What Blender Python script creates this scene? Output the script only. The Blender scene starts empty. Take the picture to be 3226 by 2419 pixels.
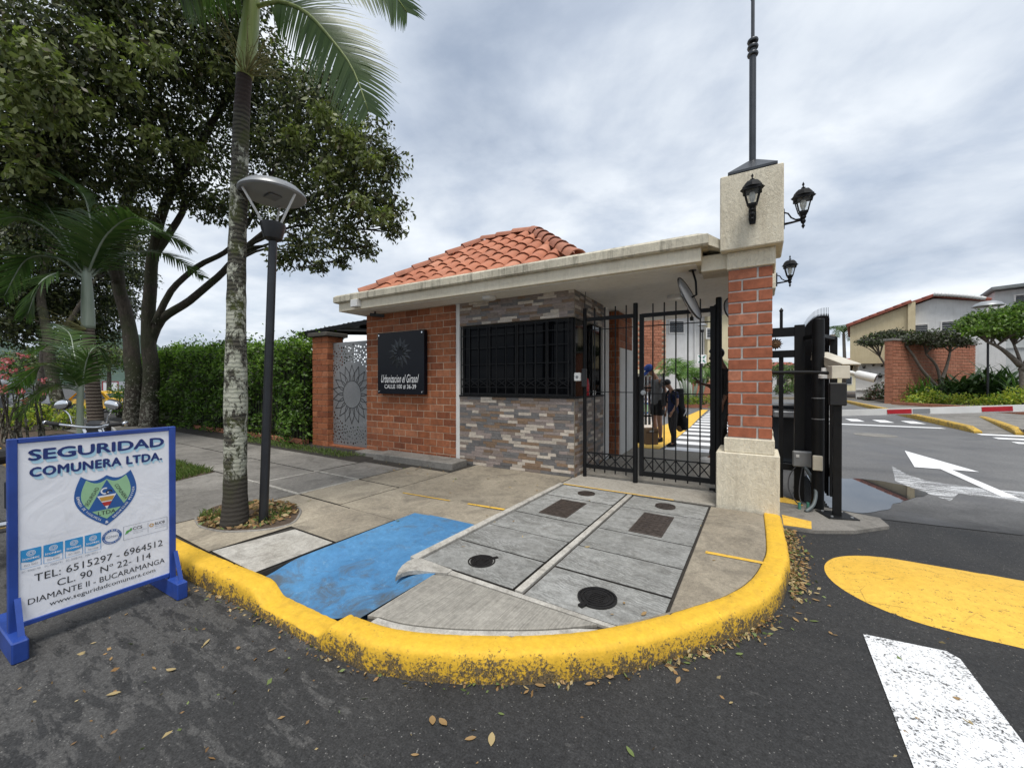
import bpy, bmesh, math, random
import numpy as np
from mathutils import Vector, Matrix, noise
from mathutils.geometry import delaunay_2d_cdt, tessellate_polygon
R = math.radians
random.seed(7)
SC = bpy.context.scene
COL = SC.collection
# ---------------------------------------------------------------- camera, sky, sun, exposure
cam_data = bpy.data.cameras.new('camera')
cam = bpy.data.objects.new('camera', cam_data)
COL.objects.link(cam)
cam_data.sensor_width = 36.0
cam_data.lens = 13.834
cam_data.clip_start = 0.05
cam_data.clip_end = 3000
cam.location = (0, 0, 1.36)
YAW = R(32.2)
cam.rotation_euler = (R(90 - 0.24), 0.0, YAW)
SC.camera = cam
SUN_EL, SUN_AZ = R(67), R(150)          # azimuth measured clockwise from +Y
world = bpy.data.worlds.new('World')
SC.world = world
world.use_nodes = True
sun_d = bpy.data.lights.new('sun', 'SUN')
sun_d.energy = 2.0
sun_d.angle = R(20)
sun_d.color = (1.0, 0.96, 0.9)
sun = bpy.data.objects.new('sun', sun_d)
COL.objects.link(sun)
sdir = Vector((math.sin(SUN_AZ) * math.cos(SUN_EL), math.cos(SUN_AZ) * math.cos(SUN_EL), math.sin(SUN_EL)))
sun.rotation_euler = sdir.to_track_quat('Z', 'Y').to_euler()
SC.view_settings.view_transform = 'Standard'
SC.view_settings.look = 'None'
SC.view_settings.gamma = 1.0
SC.view_settings.use_curve_mapping = False
SC.view_settings.exposure = 0.6
SC.cycles.max_bounces = 8
SC.cycles.transparent_max_bounces = 8
SC.cycles.use_denoising = True

def build_world():
    nt = world.node_tree
    N, L = nt.nodes, nt.links
    N.clear()
    out = N.new('ShaderNodeOutputWorld')
    bg = N.new('ShaderNodeBackground')
    bg.inputs[1].default_value = 0.1
    L.new(bg.outputs[0], out.inputs[0])
    sky = N.new('ShaderNodeTexSky')
    sky.sky_type = 'NISHITA'
    sky.sun_disc = False
    sky.sun_elevation = SUN_EL
    sky.sun_rotation = SUN_AZ
    sky.dust_density = 2.0
    tc = N.new('ShaderNodeTexCoord')
    sep = N.new('ShaderNodeSeparateXYZ')
    L.new(tc.outputs['Generated'], sep.inputs[0])
    mz = N.new('ShaderNodeMath'); mz.operation = 'MAXIMUM'; mz.inputs[1].default_value = 0.0
    L.new(sep.outputs[2], mz.inputs[0])
    az = N.new('ShaderNodeMath'); az.operation = 'ADD'; az.inputs[1].default_value = 0.22
    L.new(mz.outputs[0], az.inputs[0])
    comb = N.new('ShaderNodeCombineXYZ')
    for i in (0, 1):
        d = N.new('ShaderNodeMath'); d.operation = 'DIVIDE'
        L.new(sep.outputs[i], d.inputs[0]); L.new(az.outputs[0], d.inputs[1])
        L.new(d.outputs[0], comb.inputs[i])
    mp = N.new('ShaderNodeMapping')
    mp.inputs['Rotation'].default_value = (0, 0, R(-20))
    mp.inputs['Scale'].default_value = (0.9, 0.95, 1)
    mp.inputs['Location'].default_value = (3.1, 0.7, 0)
    L.new(comb.outputs[0], mp.inputs[0])
    def fbm(scale, detail, rough, dist):
        n = N.new('ShaderNodeTexNoise')
        n.inputs['Scale'].default_value = scale
        n.inputs['Detail'].default_value = detail
        n.inputs['Roughness'].default_value = rough
        n.inputs['Distortion'].default_value = dist
        L.new(mp.outputs[0], n.inputs['Vector'])
        return n
    n1 = fbm(1.0, 6, 0.5, 0.2)
    n2 = fbm(2.3, 9, 0.58, 0.2)
    r1 = N.new('ShaderNodeValToRGB')       # thick cloud: bright tops to grey-blue bellies
    e = r1.color_ramp.elements
    e[0].position = 0.33; e[0].color = (2.75, 3.25, 4.05, 1)
    e[1].position = 0.70; e[1].color = (7.9, 8.1, 8.3, 1)
    m = e.new(0.45); m.color = (4.2, 4.7, 5.45, 1)
    m = e.new(0.56); m.color = (5.75, 6.15, 6.65, 1)
    mixn = N.new('ShaderNodeMix'); mixn.data_type = 'FLOAT'; mixn.inputs[0].default_value = 0.34
    L.new(n1.outputs[0], mixn.inputs[2]); L.new(n2.outputs[0], mixn.inputs[3])
    L.new(mixn.outputs[0], r1.inputs[0])
    r2 = N.new('ShaderNodeValToRGB')       # cover: how much blue sky shows through the veil
    e = r2.color_ramp.elements
    e[0].position = 0.36; e[0].color = (0.8, 0.8, 0.8, 1)
    e[1].position = 0.55; e[1].color = (0.97, 0.97, 0.97, 1)
    L.new(n2.outputs[0], r2.inputs[0])
    mx = N.new('ShaderNodeMix'); mx.data_type = 'RGBA'
    L.new(r2.outputs[0], mx.inputs[0])
    L.new(sky.outputs[0], mx.inputs[6]); L.new(r1.outputs[0], mx.inputs[7])
    L.new(mx.outputs[2], bg.inputs[0])
build_world()

# ---------------------------------------------------------------- material helpers
MATS = {}
class NT:
    def __init__(self, name):
        self.m = bpy.data.materials.new(name)
        self.m.use_nodes = True
        self.t = self.m.node_tree
        self.N, self.L = self.t.nodes, self.t.links
        self.b = self.N['Principled BSDF']
        self.out = self.N['Material Output']
        self.tc = None
        MATS[name] = self.m
    def coord(self, kind='Object', scale=(1, 1, 1), rot=(0, 0, 0)):
        tc = self.N.new('ShaderNodeTexCoord')
        mp = self.N.new('ShaderNodeMapping')
        mp.inputs['Scale'].default_value = scale
        mp.inputs['Rotation'].default_value = rot
        self.L.new(tc.outputs[kind], mp.inputs[0])
        return mp.outputs[0]
    def pos(self, scale=(1, 1, 1), rot=(0, 0, 0)):
        g = self.N.new('ShaderNodeNewGeometry')
        mp = self.N.new('ShaderNodeMapping')
        mp.inputs['Scale'].default_value = scale
        mp.inputs['Rotation'].default_value = rot
        self.L.new(g.outputs['Position'], mp.inputs[0])
        return mp.outputs[0]
    def noise(self, vec, scale, detail=4, rough=0.55, dist=0.0):
        n = self.N.new('ShaderNodeTexNoise')
        n.inputs['Scale'].default_value = scale
        n.inputs['Detail'].default_value = detail
        n.inputs['Roughness'].default_value = rough
        n.inputs['Distortion'].default_value = dist
        self.L.new(vec, n.inputs['Vector'])
        return n.outputs[0]
    def voro(self, vec, scale, feature='F1', out=0):
        n = self.N.new('ShaderNodeTexVoronoi')
        n.feature = feature
        n.inputs['Scale'].default_value = scale
        self.L.new(vec, n.inputs['Vector'])
        return n.outputs[out]
    def wave(self, vec, scale, dist=2, detail=2, dscale=1, direction='X'):
        n = self.N.new('ShaderNodeTexWave')
        n.bands_direction = direction
        n.inputs['Scale'].default_value = scale
        n.inputs['Distortion'].default_value = dist
        n.inputs['Detail'].default_value = detail
        n.inputs['Detail Scale'].default_value = dscale
        self.L.new(vec, n.inputs['Vector'])
        return n.outputs[1]
    def ramp(self, fac, stops, interp='LINEAR'):
        r = self.N.new('ShaderNodeValToRGB')
        r.color_ramp.interpolation = interp
        e = r.color_ramp.elements
        while len(e) < len(stops):
            e.new(0.5)
        for i, (p, c) in enumerate(stops):
            e[i].position = p
            if not hasattr(c, '__len__'):
                c = (c, c, c)
            e[i].color = (c[0], c[1], c[2], 1)
        self.L.new(fac, r.inputs[0])
        return r.outputs[0]
    def mix(self, fac, a, b, mode='MIX'):
        m = self.N.new('ShaderNodeMix')
        m.data_type = 'RGBA'
        m.blend_type = mode
        for s, v in ((m.inputs[0], fac), (m.inputs[6], a), (m.inputs[7], b)):
            if hasattr(v, 'is_linked'):
                self.L.new(v, s)
            elif hasattr(v, '__len__'):
                s.default_value = (v[0], v[1], v[2], 1)
            else:
                s.default_value = v
        return m.outputs[2]
    def math(self, op, a, b=0.0, clamp=False):
        m = self.N.new('ShaderNodeMath')
        m.operation = op
        m.use_clamp = clamp
        for s, v in ((m.inputs[0], a), (m.inputs[1], b)):
            if hasattr(v, 'is_linked'):
                self.L.new(v, s)
            else:
                s.default_value = v
        return m.outputs[0]
    def rnd(self):
        n = self.N.new('ShaderNodeObjectInfo')
        return n.outputs['Random']
    def island(self):
        n = self.N.new('ShaderNodeNewGeometry')
        return n.outputs['Random Per Island']
    def normal_z(self):
        n = self.N.new('ShaderNodeNewGeometry')
        s = self.N.new('ShaderNodeSeparateXYZ')
        self.L.new(n.outputs['True Normal'], s.inputs[0])
        return s.outputs[2]
    def color(self, c):
        if hasattr(c, 'is_linked'):
            self.L.new(c, self.b.inputs['Base Color'])
        else:
            self.b.inputs['Base Color'].default_value = (c[0], c[1], c[2], 1)
        return self
    def rough(self, r):
        if hasattr(r, 'is_linked'):
            self.L.new(r, self.b.inputs['Roughness'])
        else:
            self.b.inputs['Roughness'].default_value = r
        return self
    def bump(self, h, strength=0.3, dist=0.01):
        b = self.N.new('ShaderNodeBump')
        b.inputs['Strength'].default_value = strength
        b.inputs['Distance'].default_value = dist
        self.L.new(h, b.inputs['Height'])
        self.L.new(b.outputs[0], self.b.inputs['Normal'])
        return self
    def spec(self, v):
        self.b.inputs['Specular IOR Level'].default_value = v
        return self
    def metal(self, v):
        self.b.inputs['Metallic'].default_value = v
        return self

def simple(name, c, rough=0.6, metal=0.0, var=0.12, scale=6, bump=0.0, bscale=60):
    m = NT(name)
    v = m.coord('Object')
    n = m.noise(v, scale, 5, 0.6)
    lo = tuple(x * (1 - var) for x in c); hi = tuple(min(1, x * (1 + var)) for x in c)
    m.color(m.ramp(n, [(0.3, lo), (0.7, hi)])).rough(rough).metal(metal)
    if bump:
        m.bump(m.noise(v, bscale, 4, 0.6), bump, 0.004)
    return m.m
# ---------------------------------------------------------------- materials
def make_materials():
    # dark patched asphalt of the street
    m = NT('asphalt_street'); v = m.pos()
    big = m.noise(v, 0.9, 7, 0.65, 0.8); mid = m.noise(m.pos((1.6, 5.5, 1), (0, 0, R(-24))), 2.6, 9, 0.74, 0.25)
    fine = m.noise(v, 120, 3, 0.8); grit = m.voro(v, 75)
    base = m.mix(m.ramp(big, [(0.35, 0), (0.7, 1)]), (0.017, 0.0175, 0.0185), (0.041, 0.0405, 0.040))
    # worn lighter patches toward the left where the seal coat has gone
    sx = m.N.new('ShaderNodeSeparateXYZ'); m.L.new(m.pos(), sx.inputs[0])
    lf = m.ramp(m.math('MULTIPLY', sx.outputs[0], -0.3), [(0.22, 0), (0.95, 0.20)])
    patch = m.ramp(m.math('ADD', mid, lf), [(0.615, 0), (0.66, 1)])
    base = m.mix(m.math('MULTIPLY', patch, 0.6), base, (0.085, 0.083, 0.080))
    med = m.noise(v, 34, 6, 0.8)
    base = m.mix(0.75, base, m.ramp(med, [(0.30, 0.35), (0.72, 1.85)]), 'MULTIPLY')
    sp = m.ramp(grit, [(0.10, 1), (0.26, 0)]); spn = m.ramp(m.noise(v, 38, 2, 0.5), [(0.52, 0), (0.62, 1)])
    base = m.mix(m.math('MULTIPLY', m.math('MULTIPLY', sp, spn), 0.7), base, (0.30, 0.29, 0.27))
    base = m.mix(0.6, base, m.ramp(fine, [(0.35, 0.25), (0.7, 1.9)]), 'MULTIPLY')
    m.color(base).rough(m.ramp(big, [(0.3, 0.7), (0.7, 0.9)])).spec(0.35)
    m.bump(m.mix(0.5, fine, grit), 0.45, 0.006)
    # older grey asphalt inside the complex
    m = NT('asphalt_drive'); v = m.pos()
    big = m.noise(v, 0.4, 5, 0.6, 0.4); fine = m.noise(v, 150, 3, 0.7); grit = m.voro(v, 120)
    wet = m.ramp(m.noise(m.pos((1, 1, 1)), 0.7, 5, 0.55, 0.5), [(0.36, 0), (0.48, 1)])
    base = m.mix(m.ramp(big, [(0.3, 0), (0.7, 1)]), (0.10, 0.10, 0.102), (0.16, 0.159, 0.157))
    base = m.mix(m.math('MULTIPLY', m.ramp(grit, [(0.0, 1), (0.2, 0)]), 0.5), base, (0.3, 0.29, 0.28))
    base = m.mix(0.6, base, m.ramp(m.noise(v, 40, 6, 0.8), [(0.3, 0.4), (0.7, 1.7)]), 'MULTIPLY')
    sy = m.N.new('ShaderNodeSeparateXYZ'); m.L.new(m.pos(), sy.inputs[0])
    edge = m.math('ADD', m.math('MULTIPLY', m.math('SUBTRACT', sy.outputs[1], 5.25), 0.62), m.math('MULTIPLY', m.math('SUBTRACT', m.noise(v, 1.6, 7, 0.7, 0.4), 0.5), 1.3))
    base = m.mix(m.ramp(edge, [(0.0, 0), (0.75, 1)]), (0.043, 0.044, 0.046), base)
    m.color(m.mix(wet, m.mix(0.35, base, (0.05, 0.05, 0.055)), base)).rough(m.ramp(wet, [(0, 0.55), (1, 0.85)])).bump(fine, 0.35, 0.005).spec(0.35)
    # pavement concretes
    def concrete(name, a, b, stain, stain_amt, scale=1.2, gr=160, bump=0.3):
        m = NT(name); v = m.pos()
        n = m.noise(v, scale, 8, 0.65, 0.4); s = m.noise(v, scale * 2.7, 9, 0.7, 0.8); f = m.noise(v, gr, 3, 0.7)
        g = m.voro(v, gr * 0.6)
        base = m.mix(m.ramp(n, [(0.3, 0), (0.7, 1)]), a, b)
        base = m.mix(m.math('MULTIPLY', m.ramp(s, [(0.46, 0), (0.64, 1)]), stain_amt), base, stain)
        base = m.mix(0.45, base, m.ramp(f, [(0.3, 0.5), (0.7, 1.45)]), 'MULTIPLY')
        base = m.mix(0.55, base, m.ramp(m.noise(v, 30, 7, 0.8), [(0.3, 0.5), (0.7, 1.5)]), 'MULTIPLY')
        base = m.mix(m.ramp(m.noise(v, 55, 4, 0.7), [(0.68, 0), (0.73, 0.7)]), base, stain)
        rv = m.ramp(m.rnd(), [(0, 0.86), (1, 1.12)])
        base = m.mix(1.0, base, rv, 'MULTIPLY')
        m.color(base).rough(0.88).bump(m.mix(0.4, f, g), bump, 0.005).spec(0.3)
        return m
    concrete('concrete_sandy', (0.24, 0.205, 0.155), (0.37, 0.325, 0.25), (0.12, 0.105, 0.085), 0.55)
    concrete('concrete_grey', (0.17, 0.16, 0.145), (0.27, 0.255, 0.23), (0.10, 0.095, 0.085), 0.6)
    concrete('concrete_pale', (0.34, 0.32, 0.28), (0.47, 0.45, 0.41), (0.2, 0.185, 0.16), 0.6, 2.5)
    concrete('concrete_dark', (0.075, 0.07, 0.06), (0.12, 0.11, 0.095), (0.04, 0.04, 0.035), 0.5)
    concrete('floor_smooth', (0.27, 0.25, 0.215), (0.36, 0.335, 0.29), (0.2, 0.18, 0.15), 0.4, 1.5)
    # ribbed slabs of the service boxes
    m = NT('slab_ribbed'); v = m.pos()
    n = m.noise(v, 1.7, 7, 0.65, 0.5); s = m.noise(m.pos((1, 2.2, 1)), 4, 9, 0.72, 1.2); f = m.noise(v, 170, 3, 0.7)
    rip = m.wave(m.pos((1, 1, 1), (0, 0, R(14))), 13, 11, 3, 1.1, 'Y')
    rm = m.ramp(m.noise(v, 2.6, 4, 0.6), [(0.44, 0.0), (0.56, 1)])
    base = m.mix(m.ramp(n, [(0.3, 0), (0.7, 1)]), (0.24, 0.24, 0.225), (0.36, 0.36, 0.345))
    base = m.mix(m.math('MULTIPLY', m.ramp(s, [(0.45, 0), (0.66, 1)]), 0.6), base, (0.105, 0.10, 0.088))
    base = m.mix(m.math('MULTIPLY', m.math('MULTIPLY', m.ramp(rip, [(0.25, 1), (0.5, 0)]), rm), 0.38), base, (0.10, 0.10, 0.095))
    base = m.mix(0.6, base, m.ramp(m.noise(v, 26, 7, 0.8), [(0.3, 0.45), (0.7, 1.5)]), 'MULTIPLY')
    base = m.mix(0.4, base, m.ramp(f, [(0.3, 0.55), (0.7, 1.4)]), 'MULTIPLY')
    base = m.mix(1.0, base, m.ramp(m.rnd(), [(0, 0.85), (1, 1.12)]), 'MULTIPLY')
    m.color(base).rough(0.85).spec(0.3).bump(m.mix(0.55, f, m.math('MULTIPLY', rip, rm)), 0.5, 0.006)
    # broom-finished concrete
    m = NT('concrete_broomed'); v = m.pos()
    st = m.noise(m.pos((120, 3.0, 1), (0, 0, R(10))), 1.0, 4, 0.65, 0.1); n = m.noise(v, 3, 8, 0.7)
    base = m.mix(m.ramp(st, [(0.34, 0), (0.64, 1)]), (0.235, 0.22, 0.19), (0.34, 0.32, 0.28))
    base = m.mix(0.6, base, m.ramp(m.noise(v, 28, 7, 0.8), [(0.3, 0.5), (0.7, 1.4)]), 'MULTIPLY')
    base = m.mix(0.5, base, m.ramp(n, [(0.3, 0.6), (0.7, 1.3)]), 'MULTIPLY')
    m.color(base).rough(0.9).bump(st, 0.6, 0.008)
    # yellow kerb paint, worn on the tyre side
    m = NT('paint_yellow_kerb'); v = m.pos()
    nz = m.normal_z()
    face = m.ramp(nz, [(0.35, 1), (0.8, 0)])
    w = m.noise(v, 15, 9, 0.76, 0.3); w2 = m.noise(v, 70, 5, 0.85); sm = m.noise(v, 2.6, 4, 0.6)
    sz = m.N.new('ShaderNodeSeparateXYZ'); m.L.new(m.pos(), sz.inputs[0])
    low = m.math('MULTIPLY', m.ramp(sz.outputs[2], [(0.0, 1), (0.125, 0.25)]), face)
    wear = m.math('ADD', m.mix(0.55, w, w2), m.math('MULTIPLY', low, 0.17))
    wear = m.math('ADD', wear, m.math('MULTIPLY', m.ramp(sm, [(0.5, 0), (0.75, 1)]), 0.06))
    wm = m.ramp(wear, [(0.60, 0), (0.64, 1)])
    yel = m.mix(m.ramp(w, [(0.3, 0), (0.7, 1)]), (0.67, 0.40, 0.030), (0.81, 0.49, 0.045))
    yel = m.mix(m.math('MULTIPLY', m.ramp(m.noise(v, 4, 8, 0.75, 0.5), [(0.48, 0), (0.70, 1)]), 0.5), yel, (0.42, 0.25, 0.04))
    yel = m.mix(0.4, yel, m.ramp(m.noise(v, 38, 6, 0.8), [(0.3, 0.6), (0.7, 1.25)]), 'MULTIPLY')
    pit = m.math('MULTIPLY', m.ramp(m.voro(v, 26), [(0.08, 1), (0.16, 0)]), m.ramp(m.noise(v, 6, 3, 0.6), [(0.52, 0), (0.60, 1)]))
    yel = m.mix(m.math('MULTIPLY', pit, 0.8), yel, (0.10, 0.07, 0.03))
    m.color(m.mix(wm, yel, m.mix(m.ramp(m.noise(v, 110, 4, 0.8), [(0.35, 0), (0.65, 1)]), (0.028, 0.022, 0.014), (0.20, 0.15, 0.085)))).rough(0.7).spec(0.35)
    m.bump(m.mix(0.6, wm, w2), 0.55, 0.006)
    m = NT('paint_yellow_road'); v = m.pos()
    w = m.noise(m.pos((1, 1.9, 1), (0, 0, R(-15))), 9, 10, 0.78, 0.5); w2 = m.noise(v, 85, 4, 0.8)
    wm = m.ramp(m.mix(0.5, w, w2), [(0.555, 0), (0.60, 1)])
    yel = m.mix(m.ramp(m.noise(v, 1.3, 5, 0.6), [(0.3, 0), (0.7, 1)]), (0.68, 0.40, 0.05), (0.80, 0.50, 0.08))
    yel = m.mix(0.45, yel, m.ramp(m.noise(v, 22, 7, 0.8), [(0.3, 0.55), (0.7, 1.3)]), 'MULTIPLY')
    cr = m.ramp(m.voro(m.pos((1, 1, 1)), 3.2, 'DISTANCE_TO_EDGE'), [(0.0, 1), (0.012, 0)])
    yel = m.mix(m.math('MULTIPLY', m.math('MULTIPLY', cr, m.ramp(m.noise(v, 1.7, 3, 0.5), [(0.5, 0), (0.6, 1)])), 0.6), yel, (0.16, 0.10, 0.03))
    m.color(m.mix(wm, yel, (0.07, 0.055, 0.035))).rough(0.75).bump(w2, 0.35, 0.006).spec(0.3)
    m = NT('paint_white_road'); v = m.pos()
    w = m.noise(v, 4, 6, 0.7); w2 = m.noise(v, 75, 5, 0.75)
    wm = m.ramp(m.mix(0.7, w, w2), [(0.515, 0), (0.58, 1)])
    m.color(m.mix(wm, (0.74, 0.75, 0.76), (0.045, 0.045, 0.046))).rough(0.75).bump(w2, 0.35, 0.006)
    m = NT('paint_white_crisp'); v = m.pos()
    w2 = m.noise(v, 60, 5, 0.75)
    m.color(m.mix(m.ramp(w2, [(0.66, 0), (0.72, 1)]), (0.76, 0.76, 0.76), (0.15, 0.15, 0.15))).rough(0.7)
    m = NT('paint_white_ghost'); v = m.pos()      # half-erased arrow
    w = m.noise(m.pos((1, 5, 1), (0, 0, R(62))), 3, 8, 0.75, 0.4); w2 = m.noise(v, 80, 4, 0.7)
    wm = m.ramp(m.mix(0.35, w, w2), [(0.43, 0), (0.56, 1)])
    m.color((0.62, 0.63, 0.64)).rough(0.8)
    tb = m.N.new('ShaderNodeBsdfTransparent'); mx = m.N.new('ShaderNodeMixShader')
    m.L.new(wm, mx.inputs[0]); m.L.new(m.b.outputs[0], mx.inputs[1]); m.L.new(tb.outputs[0], mx.inputs[2]); m.L.new(mx.outputs[0], m.out.inputs[0])
    m = NT('asphalt_seal'); v = m.pos()
    m.color(m.ramp(m.noise(v, 5, 7, 0.7), [(0.3, (0.05, 0.052, 0.056)), (0.7, (0.085, 0.088, 0.094))])).rough(0.5).bump(m.noise(v, 90, 3, 0.7), 0.3, 0.004)
    m = NT('paint_yellow_old'); v = m.pos()
    w = m.noise(v, 7, 9, 0.78, 0.5); w2 = m.noise(v, 30, 5, 0.8)
    wm = m.ramp(m.mix(0.5, w, w2), [(0.48, 0), (0.58, 1)])
    m.color(m.mix(wm, m.mix(w2, (0.46, 0.28, 0.03), (0.66, 0.42, 0.06)), (0.10, 0.085, 0.05))).rough(0.8)
    # blue ramp paint
    m = NT('paint_blue_ramp'); v = m.pos()
    n = m.noise(v, 1.6, 6, 0.6, 0.4); s = m.noise(v, 5, 9, 0.75, 0.7); f = m.noise(v, 110, 4, 0.7)
    base = m.mix(m.ramp(n, [(0.3, 0), (0.7, 1)]), (0.046, 0.158, 0.325), (0.088, 0.25, 0.45))
    sy = m.N.new('ShaderNodeSeparateXYZ'); m.L.new(m.pos(), sy.inputs[0])
    near = m.ramp(sy.outputs[1], [(0.0, 1), (1.0, 0)])
    dirt = m.math('ADD', s, m.ramp(m.math('MULTIPLY', sy.outputs[1], 0.5), [(0.6, 0.14), (0.95, 0)]))
    base = m.mix(0.5, base, m.ramp(m.noise(v, 16, 8, 0.8), [(0.3, 0.5), (0.7, 1.4)]), 'MULTIPLY')
    base = m.mix(m.math('MULTIPLY', m.ramp(dirt, [(0.53, 0), (0.70, 1)]), 0.8), base, (0.085, 0.09, 0.088))
    base = m.mix(m.math('MULTIPLY', m.ramp(m.noise(m.pos((1, 2.5, 1)), 7, 9, 0.8, 0.6), [(0.58, 0), (0.66, 1)]), 0.55), base, (0.20, 0.34, 0.48))
    base = m.mix(m.ramp(f, [(0.66, 0), (0.70, 0.8)]), base, (0.3, 0.33, 0.35))
    m.color(base).rough(0.7).bump(m.mix(0.5, f, s), 0.35, 0.006).spec(0.35)
    # bricks: one colour per brick
    def brick(name, cols, bscale=70):
        m = NT(name); v = m.pos()
        r = m.rnd()
        c = m.ramp(r, [(i / (len(cols) - 1), cc) for i, cc in enumerate(cols)])
        n = m.noise(v, 14, 7, 0.7); f = m.noise(v, bscale, 4, 0.7)
        c = m.mix(0.8, c, m.ramp(n, [(0.3, 0.6), (0.7, 1.3)]), 'MULTIPLY')
        c = m.mix(m.math('MULTIPLY', m.ramp(m.noise(m.pos((3, 3, 1.2)), 1.4, 6, 0.7), [(0.5, 0), (0.72, 1)]), 0.45), c, (0.10, 0.045, 0.03))
        c = m.mix(m.ramp(f, [(0.66, 0), (0.75, 0.45)]), c, (0.08, 0.035, 0.02))
        m.color(c).rough(0.85).bump(m.mix(0.5, n, f), 0.35, 0.004).spec(0.3)
    brick('brick_orange', [(0.19, 0.062, 0.030), (0.26, 0.086, 0.038), (0.32, 0.112, 0.05), (0.27, 0.09, 0.038), (0.36, 0.135, 0.064), (0.24, 0.078, 0.036), (0.40, 0.165, 0.085)])
    brick('brick_pillar', [(0.25, 0.08, 0.044), (0.34, 0.115, 0.062), (0.30, 0.098, 0.052), (0.37, 0.13, 0.072), (0.42, 0.18, 0.11)])
    brick('brick_garden', [(0.33, 0.13, 0.075), (0.42, 0.18, 0.11), (0.38, 0.15, 0.09)])
    simple('mortar', (0.40, 0.30, 0.215), 0.9, 0, 0.2, 20, 0.3, 90)
    simple('mortar_grey', (0.36, 0.34, 0.32), 0.9, 0, 0.2, 20, 0.3, 90)
    # ledger-stone tiles
    for nm, c in (('stone_grey', (0.150, 0.143, 0.140)), ('stone_taupe', (0.235, 0.19, 0.16)), ('stone_cream', (0.50, 0.44, 0.37)), ('stone_rust', (0.215, 0.145, 0.095)), ('stone_mauve', (0.26, 0.215, 0.195))):
        m = NT(nm); v = m.pos()
        n = m.noise(m.pos((6, 6, 14)), 3, 7, 0.75, 1.0); f = m.noise(v, 60, 4, 0.7)
        c1 = m.mix(m.ramp(n, [(0.3, 0), (0.7, 1)]), tuple(x * 0.6 for x in c), tuple(x * 1.3 for x in c))
        c1 = m.mix(0.5, c1, m.ramp(m.rnd(), [(0, 0.7), (1, 1.3)]), 'MULTIPLY')
        m.color(c1).rough(0.6).bump(m.mix(0.5, n, f), 0.5, 0.004).spec(0.4)
    # terracotta roof tiles
    m = NT('terracotta'); v = m.pos()
    c = m.ramp(m.rnd(), [(0, (0.37, 0.13, 0.07)), (0.35, (0.46, 0.18, 0.10)), (0.7, (0.41, 0.145, 0.078)), (1, (0.52, 0.235, 0.145))])
    n = m.noise(v, 6, 7, 0.7, 0.4); f = m.noise(v, 60, 3, 0.7)
    c = m.mix(0.55, c, m.ramp(n, [(0.3, 0.7), (0.7, 1.25)]), 'MULTIPLY')
    c = m.mix(m.ramp(m.noise(v, 2.5, 6, 0.7), [(0.58, 0), (0.75, 0.6)]), c, (0.16, 0.085, 0.06))
    m.color(c).rough(0.8).bump(f, 0.2, 0.003)
    m = NT('terracotta_ridge'); v = m.pos()
    c = m.ramp(m.rnd(), [(0, (0.30, 0.115, 0.07)), (1, (0.40, 0.17, 0.105))])
    m.color(m.mix(0.6, c, m.ramp(m.noise(v, 7, 6, 0.7), [(0.3, 0.6), (0.7, 1.3)]), 'MULTIPLY')).rough(0.85)
    simple('roof_mortar', (0.22, 0.10, 0.065), 0.95, 0, 0.3, 12, 0.5, 40)
    # stucco
    def stucco(name, a, b, stain, amt, st=0.5, streak=None):
        m = NT(name); v = m.pos()
        n = m.noise(v, 2.0, 6, 0.6); t = m.noise(m.pos((38, 38, 20)), 1.0, 6, 0.75, 0.6); f = m.noise(v, 110, 3, 0.7)
        c = m.mix(m.ramp(n, [(0.3, 0), (0.7, 1)]), a, b)
        sk = m.noise(m.pos((9, 9, 0.9)), 1.3, 6, 0.7)
        c = m.mix(m.math('MULTIPLY', m.ramp(sk, [(0.48, 0), (0.68, 1)]), amt), c, stain)
        c = m.mix(0.35 * min(1, st * 1.4), c, m.ramp(t, [(0.32, 0.55), (0.62, 1.25)]), 'MULTIPLY')
        m.color(c).rough(0.9).bump(m.mix(0.2, t, f), st, 0.02).spec(0.25)
    stucco('stucco_cream', (0.66, 0.60, 0.47), (0.76, 0.70, 0.56), (0.46, 0.40, 0.30), 0.45, 0.8)
    stucco('stucco_beam', (0.66, 0.60, 0.47), (0.74, 0.68, 0.55), (0.54, 0.48, 0.37), 0.4, 0.4)
    stucco('stucco_coping', (0.46, 0.425, 0.34), (0.62, 0.575, 0.46), (0.13, 0.12, 0.095), 0.75, 0.65)
    stucco('plaster_white', (0.62, 0.61, 0.58), (0.72, 0.71, 0.69), (0.5, 0.48, 0.45), 0.35, 0.1)
    stucco('plaster_soffit', (0.70, 0.68, 0.63), (0.78, 0.76, 0.71), (0.46, 0.44, 0.4), 0.3, 0.12)
    stucco('house_beige', (0.55, 0.46, 0.29), (0.62, 0.53, 0.35), (0.44, 0.36, 0.23), 0.35, 0.3)
    stucco('house_white', (0.60, 0.60, 0.59), (0.68, 0.68, 0.67), (0.47, 0.47, 0.46), 0.35, 0.3)
    stucco('house_grey', (0.44, 0.46, 0.46), (0.52, 0.54, 0.54), (0.36, 0.37, 0.37), 0.3, 0.3)
    stucco('house_cream', (0.62, 0.55, 0.36), (0.68, 0.61, 0.42), (0.5, 0.44, 0.3), 0.3, 0.2)
    simple('roof_red', (0.25, 0.075, 0.05), 0.85, 0, 0.3, 3)
    simple('roof_grey', (0.16, 0.18, 0.18), 0.7, 0, 0.2, 3)
    simple('roof_sheet', (0.20, 0.205, 0.20), 0.5, 0.3, 0.25, 2)
    # metals
    m = NT('metal_black'); v = m.pos()
    n = m.noise(v, 9, 5, 0.6)
    m.color(m.ramp(n, [(0.3, (0.006, 0.0063, 0.007)), (0.75, (0.012, 0.0125, 0.0135))])).rough(m.ramp(n, [(0.3, 0.45), (0.7, 0.62)])).spec(0.2).bump(m.noise(v, 80, 3, 0.6), 0.08, 0.002)
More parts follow.
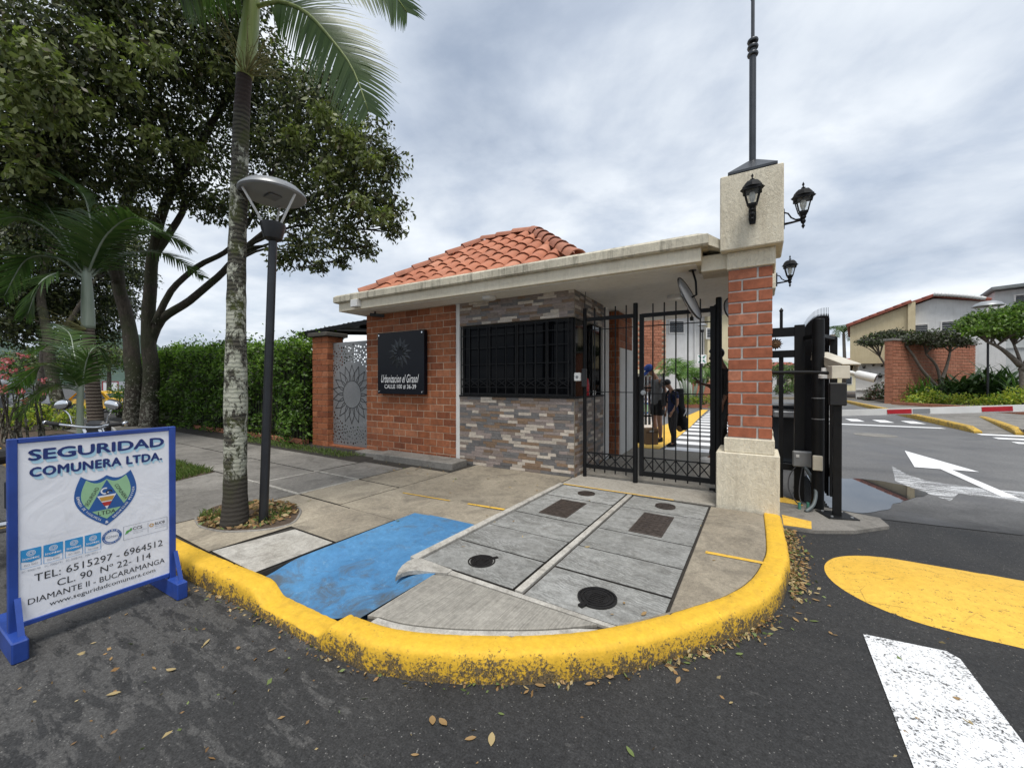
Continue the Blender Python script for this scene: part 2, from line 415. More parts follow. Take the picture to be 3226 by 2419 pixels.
    simple('metal_pole', (0.022, 0.024, 0.028), 0.38, 0.2, 0.3, 5, 0.05)
    simple('metal_antenna', (0.05, 0.055, 0.062), 0.35, 0.5, 0.3, 4)
    simple('metal_grey', (0.30, 0.31, 0.32), 0.45, 0.4, 0.12, 3)
    simple('metal_perforated', (0.23, 0.235, 0.24), 0.45, 0.35, 0.15, 1.5)
    simple('chrome', (0.62, 0.63, 0.65), 0.15, 1.0, 0.08, 5)
    simple('metal_white', (0.70, 0.70, 0.68), 0.4, 0.0, 0.08, 5)
    simple('plastic_white', (0.68, 0.68, 0.66), 0.4, 0, 0.08, 6)
    simple('plastic_cream', (0.55, 0.51, 0.42), 0.45, 0, 0.15, 6)
    simple('plastic_charcoal', (0.03, 0.036, 0.044), 0.42, 0, 0.15, 4)
    simple('plastic_black', (0.014, 0.014, 0.015), 0.45, 0, 0.2, 8)
    simple('plastic_grey', (0.20, 0.205, 0.21), 0.5, 0, 0.15, 8)
    simple('plastic_red', (0.45, 0.012, 0.02), 0.35, 0, 0.1, 8)
    simple('reflector_red', (0.42, 0.012, 0.022), 0.35, 0, 0.15, 12)
    simple('wood_board', (0.19, 0.16, 0.12), 0.8, 0, 0.35, 9, 0.3)
    simple('cast_iron', (0.062, 0.048, 0.040), 0.55, 0.3, 0.35, 20, 0.35, 120)
    simple('cast_iron_dark', (0.022, 0.021, 0.021), 0.42, 0.4, 0.35, 20, 0.3, 120)
    simple('rubber', (0.012, 0.012, 0.012), 0.8, 0, 0.2, 8)
    simple('rust_sun', (0.13, 0.075, 0.04), 0.7, 0.4, 0.4, 20, 0.3)
    simple('conduit', (0.10, 0.12, 0.125), 0.5, 0, 0.2, 8)
    simple('conduit_green', (0.06, 0.22, 0.16), 0.5, 0, 0.2, 8)
    simple('frame_blue', (0.018, 0.055, 0.27), 0.42, 0, 0.25, 5, 0.15, 70)
    m = NT('banner_white'); v = m.coord('Object')
    n = m.noise(v, 5, 6, 0.6, 0.6)
    stn = m.math('MULTIPLY', m.ramp(m.noise(m.coord('Object', (3, 3, 1)), 3, 8, 0.75, 0.6), [(0.56, 0), (0.75, 1)]), 0.35)
    m.color(m.mix(stn, m.ramp(n, [(0.3, (0.78, 0.79, 0.84)), (0.7, (0.86, 0.87, 0.91))]), (0.45, 0.44, 0.42))).rough(0.5).bump(m.noise(v, 3.5, 4, 0.6, 1.0), 0.35, 0.02)
    for nm, c in (('print_navy', (0.012, 0.03, 0.16)), ('print_ice', (0.42, 0.66, 0.80)), ('print_black', (0.02, 0.02, 0.022)), ('print_blue', (0.02, 0.10, 0.33)), ('print_green', (0.30, 0.52, 0.30)),
                  ('print_cyan', (0.03, 0.28, 0.60)), ('print_white', (0.78, 0.78, 0.8)), ('print_red', (0.45, 0.03, 0.03)), ('print_leaf', (0.10, 0.35, 0.08)), ('print_grey', (0.30, 0.32, 0.36)), ('print_amber', (0.55, 0.3, 0.05))):
        simple(nm, c, 0.5, 0, 0.08, 8)
    simple('board_black', (0.004, 0.005, 0.009), 0.3, 0, 0.2, 3); MATS['board_black'].node_tree.nodes['Principled BSDF'].inputs['Specular IOR Level'].default_value = 0.2
    simple('board_petal', (0.022, 0.025, 0.03), 0.3, 0.3, 0.3, 6)
    simple('letter_white', (0.80, 0.80, 0.80), 0.5, 0, 0.04, 5)
    # glass
    m = NT('glass_dark'); m.color((0.003, 0.0034, 0.0045)).rough(0.04).spec(0.09)
    simple('metal_matte', (0.008, 0.008, 0.009), 0.9, 0, 0.2, 8); MATS['metal_matte'].node_tree.nodes['Principled BSDF'].inputs['Specular IOR Level'].default_value = 0.05
    m = NT('glass_clear'); m.color((0.8, 0.82, 0.82)).rough(0.05)
    m.b.inputs['Transmission Weight'].default_value = 0.92
    m.b.inputs['IOR'].default_value = 1.1
    m = NT('glass_bulb'); m.color((0.78, 0.78, 0.74)).rough(0.25)
    m.b.inputs['Transmission Weight'].default_value = 0.35
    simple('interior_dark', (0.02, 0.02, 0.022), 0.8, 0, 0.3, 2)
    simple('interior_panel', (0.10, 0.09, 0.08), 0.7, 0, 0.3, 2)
    m = NT('mirror_face'); m.color((0.75, 0.76, 0.78)).rough(0.05).metal(1.0)
    m = NT('water'); v = m.pos()
    m.color((0.03, 0.032, 0.034)).rough(0.015).spec(1.0).bump(m.noise(v, 3, 3, 0.5), 0.02, 0.004)
    m.b.inputs['IOR'].default_value = 1.6
    # soil, grass, plants
    simple('joint_dirt', (0.030, 0.026, 0.021), 0.95, 0, 0.4, 12)
    simple('soil', (0.075, 0.052, 0.035), 0.95, 0, 0.45, 14, 0.6, 50)
    simple('terrain_green', (0.06, 0.085, 0.03), 0.95, 0, 0.4, 0.6)
    simple('hill_forest', (0.045, 0.075, 0.06), 0.95, 0, 0.35, 0.02)
    def leaf(name, cols, trans=0.3, rough=0.45, spec=0.4):
        m = NT(name)
        c = m.ramp(m.island(), [(i / (len(cols) - 1), cc) for i, cc in enumerate(cols)])
        m.color(c).rough(rough).spec(spec)
        tr = m.N.new('ShaderNodeBsdfTranslucent')
        m.L.new(m.mix(1.0, c, (1.0, 1.25, 0.6), 'MULTIPLY'), tr.inputs[0])
        mx = m.N.new('ShaderNodeMixShader'); mx.inputs[0].default_value = trans
        m.L.new(m.b.outputs[0], mx.inputs[1]); m.L.new(tr.outputs[0], mx.inputs[2])
        m.L.new(mx.outputs[0], m.out.inputs[0])
    leaf('leaf_tree', [(0.05, 0.065, 0.022), (0.075, 0.095, 0.03), (0.11, 0.135, 0.042), (0.07, 0.07, 0.035), (0.16, 0.185, 0.06), (0.08, 0.062, 0.038)], 0.28)
    leaf('leaf_tree_light', [(0.14, 0.17, 0.055), (0.21, 0.24, 0.08), (0.10, 0.13, 0.04), (0.27, 0.29, 0.11)], 0.35)
    leaf('leaf_dark', [(0.024, 0.034, 0.015), (0.038, 0.052, 0.02), (0.055, 0.07, 0.026), (0.03, 0.032, 0.018)], 0.22)
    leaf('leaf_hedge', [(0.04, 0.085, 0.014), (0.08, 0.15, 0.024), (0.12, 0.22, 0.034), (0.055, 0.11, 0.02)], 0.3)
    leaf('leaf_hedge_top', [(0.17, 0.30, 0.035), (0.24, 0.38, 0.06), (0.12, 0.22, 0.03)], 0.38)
    leaf('leaf_lime', [(0.32, 0.38, 0.035), (0.46, 0.48, 0.06), (0.22, 0.30, 0.035), (0.54, 0.50, 0.09)], 0.3)
    leaf('leaf_palm', [(0.04, 0.08, 0.024), (0.065, 0.115, 0.034), (0.085, 0.135, 0.045)], 0.3, 0.35)
    leaf('leaf_areca', [(0.07, 0.15, 0.03), (0.11, 0.21, 0.045), (0.16, 0.25, 0.06)], 0.3, 0.4)
    leaf('leaf_topiary', [(0.03, 0.038, 0.02), (0.05, 0.055, 0.032), (0.07, 0.065, 0.045), (0.035, 0.045, 0.022)], 0.15)
    leaf('leaf_topiary_green', [(0.045, 0.085, 0.016), (0.085, 0.14, 0.025), (0.13, 0.19, 0.035)], 0.25)
    leaf('leaf_fern', [(0.02, 0.045, 0.016), (0.035, 0.07, 0.024), (0.05, 0.09, 0.03)], 0.2, 0.35)
    leaf('leaf_grass', [(0.07, 0.12, 0.025), (0.11, 0.17, 0.035), (0.16, 0.19, 0.05)], 0.3)
    leaf('leaf_red', [(0.06, 0.05, 0.03), (0.12, 0.035, 0.03), (0.04, 0.05, 0.02)], 0.2)
    leaf('petal_pink', [(0.55, 0.13, 0.16), (0.62, 0.22, 0.24), (0.48, 0.10, 0.12)], 0.3)
    leaf('leaf_fallen_brown', [(0.25, 0.13, 0.045), (0.33, 0.21, 0.09), (0.16, 0.09, 0.04)], 0.1, 0.7)
    leaf('leaf_fallen_tan', [(0.42, 0.33, 0.18), (0.36, 0.27, 0.12)], 0.1, 0.7)
    leaf('leaf_fallen_green', [(0.17, 0.21, 0.07), (0.12, 0.17, 0.05)], 0.1, 0.6)
    leaf('inflorescence', [(0.20, 0.20, 0.08), (0.26, 0.24, 0.10)], 0.1, 0.8)
    # barks
    m = NT('bark_dark'); v = m.pos()
    n = m.noise(m.pos((14, 14, 4)), 1, 7, 0.7, 0.5); li = m.noise(v, 13, 9, 0.76, 0.4); mo = m.noise(v, 2, 5, 0.6)
    c = m.ramp(m.mix(0.45, n, m.noise(m.pos((40, 40, 10)), 1, 7, 0.8)), [(0.34, (0.012, 0.010, 0.008)), (0.64, (0.085, 0.07, 0.054))])
    c = m.mix(m.ramp(mo, [(0.45, 0), (0.62, 0.7)]), c, (0.03, 0.04, 0.014))
    sz = m.N.new('ShaderNodeSeparateXYZ'); m.L.new(m.pos(), sz.inputs[0])
    lo = m.ramp(m.math('MULTIPLY', sz.outputs[2], 0.25), [(0.12, 0.13), (0.60, 0.0)])
    lo = m.math('SUBTRACT', lo, 0.07)
    c = m.mix(m.ramp(m.math('ADD', li, lo), [(0.56, 0), (0.60, 1)]), c, (0.24, 0.235, 0.19))
    m.color(c).rough(0.95).bump(m.mix(0.5, n, m.noise(m.pos((40, 40, 10)), 1, 7, 0.8)), 1.0, 0.03)
    m = NT('bark_palm'); v = m.pos()
    rg = m.wave(m.pos((1, 1, 1)), 8.5, 2.6, 4, 3, 'Z'); n = m.noise(m.pos((10, 10, 7)), 1, 10, 0.78, 0.4); mo = m.noise(v, 3.2, 6, 0.65, 0.6)
    c = m.ramp(rg, [(0.1, (0.024, 0.022, 0.017)), (0.8, (0.072, 0.066, 0.05))])
    sz = m.N.new('ShaderNodeSeparateXYZ'); m.L.new(m.pos(), sz.inputs[0])
    zz = m.math('MULTIPLY', sz.outputs[2], 0.25)
    band = m.ramp(m.math('ADD', zz, m.math('MULTIPLY', m.noise(v, 2.3, 4, 0.6), 0.12)), [(0.14, 0.0), (0.21, 0.40), (0.56, 0.41), (0.66, 0.33), (0.78, 0.35), (0.90, 0.33), (0.97, 0.22), (1.0, 0.05)])
    band = m.math('SUBTRACT', band, 0.36)
    lich = m.ramp(m.math('ADD', n, band), [(0.51, 0), (0.55, 1)])
    lc = m.mix(m.noise(v, 28, 4, 0.7), (0.20, 0.22, 0.15), (0.50, 0.49, 0.42))
    c = m.mix(m.ramp(mo, [(0.50, 0), (0.64, 0.85)]), c, (0.06, 0.075, 0.012))
    c = m.mix(lich, c, lc)
    c = m.mix(m.ramp(zz, [(0.91, 0), (0.94, 0.85)]), c, (0.035, 0.022, 0.02))
    c = m.mix(m.ramp(zz, [(0.10, 0.8), (0.17, 0)]), c, (0.035, 0.03, 0.025))
    m.color(c).rough(0.95).bump(m.mix(0.72, rg, m.mix(0.5, n, lich)), 0.8, 0.012)
    m = NT('bark_palm_ringed'); v = m.pos()
    rg = m.wave(m.pos((1, 1, 1)), 5, 0.8, 2, 3, 'Z')
    c = m.ramp(rg, [(0.1, (0.05, 0.035, 0.028)), (0.5, (0.10, 0.078, 0.06)), (0.9, (0.17, 0.14, 0.11))])
    m.color(c).rough(0.9).bump(rg, 0.7, 0.015)
    m = NT('palm_shaft'); v = m.pos((18, 18, 1.2))
    c = m.ramp(m.noise(v, 1.2, 5, 0.6), [(0.3, (0.17, 0.24, 0.06)), (0.7, (0.34, 0.39, 0.13))])
    m.color(c).rough(0.45)
    m = NT('palm_shaft_pale'); v = m.pos((18, 18, 1.2))
    m.color(m.ramp(m.noise(v, 1.2, 5, 0.6), [(0.3, (0.20, 0.25, 0.19)), (0.7, (0.30, 0.34, 0.27))])).rough(0.5)
    simple('bark_topiary', (0.14, 0.12, 0.10), 0.9, 0, 0.4, 10, 0.6, 30)
    # people
    simple('skin_tan', (0.52, 0.29, 0.19), 0.55, 0, 0.1, 12)
    simple('skin_brown', (0.42, 0.23, 0.15), 0.55, 0, 0.1, 12)
    simple('skin_dark', (0.16, 0.075, 0.045), 0.5, 0, 0.1, 12)
    simple('hair_black', (0.010, 0.008, 0.007), 0.45, 0, 0.3, 40, 0.5, 90)
    simple('cloth_grey', (0.19, 0.195, 0.20), 0.9, 0, 0.2, 14, 0.4, 25)
    simple('cloth_black', (0.012, 0.012, 0.013), 0.85, 0, 0.3, 14, 0.4, 25)
    simple('cloth_navy', (0.018, 0.028, 0.085), 0.85, 0, 0.25, 14, 0.4, 25)
    simple('cloth_charcoal', (0.05, 0.046, 0.048), 0.88, 0, 0.25, 14, 0.5, 22)
    simple('cloth_blue', (0.02, 0.07, 0.33), 0.7, 0, 0.15, 14)
    simple('shoe_white', (0.68, 0.67, 0.65), 0.5, 0, 0.08, 14)
    simple('eye_white', (0.75, 0.74, 0.72), 0.3, 0, 0.02, 4)
    simple('lip', (0.28, 0.11, 0.09), 0.5, 0, 0.05, 10)
    simple('cardboard', (0.34, 0.21, 0.115), 0.85, 0, 0.15, 6)
    simple('cardboard_print', (0.16, 0.09, 0.05), 0.85, 0, 0.15, 6)
    # vehicles
    m = NT('car_yellow'); m.color((0.72, 0.42, 0.02)).rough(0.3); m.b.inputs['Coat Weight'].default_value = 0.6
    m = NT('car_black'); m.color((0.012, 0.012, 0.014)).rough(0.3); m.b.inputs['Coat Weight'].default_value = 0.6
    m = NT('car_glass'); m.color((0.02, 0.024, 0.028)).rough(0.08).spec(0.6)
    simple('truck_white', (0.62, 0.63, 0.64), 0.5, 0, 0.1, 2)
    simple('truck_red', (0.25, 0.03, 0.03), 0.5, 0, 0.1, 2)
    m = NT('tail_lamp'); m.color((0.5, 0.02, 0.015)).rough(0.25)
make_materials()
M = MATS
# ---------------------------------------------------------------- geometry helpers
def flat_faces(poly):
    n = len(poly)
    if n <= 5:
        return [tuple(range(n))]
    P = [Vector((p[0], p[1], 0)) for p in poly]
    out = []
    for t in tessellate_polygon([P]):
        a, b, c = t
        cr = (P[b] - P[a]).cross(P[c] - P[a]).z
        if abs(cr) < 1e-10: continue
        out.append((a, b, c) if cr > 0 else (a, c, b))
    return out
class MB:
    def __init__(self):
        self.v, self.f, self.mi = [], [], []
    def add(self, vs, fs, mi=0):
        o = len(self.v)
        self.v += [tuple(p) for p in vs]
        self.f += [tuple(i + o for i in f) for f in fs]
        self.mi += [mi] * len(fs)
        return self
    def box(self, x0, x1, y0, y1, z0, z1, mi=0):
        vs = [(x, y, z) for z in (z0, z1) for y in (y0, y1) for x in (x0, x1)]
        return self.add(vs, [(0, 2, 3, 1), (4, 5, 7, 6), (0, 1, 5, 4), (2, 6, 7, 3), (0, 4, 6, 2), (1, 3, 7, 5)], mi)
    def cbox(self, x0, x1, y0, y1, z0, z1, c=0.004, mi=0):
        # chamfered box: three shrunk face sets
        X, Y, Z = (x0, x1), (y0, y1), (z0, z1)
        idx = {}
        vs = []
        for a in range(8):
            sx, sy, sz = a & 1, (a >> 1) & 1, (a >> 2) & 1
            px, py, pz = X[sx], Y[sy], Z[sz]
            ix = px + (c if not sx else -c); iy = py + (c if not sy else -c); iz = pz + (c if not sz else -c)
            for k, p in (('x', (px, iy, iz)), ('y', (ix, py, iz)), ('z', (ix, iy, pz))):
                idx[(a, k)] = len(vs); vs.append(p)
        fs = []
        def q(k, l): fs.append(tuple(idx[(a, k)] for a in l))
        q('x', (0, 4, 6, 2)); q('x', (1, 3, 7, 5)); q('y', (0, 1, 5, 4)); q('y', (2, 6, 7, 3)); q('z', (0, 2, 3, 1)); q('z', (4, 5, 7, 6))
        for a in range(8):
            par = bin(a).count('1') % 2
            t = (idx[(a, 'x')], idx[(a, 'y')], idx[(a, 'z')])
            fs.append(t[::-1] if par == 0 else t)
        for a, b, k1, k2 in [(0, 1, 'y', 'z'), (2, 3, 'z', 'y'), (4, 5, 'z', 'y'), (6, 7, 'y', 'z'), (0, 2, 'z', 'x'), (1, 3, 'x', 'z'), (4, 6, 'x', 'z'), (5, 7, 'z', 'x'), (0, 4, 'x', 'y'), (1, 5, 'y', 'x'), (2, 6, 'y', 'x'), (3, 7, 'x', 'y')]:
            fs.append((idx[(a, k1)], idx[(a, k2)], idx[(b, k2)], idx[(b, k1)]))
        return self.add(vs, fs, mi)
    def obox(self, c, size, rot=None, mi=0):
        m = MB(); s = [x / 2 for x in size]
        m.box(-s[0], s[0], -s[1], s[1], -s[2], s[2])
        rm = rot if rot is not None else Matrix.Identity(3)
        return self.add([Vector(c) + rm @ Vector(p) for p in m.v], m.f, mi)
    def bar(self, p0, p1, w, h=None, mi=0):
        p0, p1 = Vector(p0), Vector(p1)
        d = p1 - p0
        q = d.to_track_quat('Y', 'Z').to_matrix()
        return self.obox((p0 + p1) / 2, (w, d.length, h or w), q, mi)
    def tube(self, path, rad, n=8, cap=True, mi=0):
        P = [Vector(p) for p in path]
        if not hasattr(rad, '__len__'):
            rad = [rad] * len(P)
        T = []
        for i in range(len(P)):
            a = P[max(i - 1, 0)]; b = P[min(i + 1, len(P) - 1)]
            t = b - a
            T.append(t.normalized() if t.length > 1e-9 else Vector((0, 0, 1)))
        ref = Vector((1, 0, 0)) if abs(T[0].x) < 0.9 else Vector((0, 1, 0))
        u = T[0].cross(ref).normalized()
        vs, fs = [], []
        for i, p in enumerate(P):
            u = (u - T[i] * u.dot(T[i]))
            u = u.normalized() if u.length > 1e-6 else T[i].orthogonal().normalized()
            w = T[i].cross(u)
            for k in range(n):
                a = 2 * math.pi * k / n
                vs.append(p + (u * math.cos(a) + w * math.sin(a)) * rad[i])
        for i in range(len(P) - 1):
            for k in range(n):
                a = i * n + k; b = i * n + (k + 1) % n
                fs.append((a, b, b + n, a + n))
        if cap:
            fs.append(tuple(range(n))[::-1])
            fs.append(tuple((len(P) - 1) * n + k for k in range(n)))
        return self.add(vs, fs, mi)
    def lathe(self, prof, c=(0, 0, 0), n=16, rot=None, mi=0, sq=False):
        vs, fs = [], []
        rm = rot if rot is not None else Matrix.Identity(3)
        for r, z in prof:
            for k in range(n):
                a = 2 * math.pi * (k + (0.5 if sq else 0)) / n
                vs.append(Vector(c) + rm @ Vector((r * math.cos(a), r * math.sin(a), z)))
        for i in range(len(prof) - 1):
            for k in range(n):
                a = i * n + k; b = i * n + (k + 1) % n
                fs.append((a, b, b + n, a + n))
        fs.append(tuple(range(n))[::-1])
        fs.append(tuple((len(prof) - 1) * n + k for k in range(n)))
        return self.add(vs, fs, mi)
    def ell(self, c, r, n=12, m=8, rot=None, mi=0):
        prof = []
        vs, fs = [], []
        rm = rot if rot is not None else Matrix.Identity(3)
        c = Vector(c)
        for i in range(1, m):
            t = math.pi * i / m
            for k in range(n):
                a = 2 * math.pi * k / n
                vs.append(c + rm @ Vector((r[0] * math.sin(t) * math.cos(a), r[1] * math.sin(t) * math.sin(a), -r[2] * math.cos(t))))
        for i in range(m - 2):
            for k in range(n):
                a = i * n + k; b = i * n + (k + 1) % n
                fs.append((a, b, b + n, a + n))
        o = len(vs)
        vs += [c + rm @ Vector((0, 0, -r[2])), c + rm @ Vector((0, 0, r[2]))]
        for k in range(n):
            fs.append(((k + 1) % n, k, o))
            fs.append(((m - 2) * n + k, (m - 2) * n + (k + 1) % n, o + 1))
        return self.add(vs, fs, mi)
    def prism(self, poly, z0, z1, mi=0):
        n = len(poly)
        a = sum(poly[i][0] * poly[(i + 1) % n][1] - poly[(i + 1) % n][0] * poly[i][1] for i in range(n))
        if a < 0:
            poly = poly[::-1]
        vs = [(p[0], p[1], z0) for p in poly] + [(p[0], p[1], z1) for p in poly]
        tr = flat_faces(poly)
        fs = [f[::-1] for f in tr] + [tuple(i + n for i in f) for f in tr] + [(i, (i + 1) % n, (i + 1) % n + n, i + n) for i in range(n)]
        return self.add(vs, fs, mi)
    def prism_axis(self, poly, a0, a1, M3, o=(0, 0, 0), mi=0):
        # polygon in local xy extruded along local z, then turned by M3
        m = MB(); m.prism(poly, a0, a1)
        return self.add([Vector(o) + M3 @ Vector(p) for p in m.v], m.f, mi)
    def sheet(self, poly, z, mi=0):
        n = len(poly)
        a = sum(poly[i][0] * poly[(i + 1) % n][1] - poly[(i + 1) % n][0] * poly[i][1] for i in range(n))
        if a < 0:
            poly = poly[::-1]
        return self.add([(p[0], p[1], z) for p in poly], flat_faces(poly), mi)
    def mesh(self, name, mats, smooth=None):
        me = bpy.data.meshes.new(name)
        me.from_pydata(self.v, [], self.f)
        if not isinstance(mats, (list, tuple)):
            mats = [mats]
        for mm in mats:
            me.materials.append(M[mm] if isinstance(mm, str) else mm)
        if len(mats) > 1:
            me.polygons.foreach_set('material_index', self.mi)
        if smooth:
            me.polygons.foreach_set('use_smooth', [True] * len(me.polygons))
            if smooth is not True:
                me.set_sharp_from_angle(angle=R(smooth))
        me.update()
        return me
    def build(self, name, mats, parent=None, smooth=None, loc=None, rotz=None):
        return link(name, self.mesh(name, mats, smooth), parent, loc, rotz)

def link(name, me, parent=None, loc=None, rotz=None):
    o = bpy.data.objects.new(name, me)
    COL.objects.link(o)
    if parent is not None:
        o.parent = parent
    if loc is not None:
        o.location = loc
    if rotz is not None:
        o.rotation_euler = (0, 0, rotz)
    return o

def tag(o, label=None, cat=None, group=None, kind=None):
    if label: o['label'] = label
    if cat: o['category'] = cat
    if group: o['group'] = group
    if kind: o['kind'] = kind
    return o

def thing(name, label, cat, loc=(0, 0, 0), rotz=0.0, group=None):
    o = bpy.data.objects.new(name, None)
    o.empty_display_size = 0.1
    COL.objects.link(o)
    o.location = loc
    o.rotation_euler = (0, 0, rotz)
    return tag(o, label, cat, group)

def struct(o):
    o['kind'] = 'structure'
    return o

def evaluated_mesh(ob, name):
    dg = bpy.context.evaluated_depsgraph_get()
    me = bpy.data.meshes.new_from_object(ob.evaluated_get(dg))
    me.name = name
    return me

def text_mesh(s, bold=0.0, shear=0.0, spacing=1.0, extrude=0.0):
    cu = bpy.data.curves.new('txt', 'FONT')
    cu.body = s
    cu.size = 1.0
    cu.shear = shear
    cu.offset = bold
    cu.space_character = spacing
    cu.extrude = extrude
    cu.resolution_u = 3
    ob = bpy.data.objects.new('txt', cu)
    COL.objects.link(ob)
    bpy.context.view_layer.update()
    me = evaluated_mesh(ob, 'lettering')
    bpy.data.objects.remove(ob)
    bpy.data.curves.remove(cu)
    return me

def place_text(s, name, mat, parent, frame, u0, u1, v0, v1, lift, bold=0.0, shear=0.0, spacing=1.0, rot=0.0, fit=True, depth=0.0):
    """flat lettering fitted to the rectangle u0..u1, v0..v1 of a frame (origin, u axis, v axis, normal)"""
    me = text_mesh(s, bold, shear, spacing)
    n = len(me.vertices)
    co = np.empty(n * 3); me.vertices.foreach_get('co', co); co = co.reshape(-1, 3)
    lo, hi = co.min(0), co.max(0)
    uu = (co[:, 0] - lo[0]) / (hi[0] - lo[0]); vv = (co[:, 1] - lo[1]) / (hi[1] - lo[1])
    x = (uu - 0.5) * (u1 - u0); y = (vv - 0.5) * (v1 - v0)
    c, sn = math.cos(rot), math.sin(rot)
    X = (u0 + u1) / 2 + x * c - y * sn; Y = (v0 + v1) / 2 + x * sn + y * c
    o, U, V, Nn = [np.array(q, float) for q in frame]
    P = o + np.outer(X, U) + np.outer(Y, V) + Nn * lift
    me.vertices.foreach_set('co', P.ravel())
    me.materials.clear(); me.materials.append(M[mat])
    me.update()
    return link(name, me, parent)

def frame_poly(mb, pts, frame, lift, mi=0):
    o, U, V, Nn = [Vector(q) for q in frame]
    mb.add([o + U * p[0] + V * p[1] + Nn * lift for p in pts], flat_faces(pts), mi)

def circ(cx, cy, r, n=24, a0=0.0, a1=2 * math.pi):
    full = abs(a1 - a0 - 2 * math.pi) < 1e-6
    return [(cx + r * math.cos(a0 + (a1 - a0) * i / (n if full else n - 1)), cy + r * math.sin(a0 + (a1 - a0) * i / (n if full else n - 1))) for i in range(n)]

def ring(mb, cx, cy, r0, r1, frame, lift, n=24, mi=0, a0=0.0, a1=2 * math.pi):
    o, U, V, Nn = [Vector(q) for q in frame]
    vs, fs = [], []
    for i in range(n + 1):
        a = a0 + (a1 - a0) * i / n
        for r in (r0, r1):
            vs.append(o + U * (cx + r * math.cos(a)) + V * (cy + r * math.sin(a)) + Nn * lift)
    for i in range(n):
        fs.append((2 * i, 2 * i + 1, 2 * i + 3, 2 * i + 2))
    mb.add(vs, fs, mi)

# ---- foliage
def leaves_mesh(name, C, D, Ln, W, mats, mi=None, seed=1, fold=0.25):
    """C centres, D unit directions, Ln lengths, W widths -> folded leaf blades (two triangles each)"""
    rng = np.random.default_rng(seed)
    n = len(C)
    r = rng.normal(size=(n, 3))
    S = np.cross(D, r); S /= np.linalg.norm(S, axis=1, keepdims=True) + 1e-9
    Nn = np.cross(S, D)
    base = C - D * (Ln[:, None] * 0.5); tip = C + D * (Ln[:, None] * 0.5) - Nn * (Ln[:, None] * 0.12)
    mid = C + Nn * (W[:, None] * fold)
    l = mid + S * (W[:, None] * 0.5) - Nn * (W[:, None] * fold * 1.6); rr = mid - S * (W[:, None] * 0.5) - Nn * (W[:, None] * fold * 1.6)
    V = np.stack([base, l, tip, rr], 1).reshape(-1, 3)
    i0 = np.arange(n) * 4
    F = np.stack([i0, i0 + 1, i0 + 2, i0, i0 + 2, i0 + 3], 1).reshape(-1)
    me = bpy.data.meshes.new(name)
    me.vertices.add(4 * n); me.vertices.foreach_set('co', V.ravel())
    me.loops.add(6 * n); me.loops.foreach_set('vertex_index', F.astype(np.int32))
    me.polygons.add(2 * n)
    me.polygons.foreach_set('loop_start', (np.arange(2 * n) * 3).astype(np.int32))
    me.polygons.foreach_set('loop_total', np.full(2 * n, 3, np.int32))
    for mm in mats:
        me.materials.append(M[mm])
    if mi is not None:
        me.polygons.foreach_set('material_index', np.repeat(mi, 2).astype(np.int32))
    me.update(calc_edges=True)
    return me

def clump_points(clumps, per, rng, hollow=0.35):
    """points through ellipsoidal clumps: (x, y, z, rx, ry, rz)"""
    out, dr = [], []
    for c in clumps:
        n = int(per * (c[3] * c[4] * c[5]) ** (2 / 3) * 1.0)
        d = rng.normal(size=(n, 3)); d /= np.linalg.norm(d, axis=1, keepdims=True)
        rad = (hollow + (1 - hollow) * rng.random(n) ** 0.6)[:, None]
        # lumpy surface
        lump = 0.78 + 0.34 * np.sin(d[:, :1] * 5.1 + c[0] * 3) * np.sin(d[:, 1:2] * 4.3 + c[1] * 5) + 0.18 * rng.random((n, 1))
        p = d * rad * lump * np.array(c[3:6]) + np.array(c[:3])
        out.append(p); dr.append(d)
    return np.concatenate(out), np.concatenate(dr)

def leaf_dirs(out, rng, droop=0.5, spread=0.8):
    d = out * 0.7 + rng.normal(size=out.shape) * spread
    d[:, 2] -= droop
    return d / (np.linalg.norm(d, axis=1, keepdims=True) + 1e-9)

def foliage(name, parent, clumps, per, size, mats, weights, seed, droop=0.5, ratio=0.45, hollow=0.35, top_light=None):
    rng = np.random.default_rng(seed)
    P, D = clump_points(clumps, per, rng, hollow)
    n = len(P)
    L = size * (0.65 + 0.7 * rng.random(n))
    mi = rng.choice(len(mats), size=n, p=weights)
    me = leaves_mesh(name, P, leaf_dirs(D, rng, droop), L, L * ratio, mats, mi, seed)
    return link(name, me, parent)

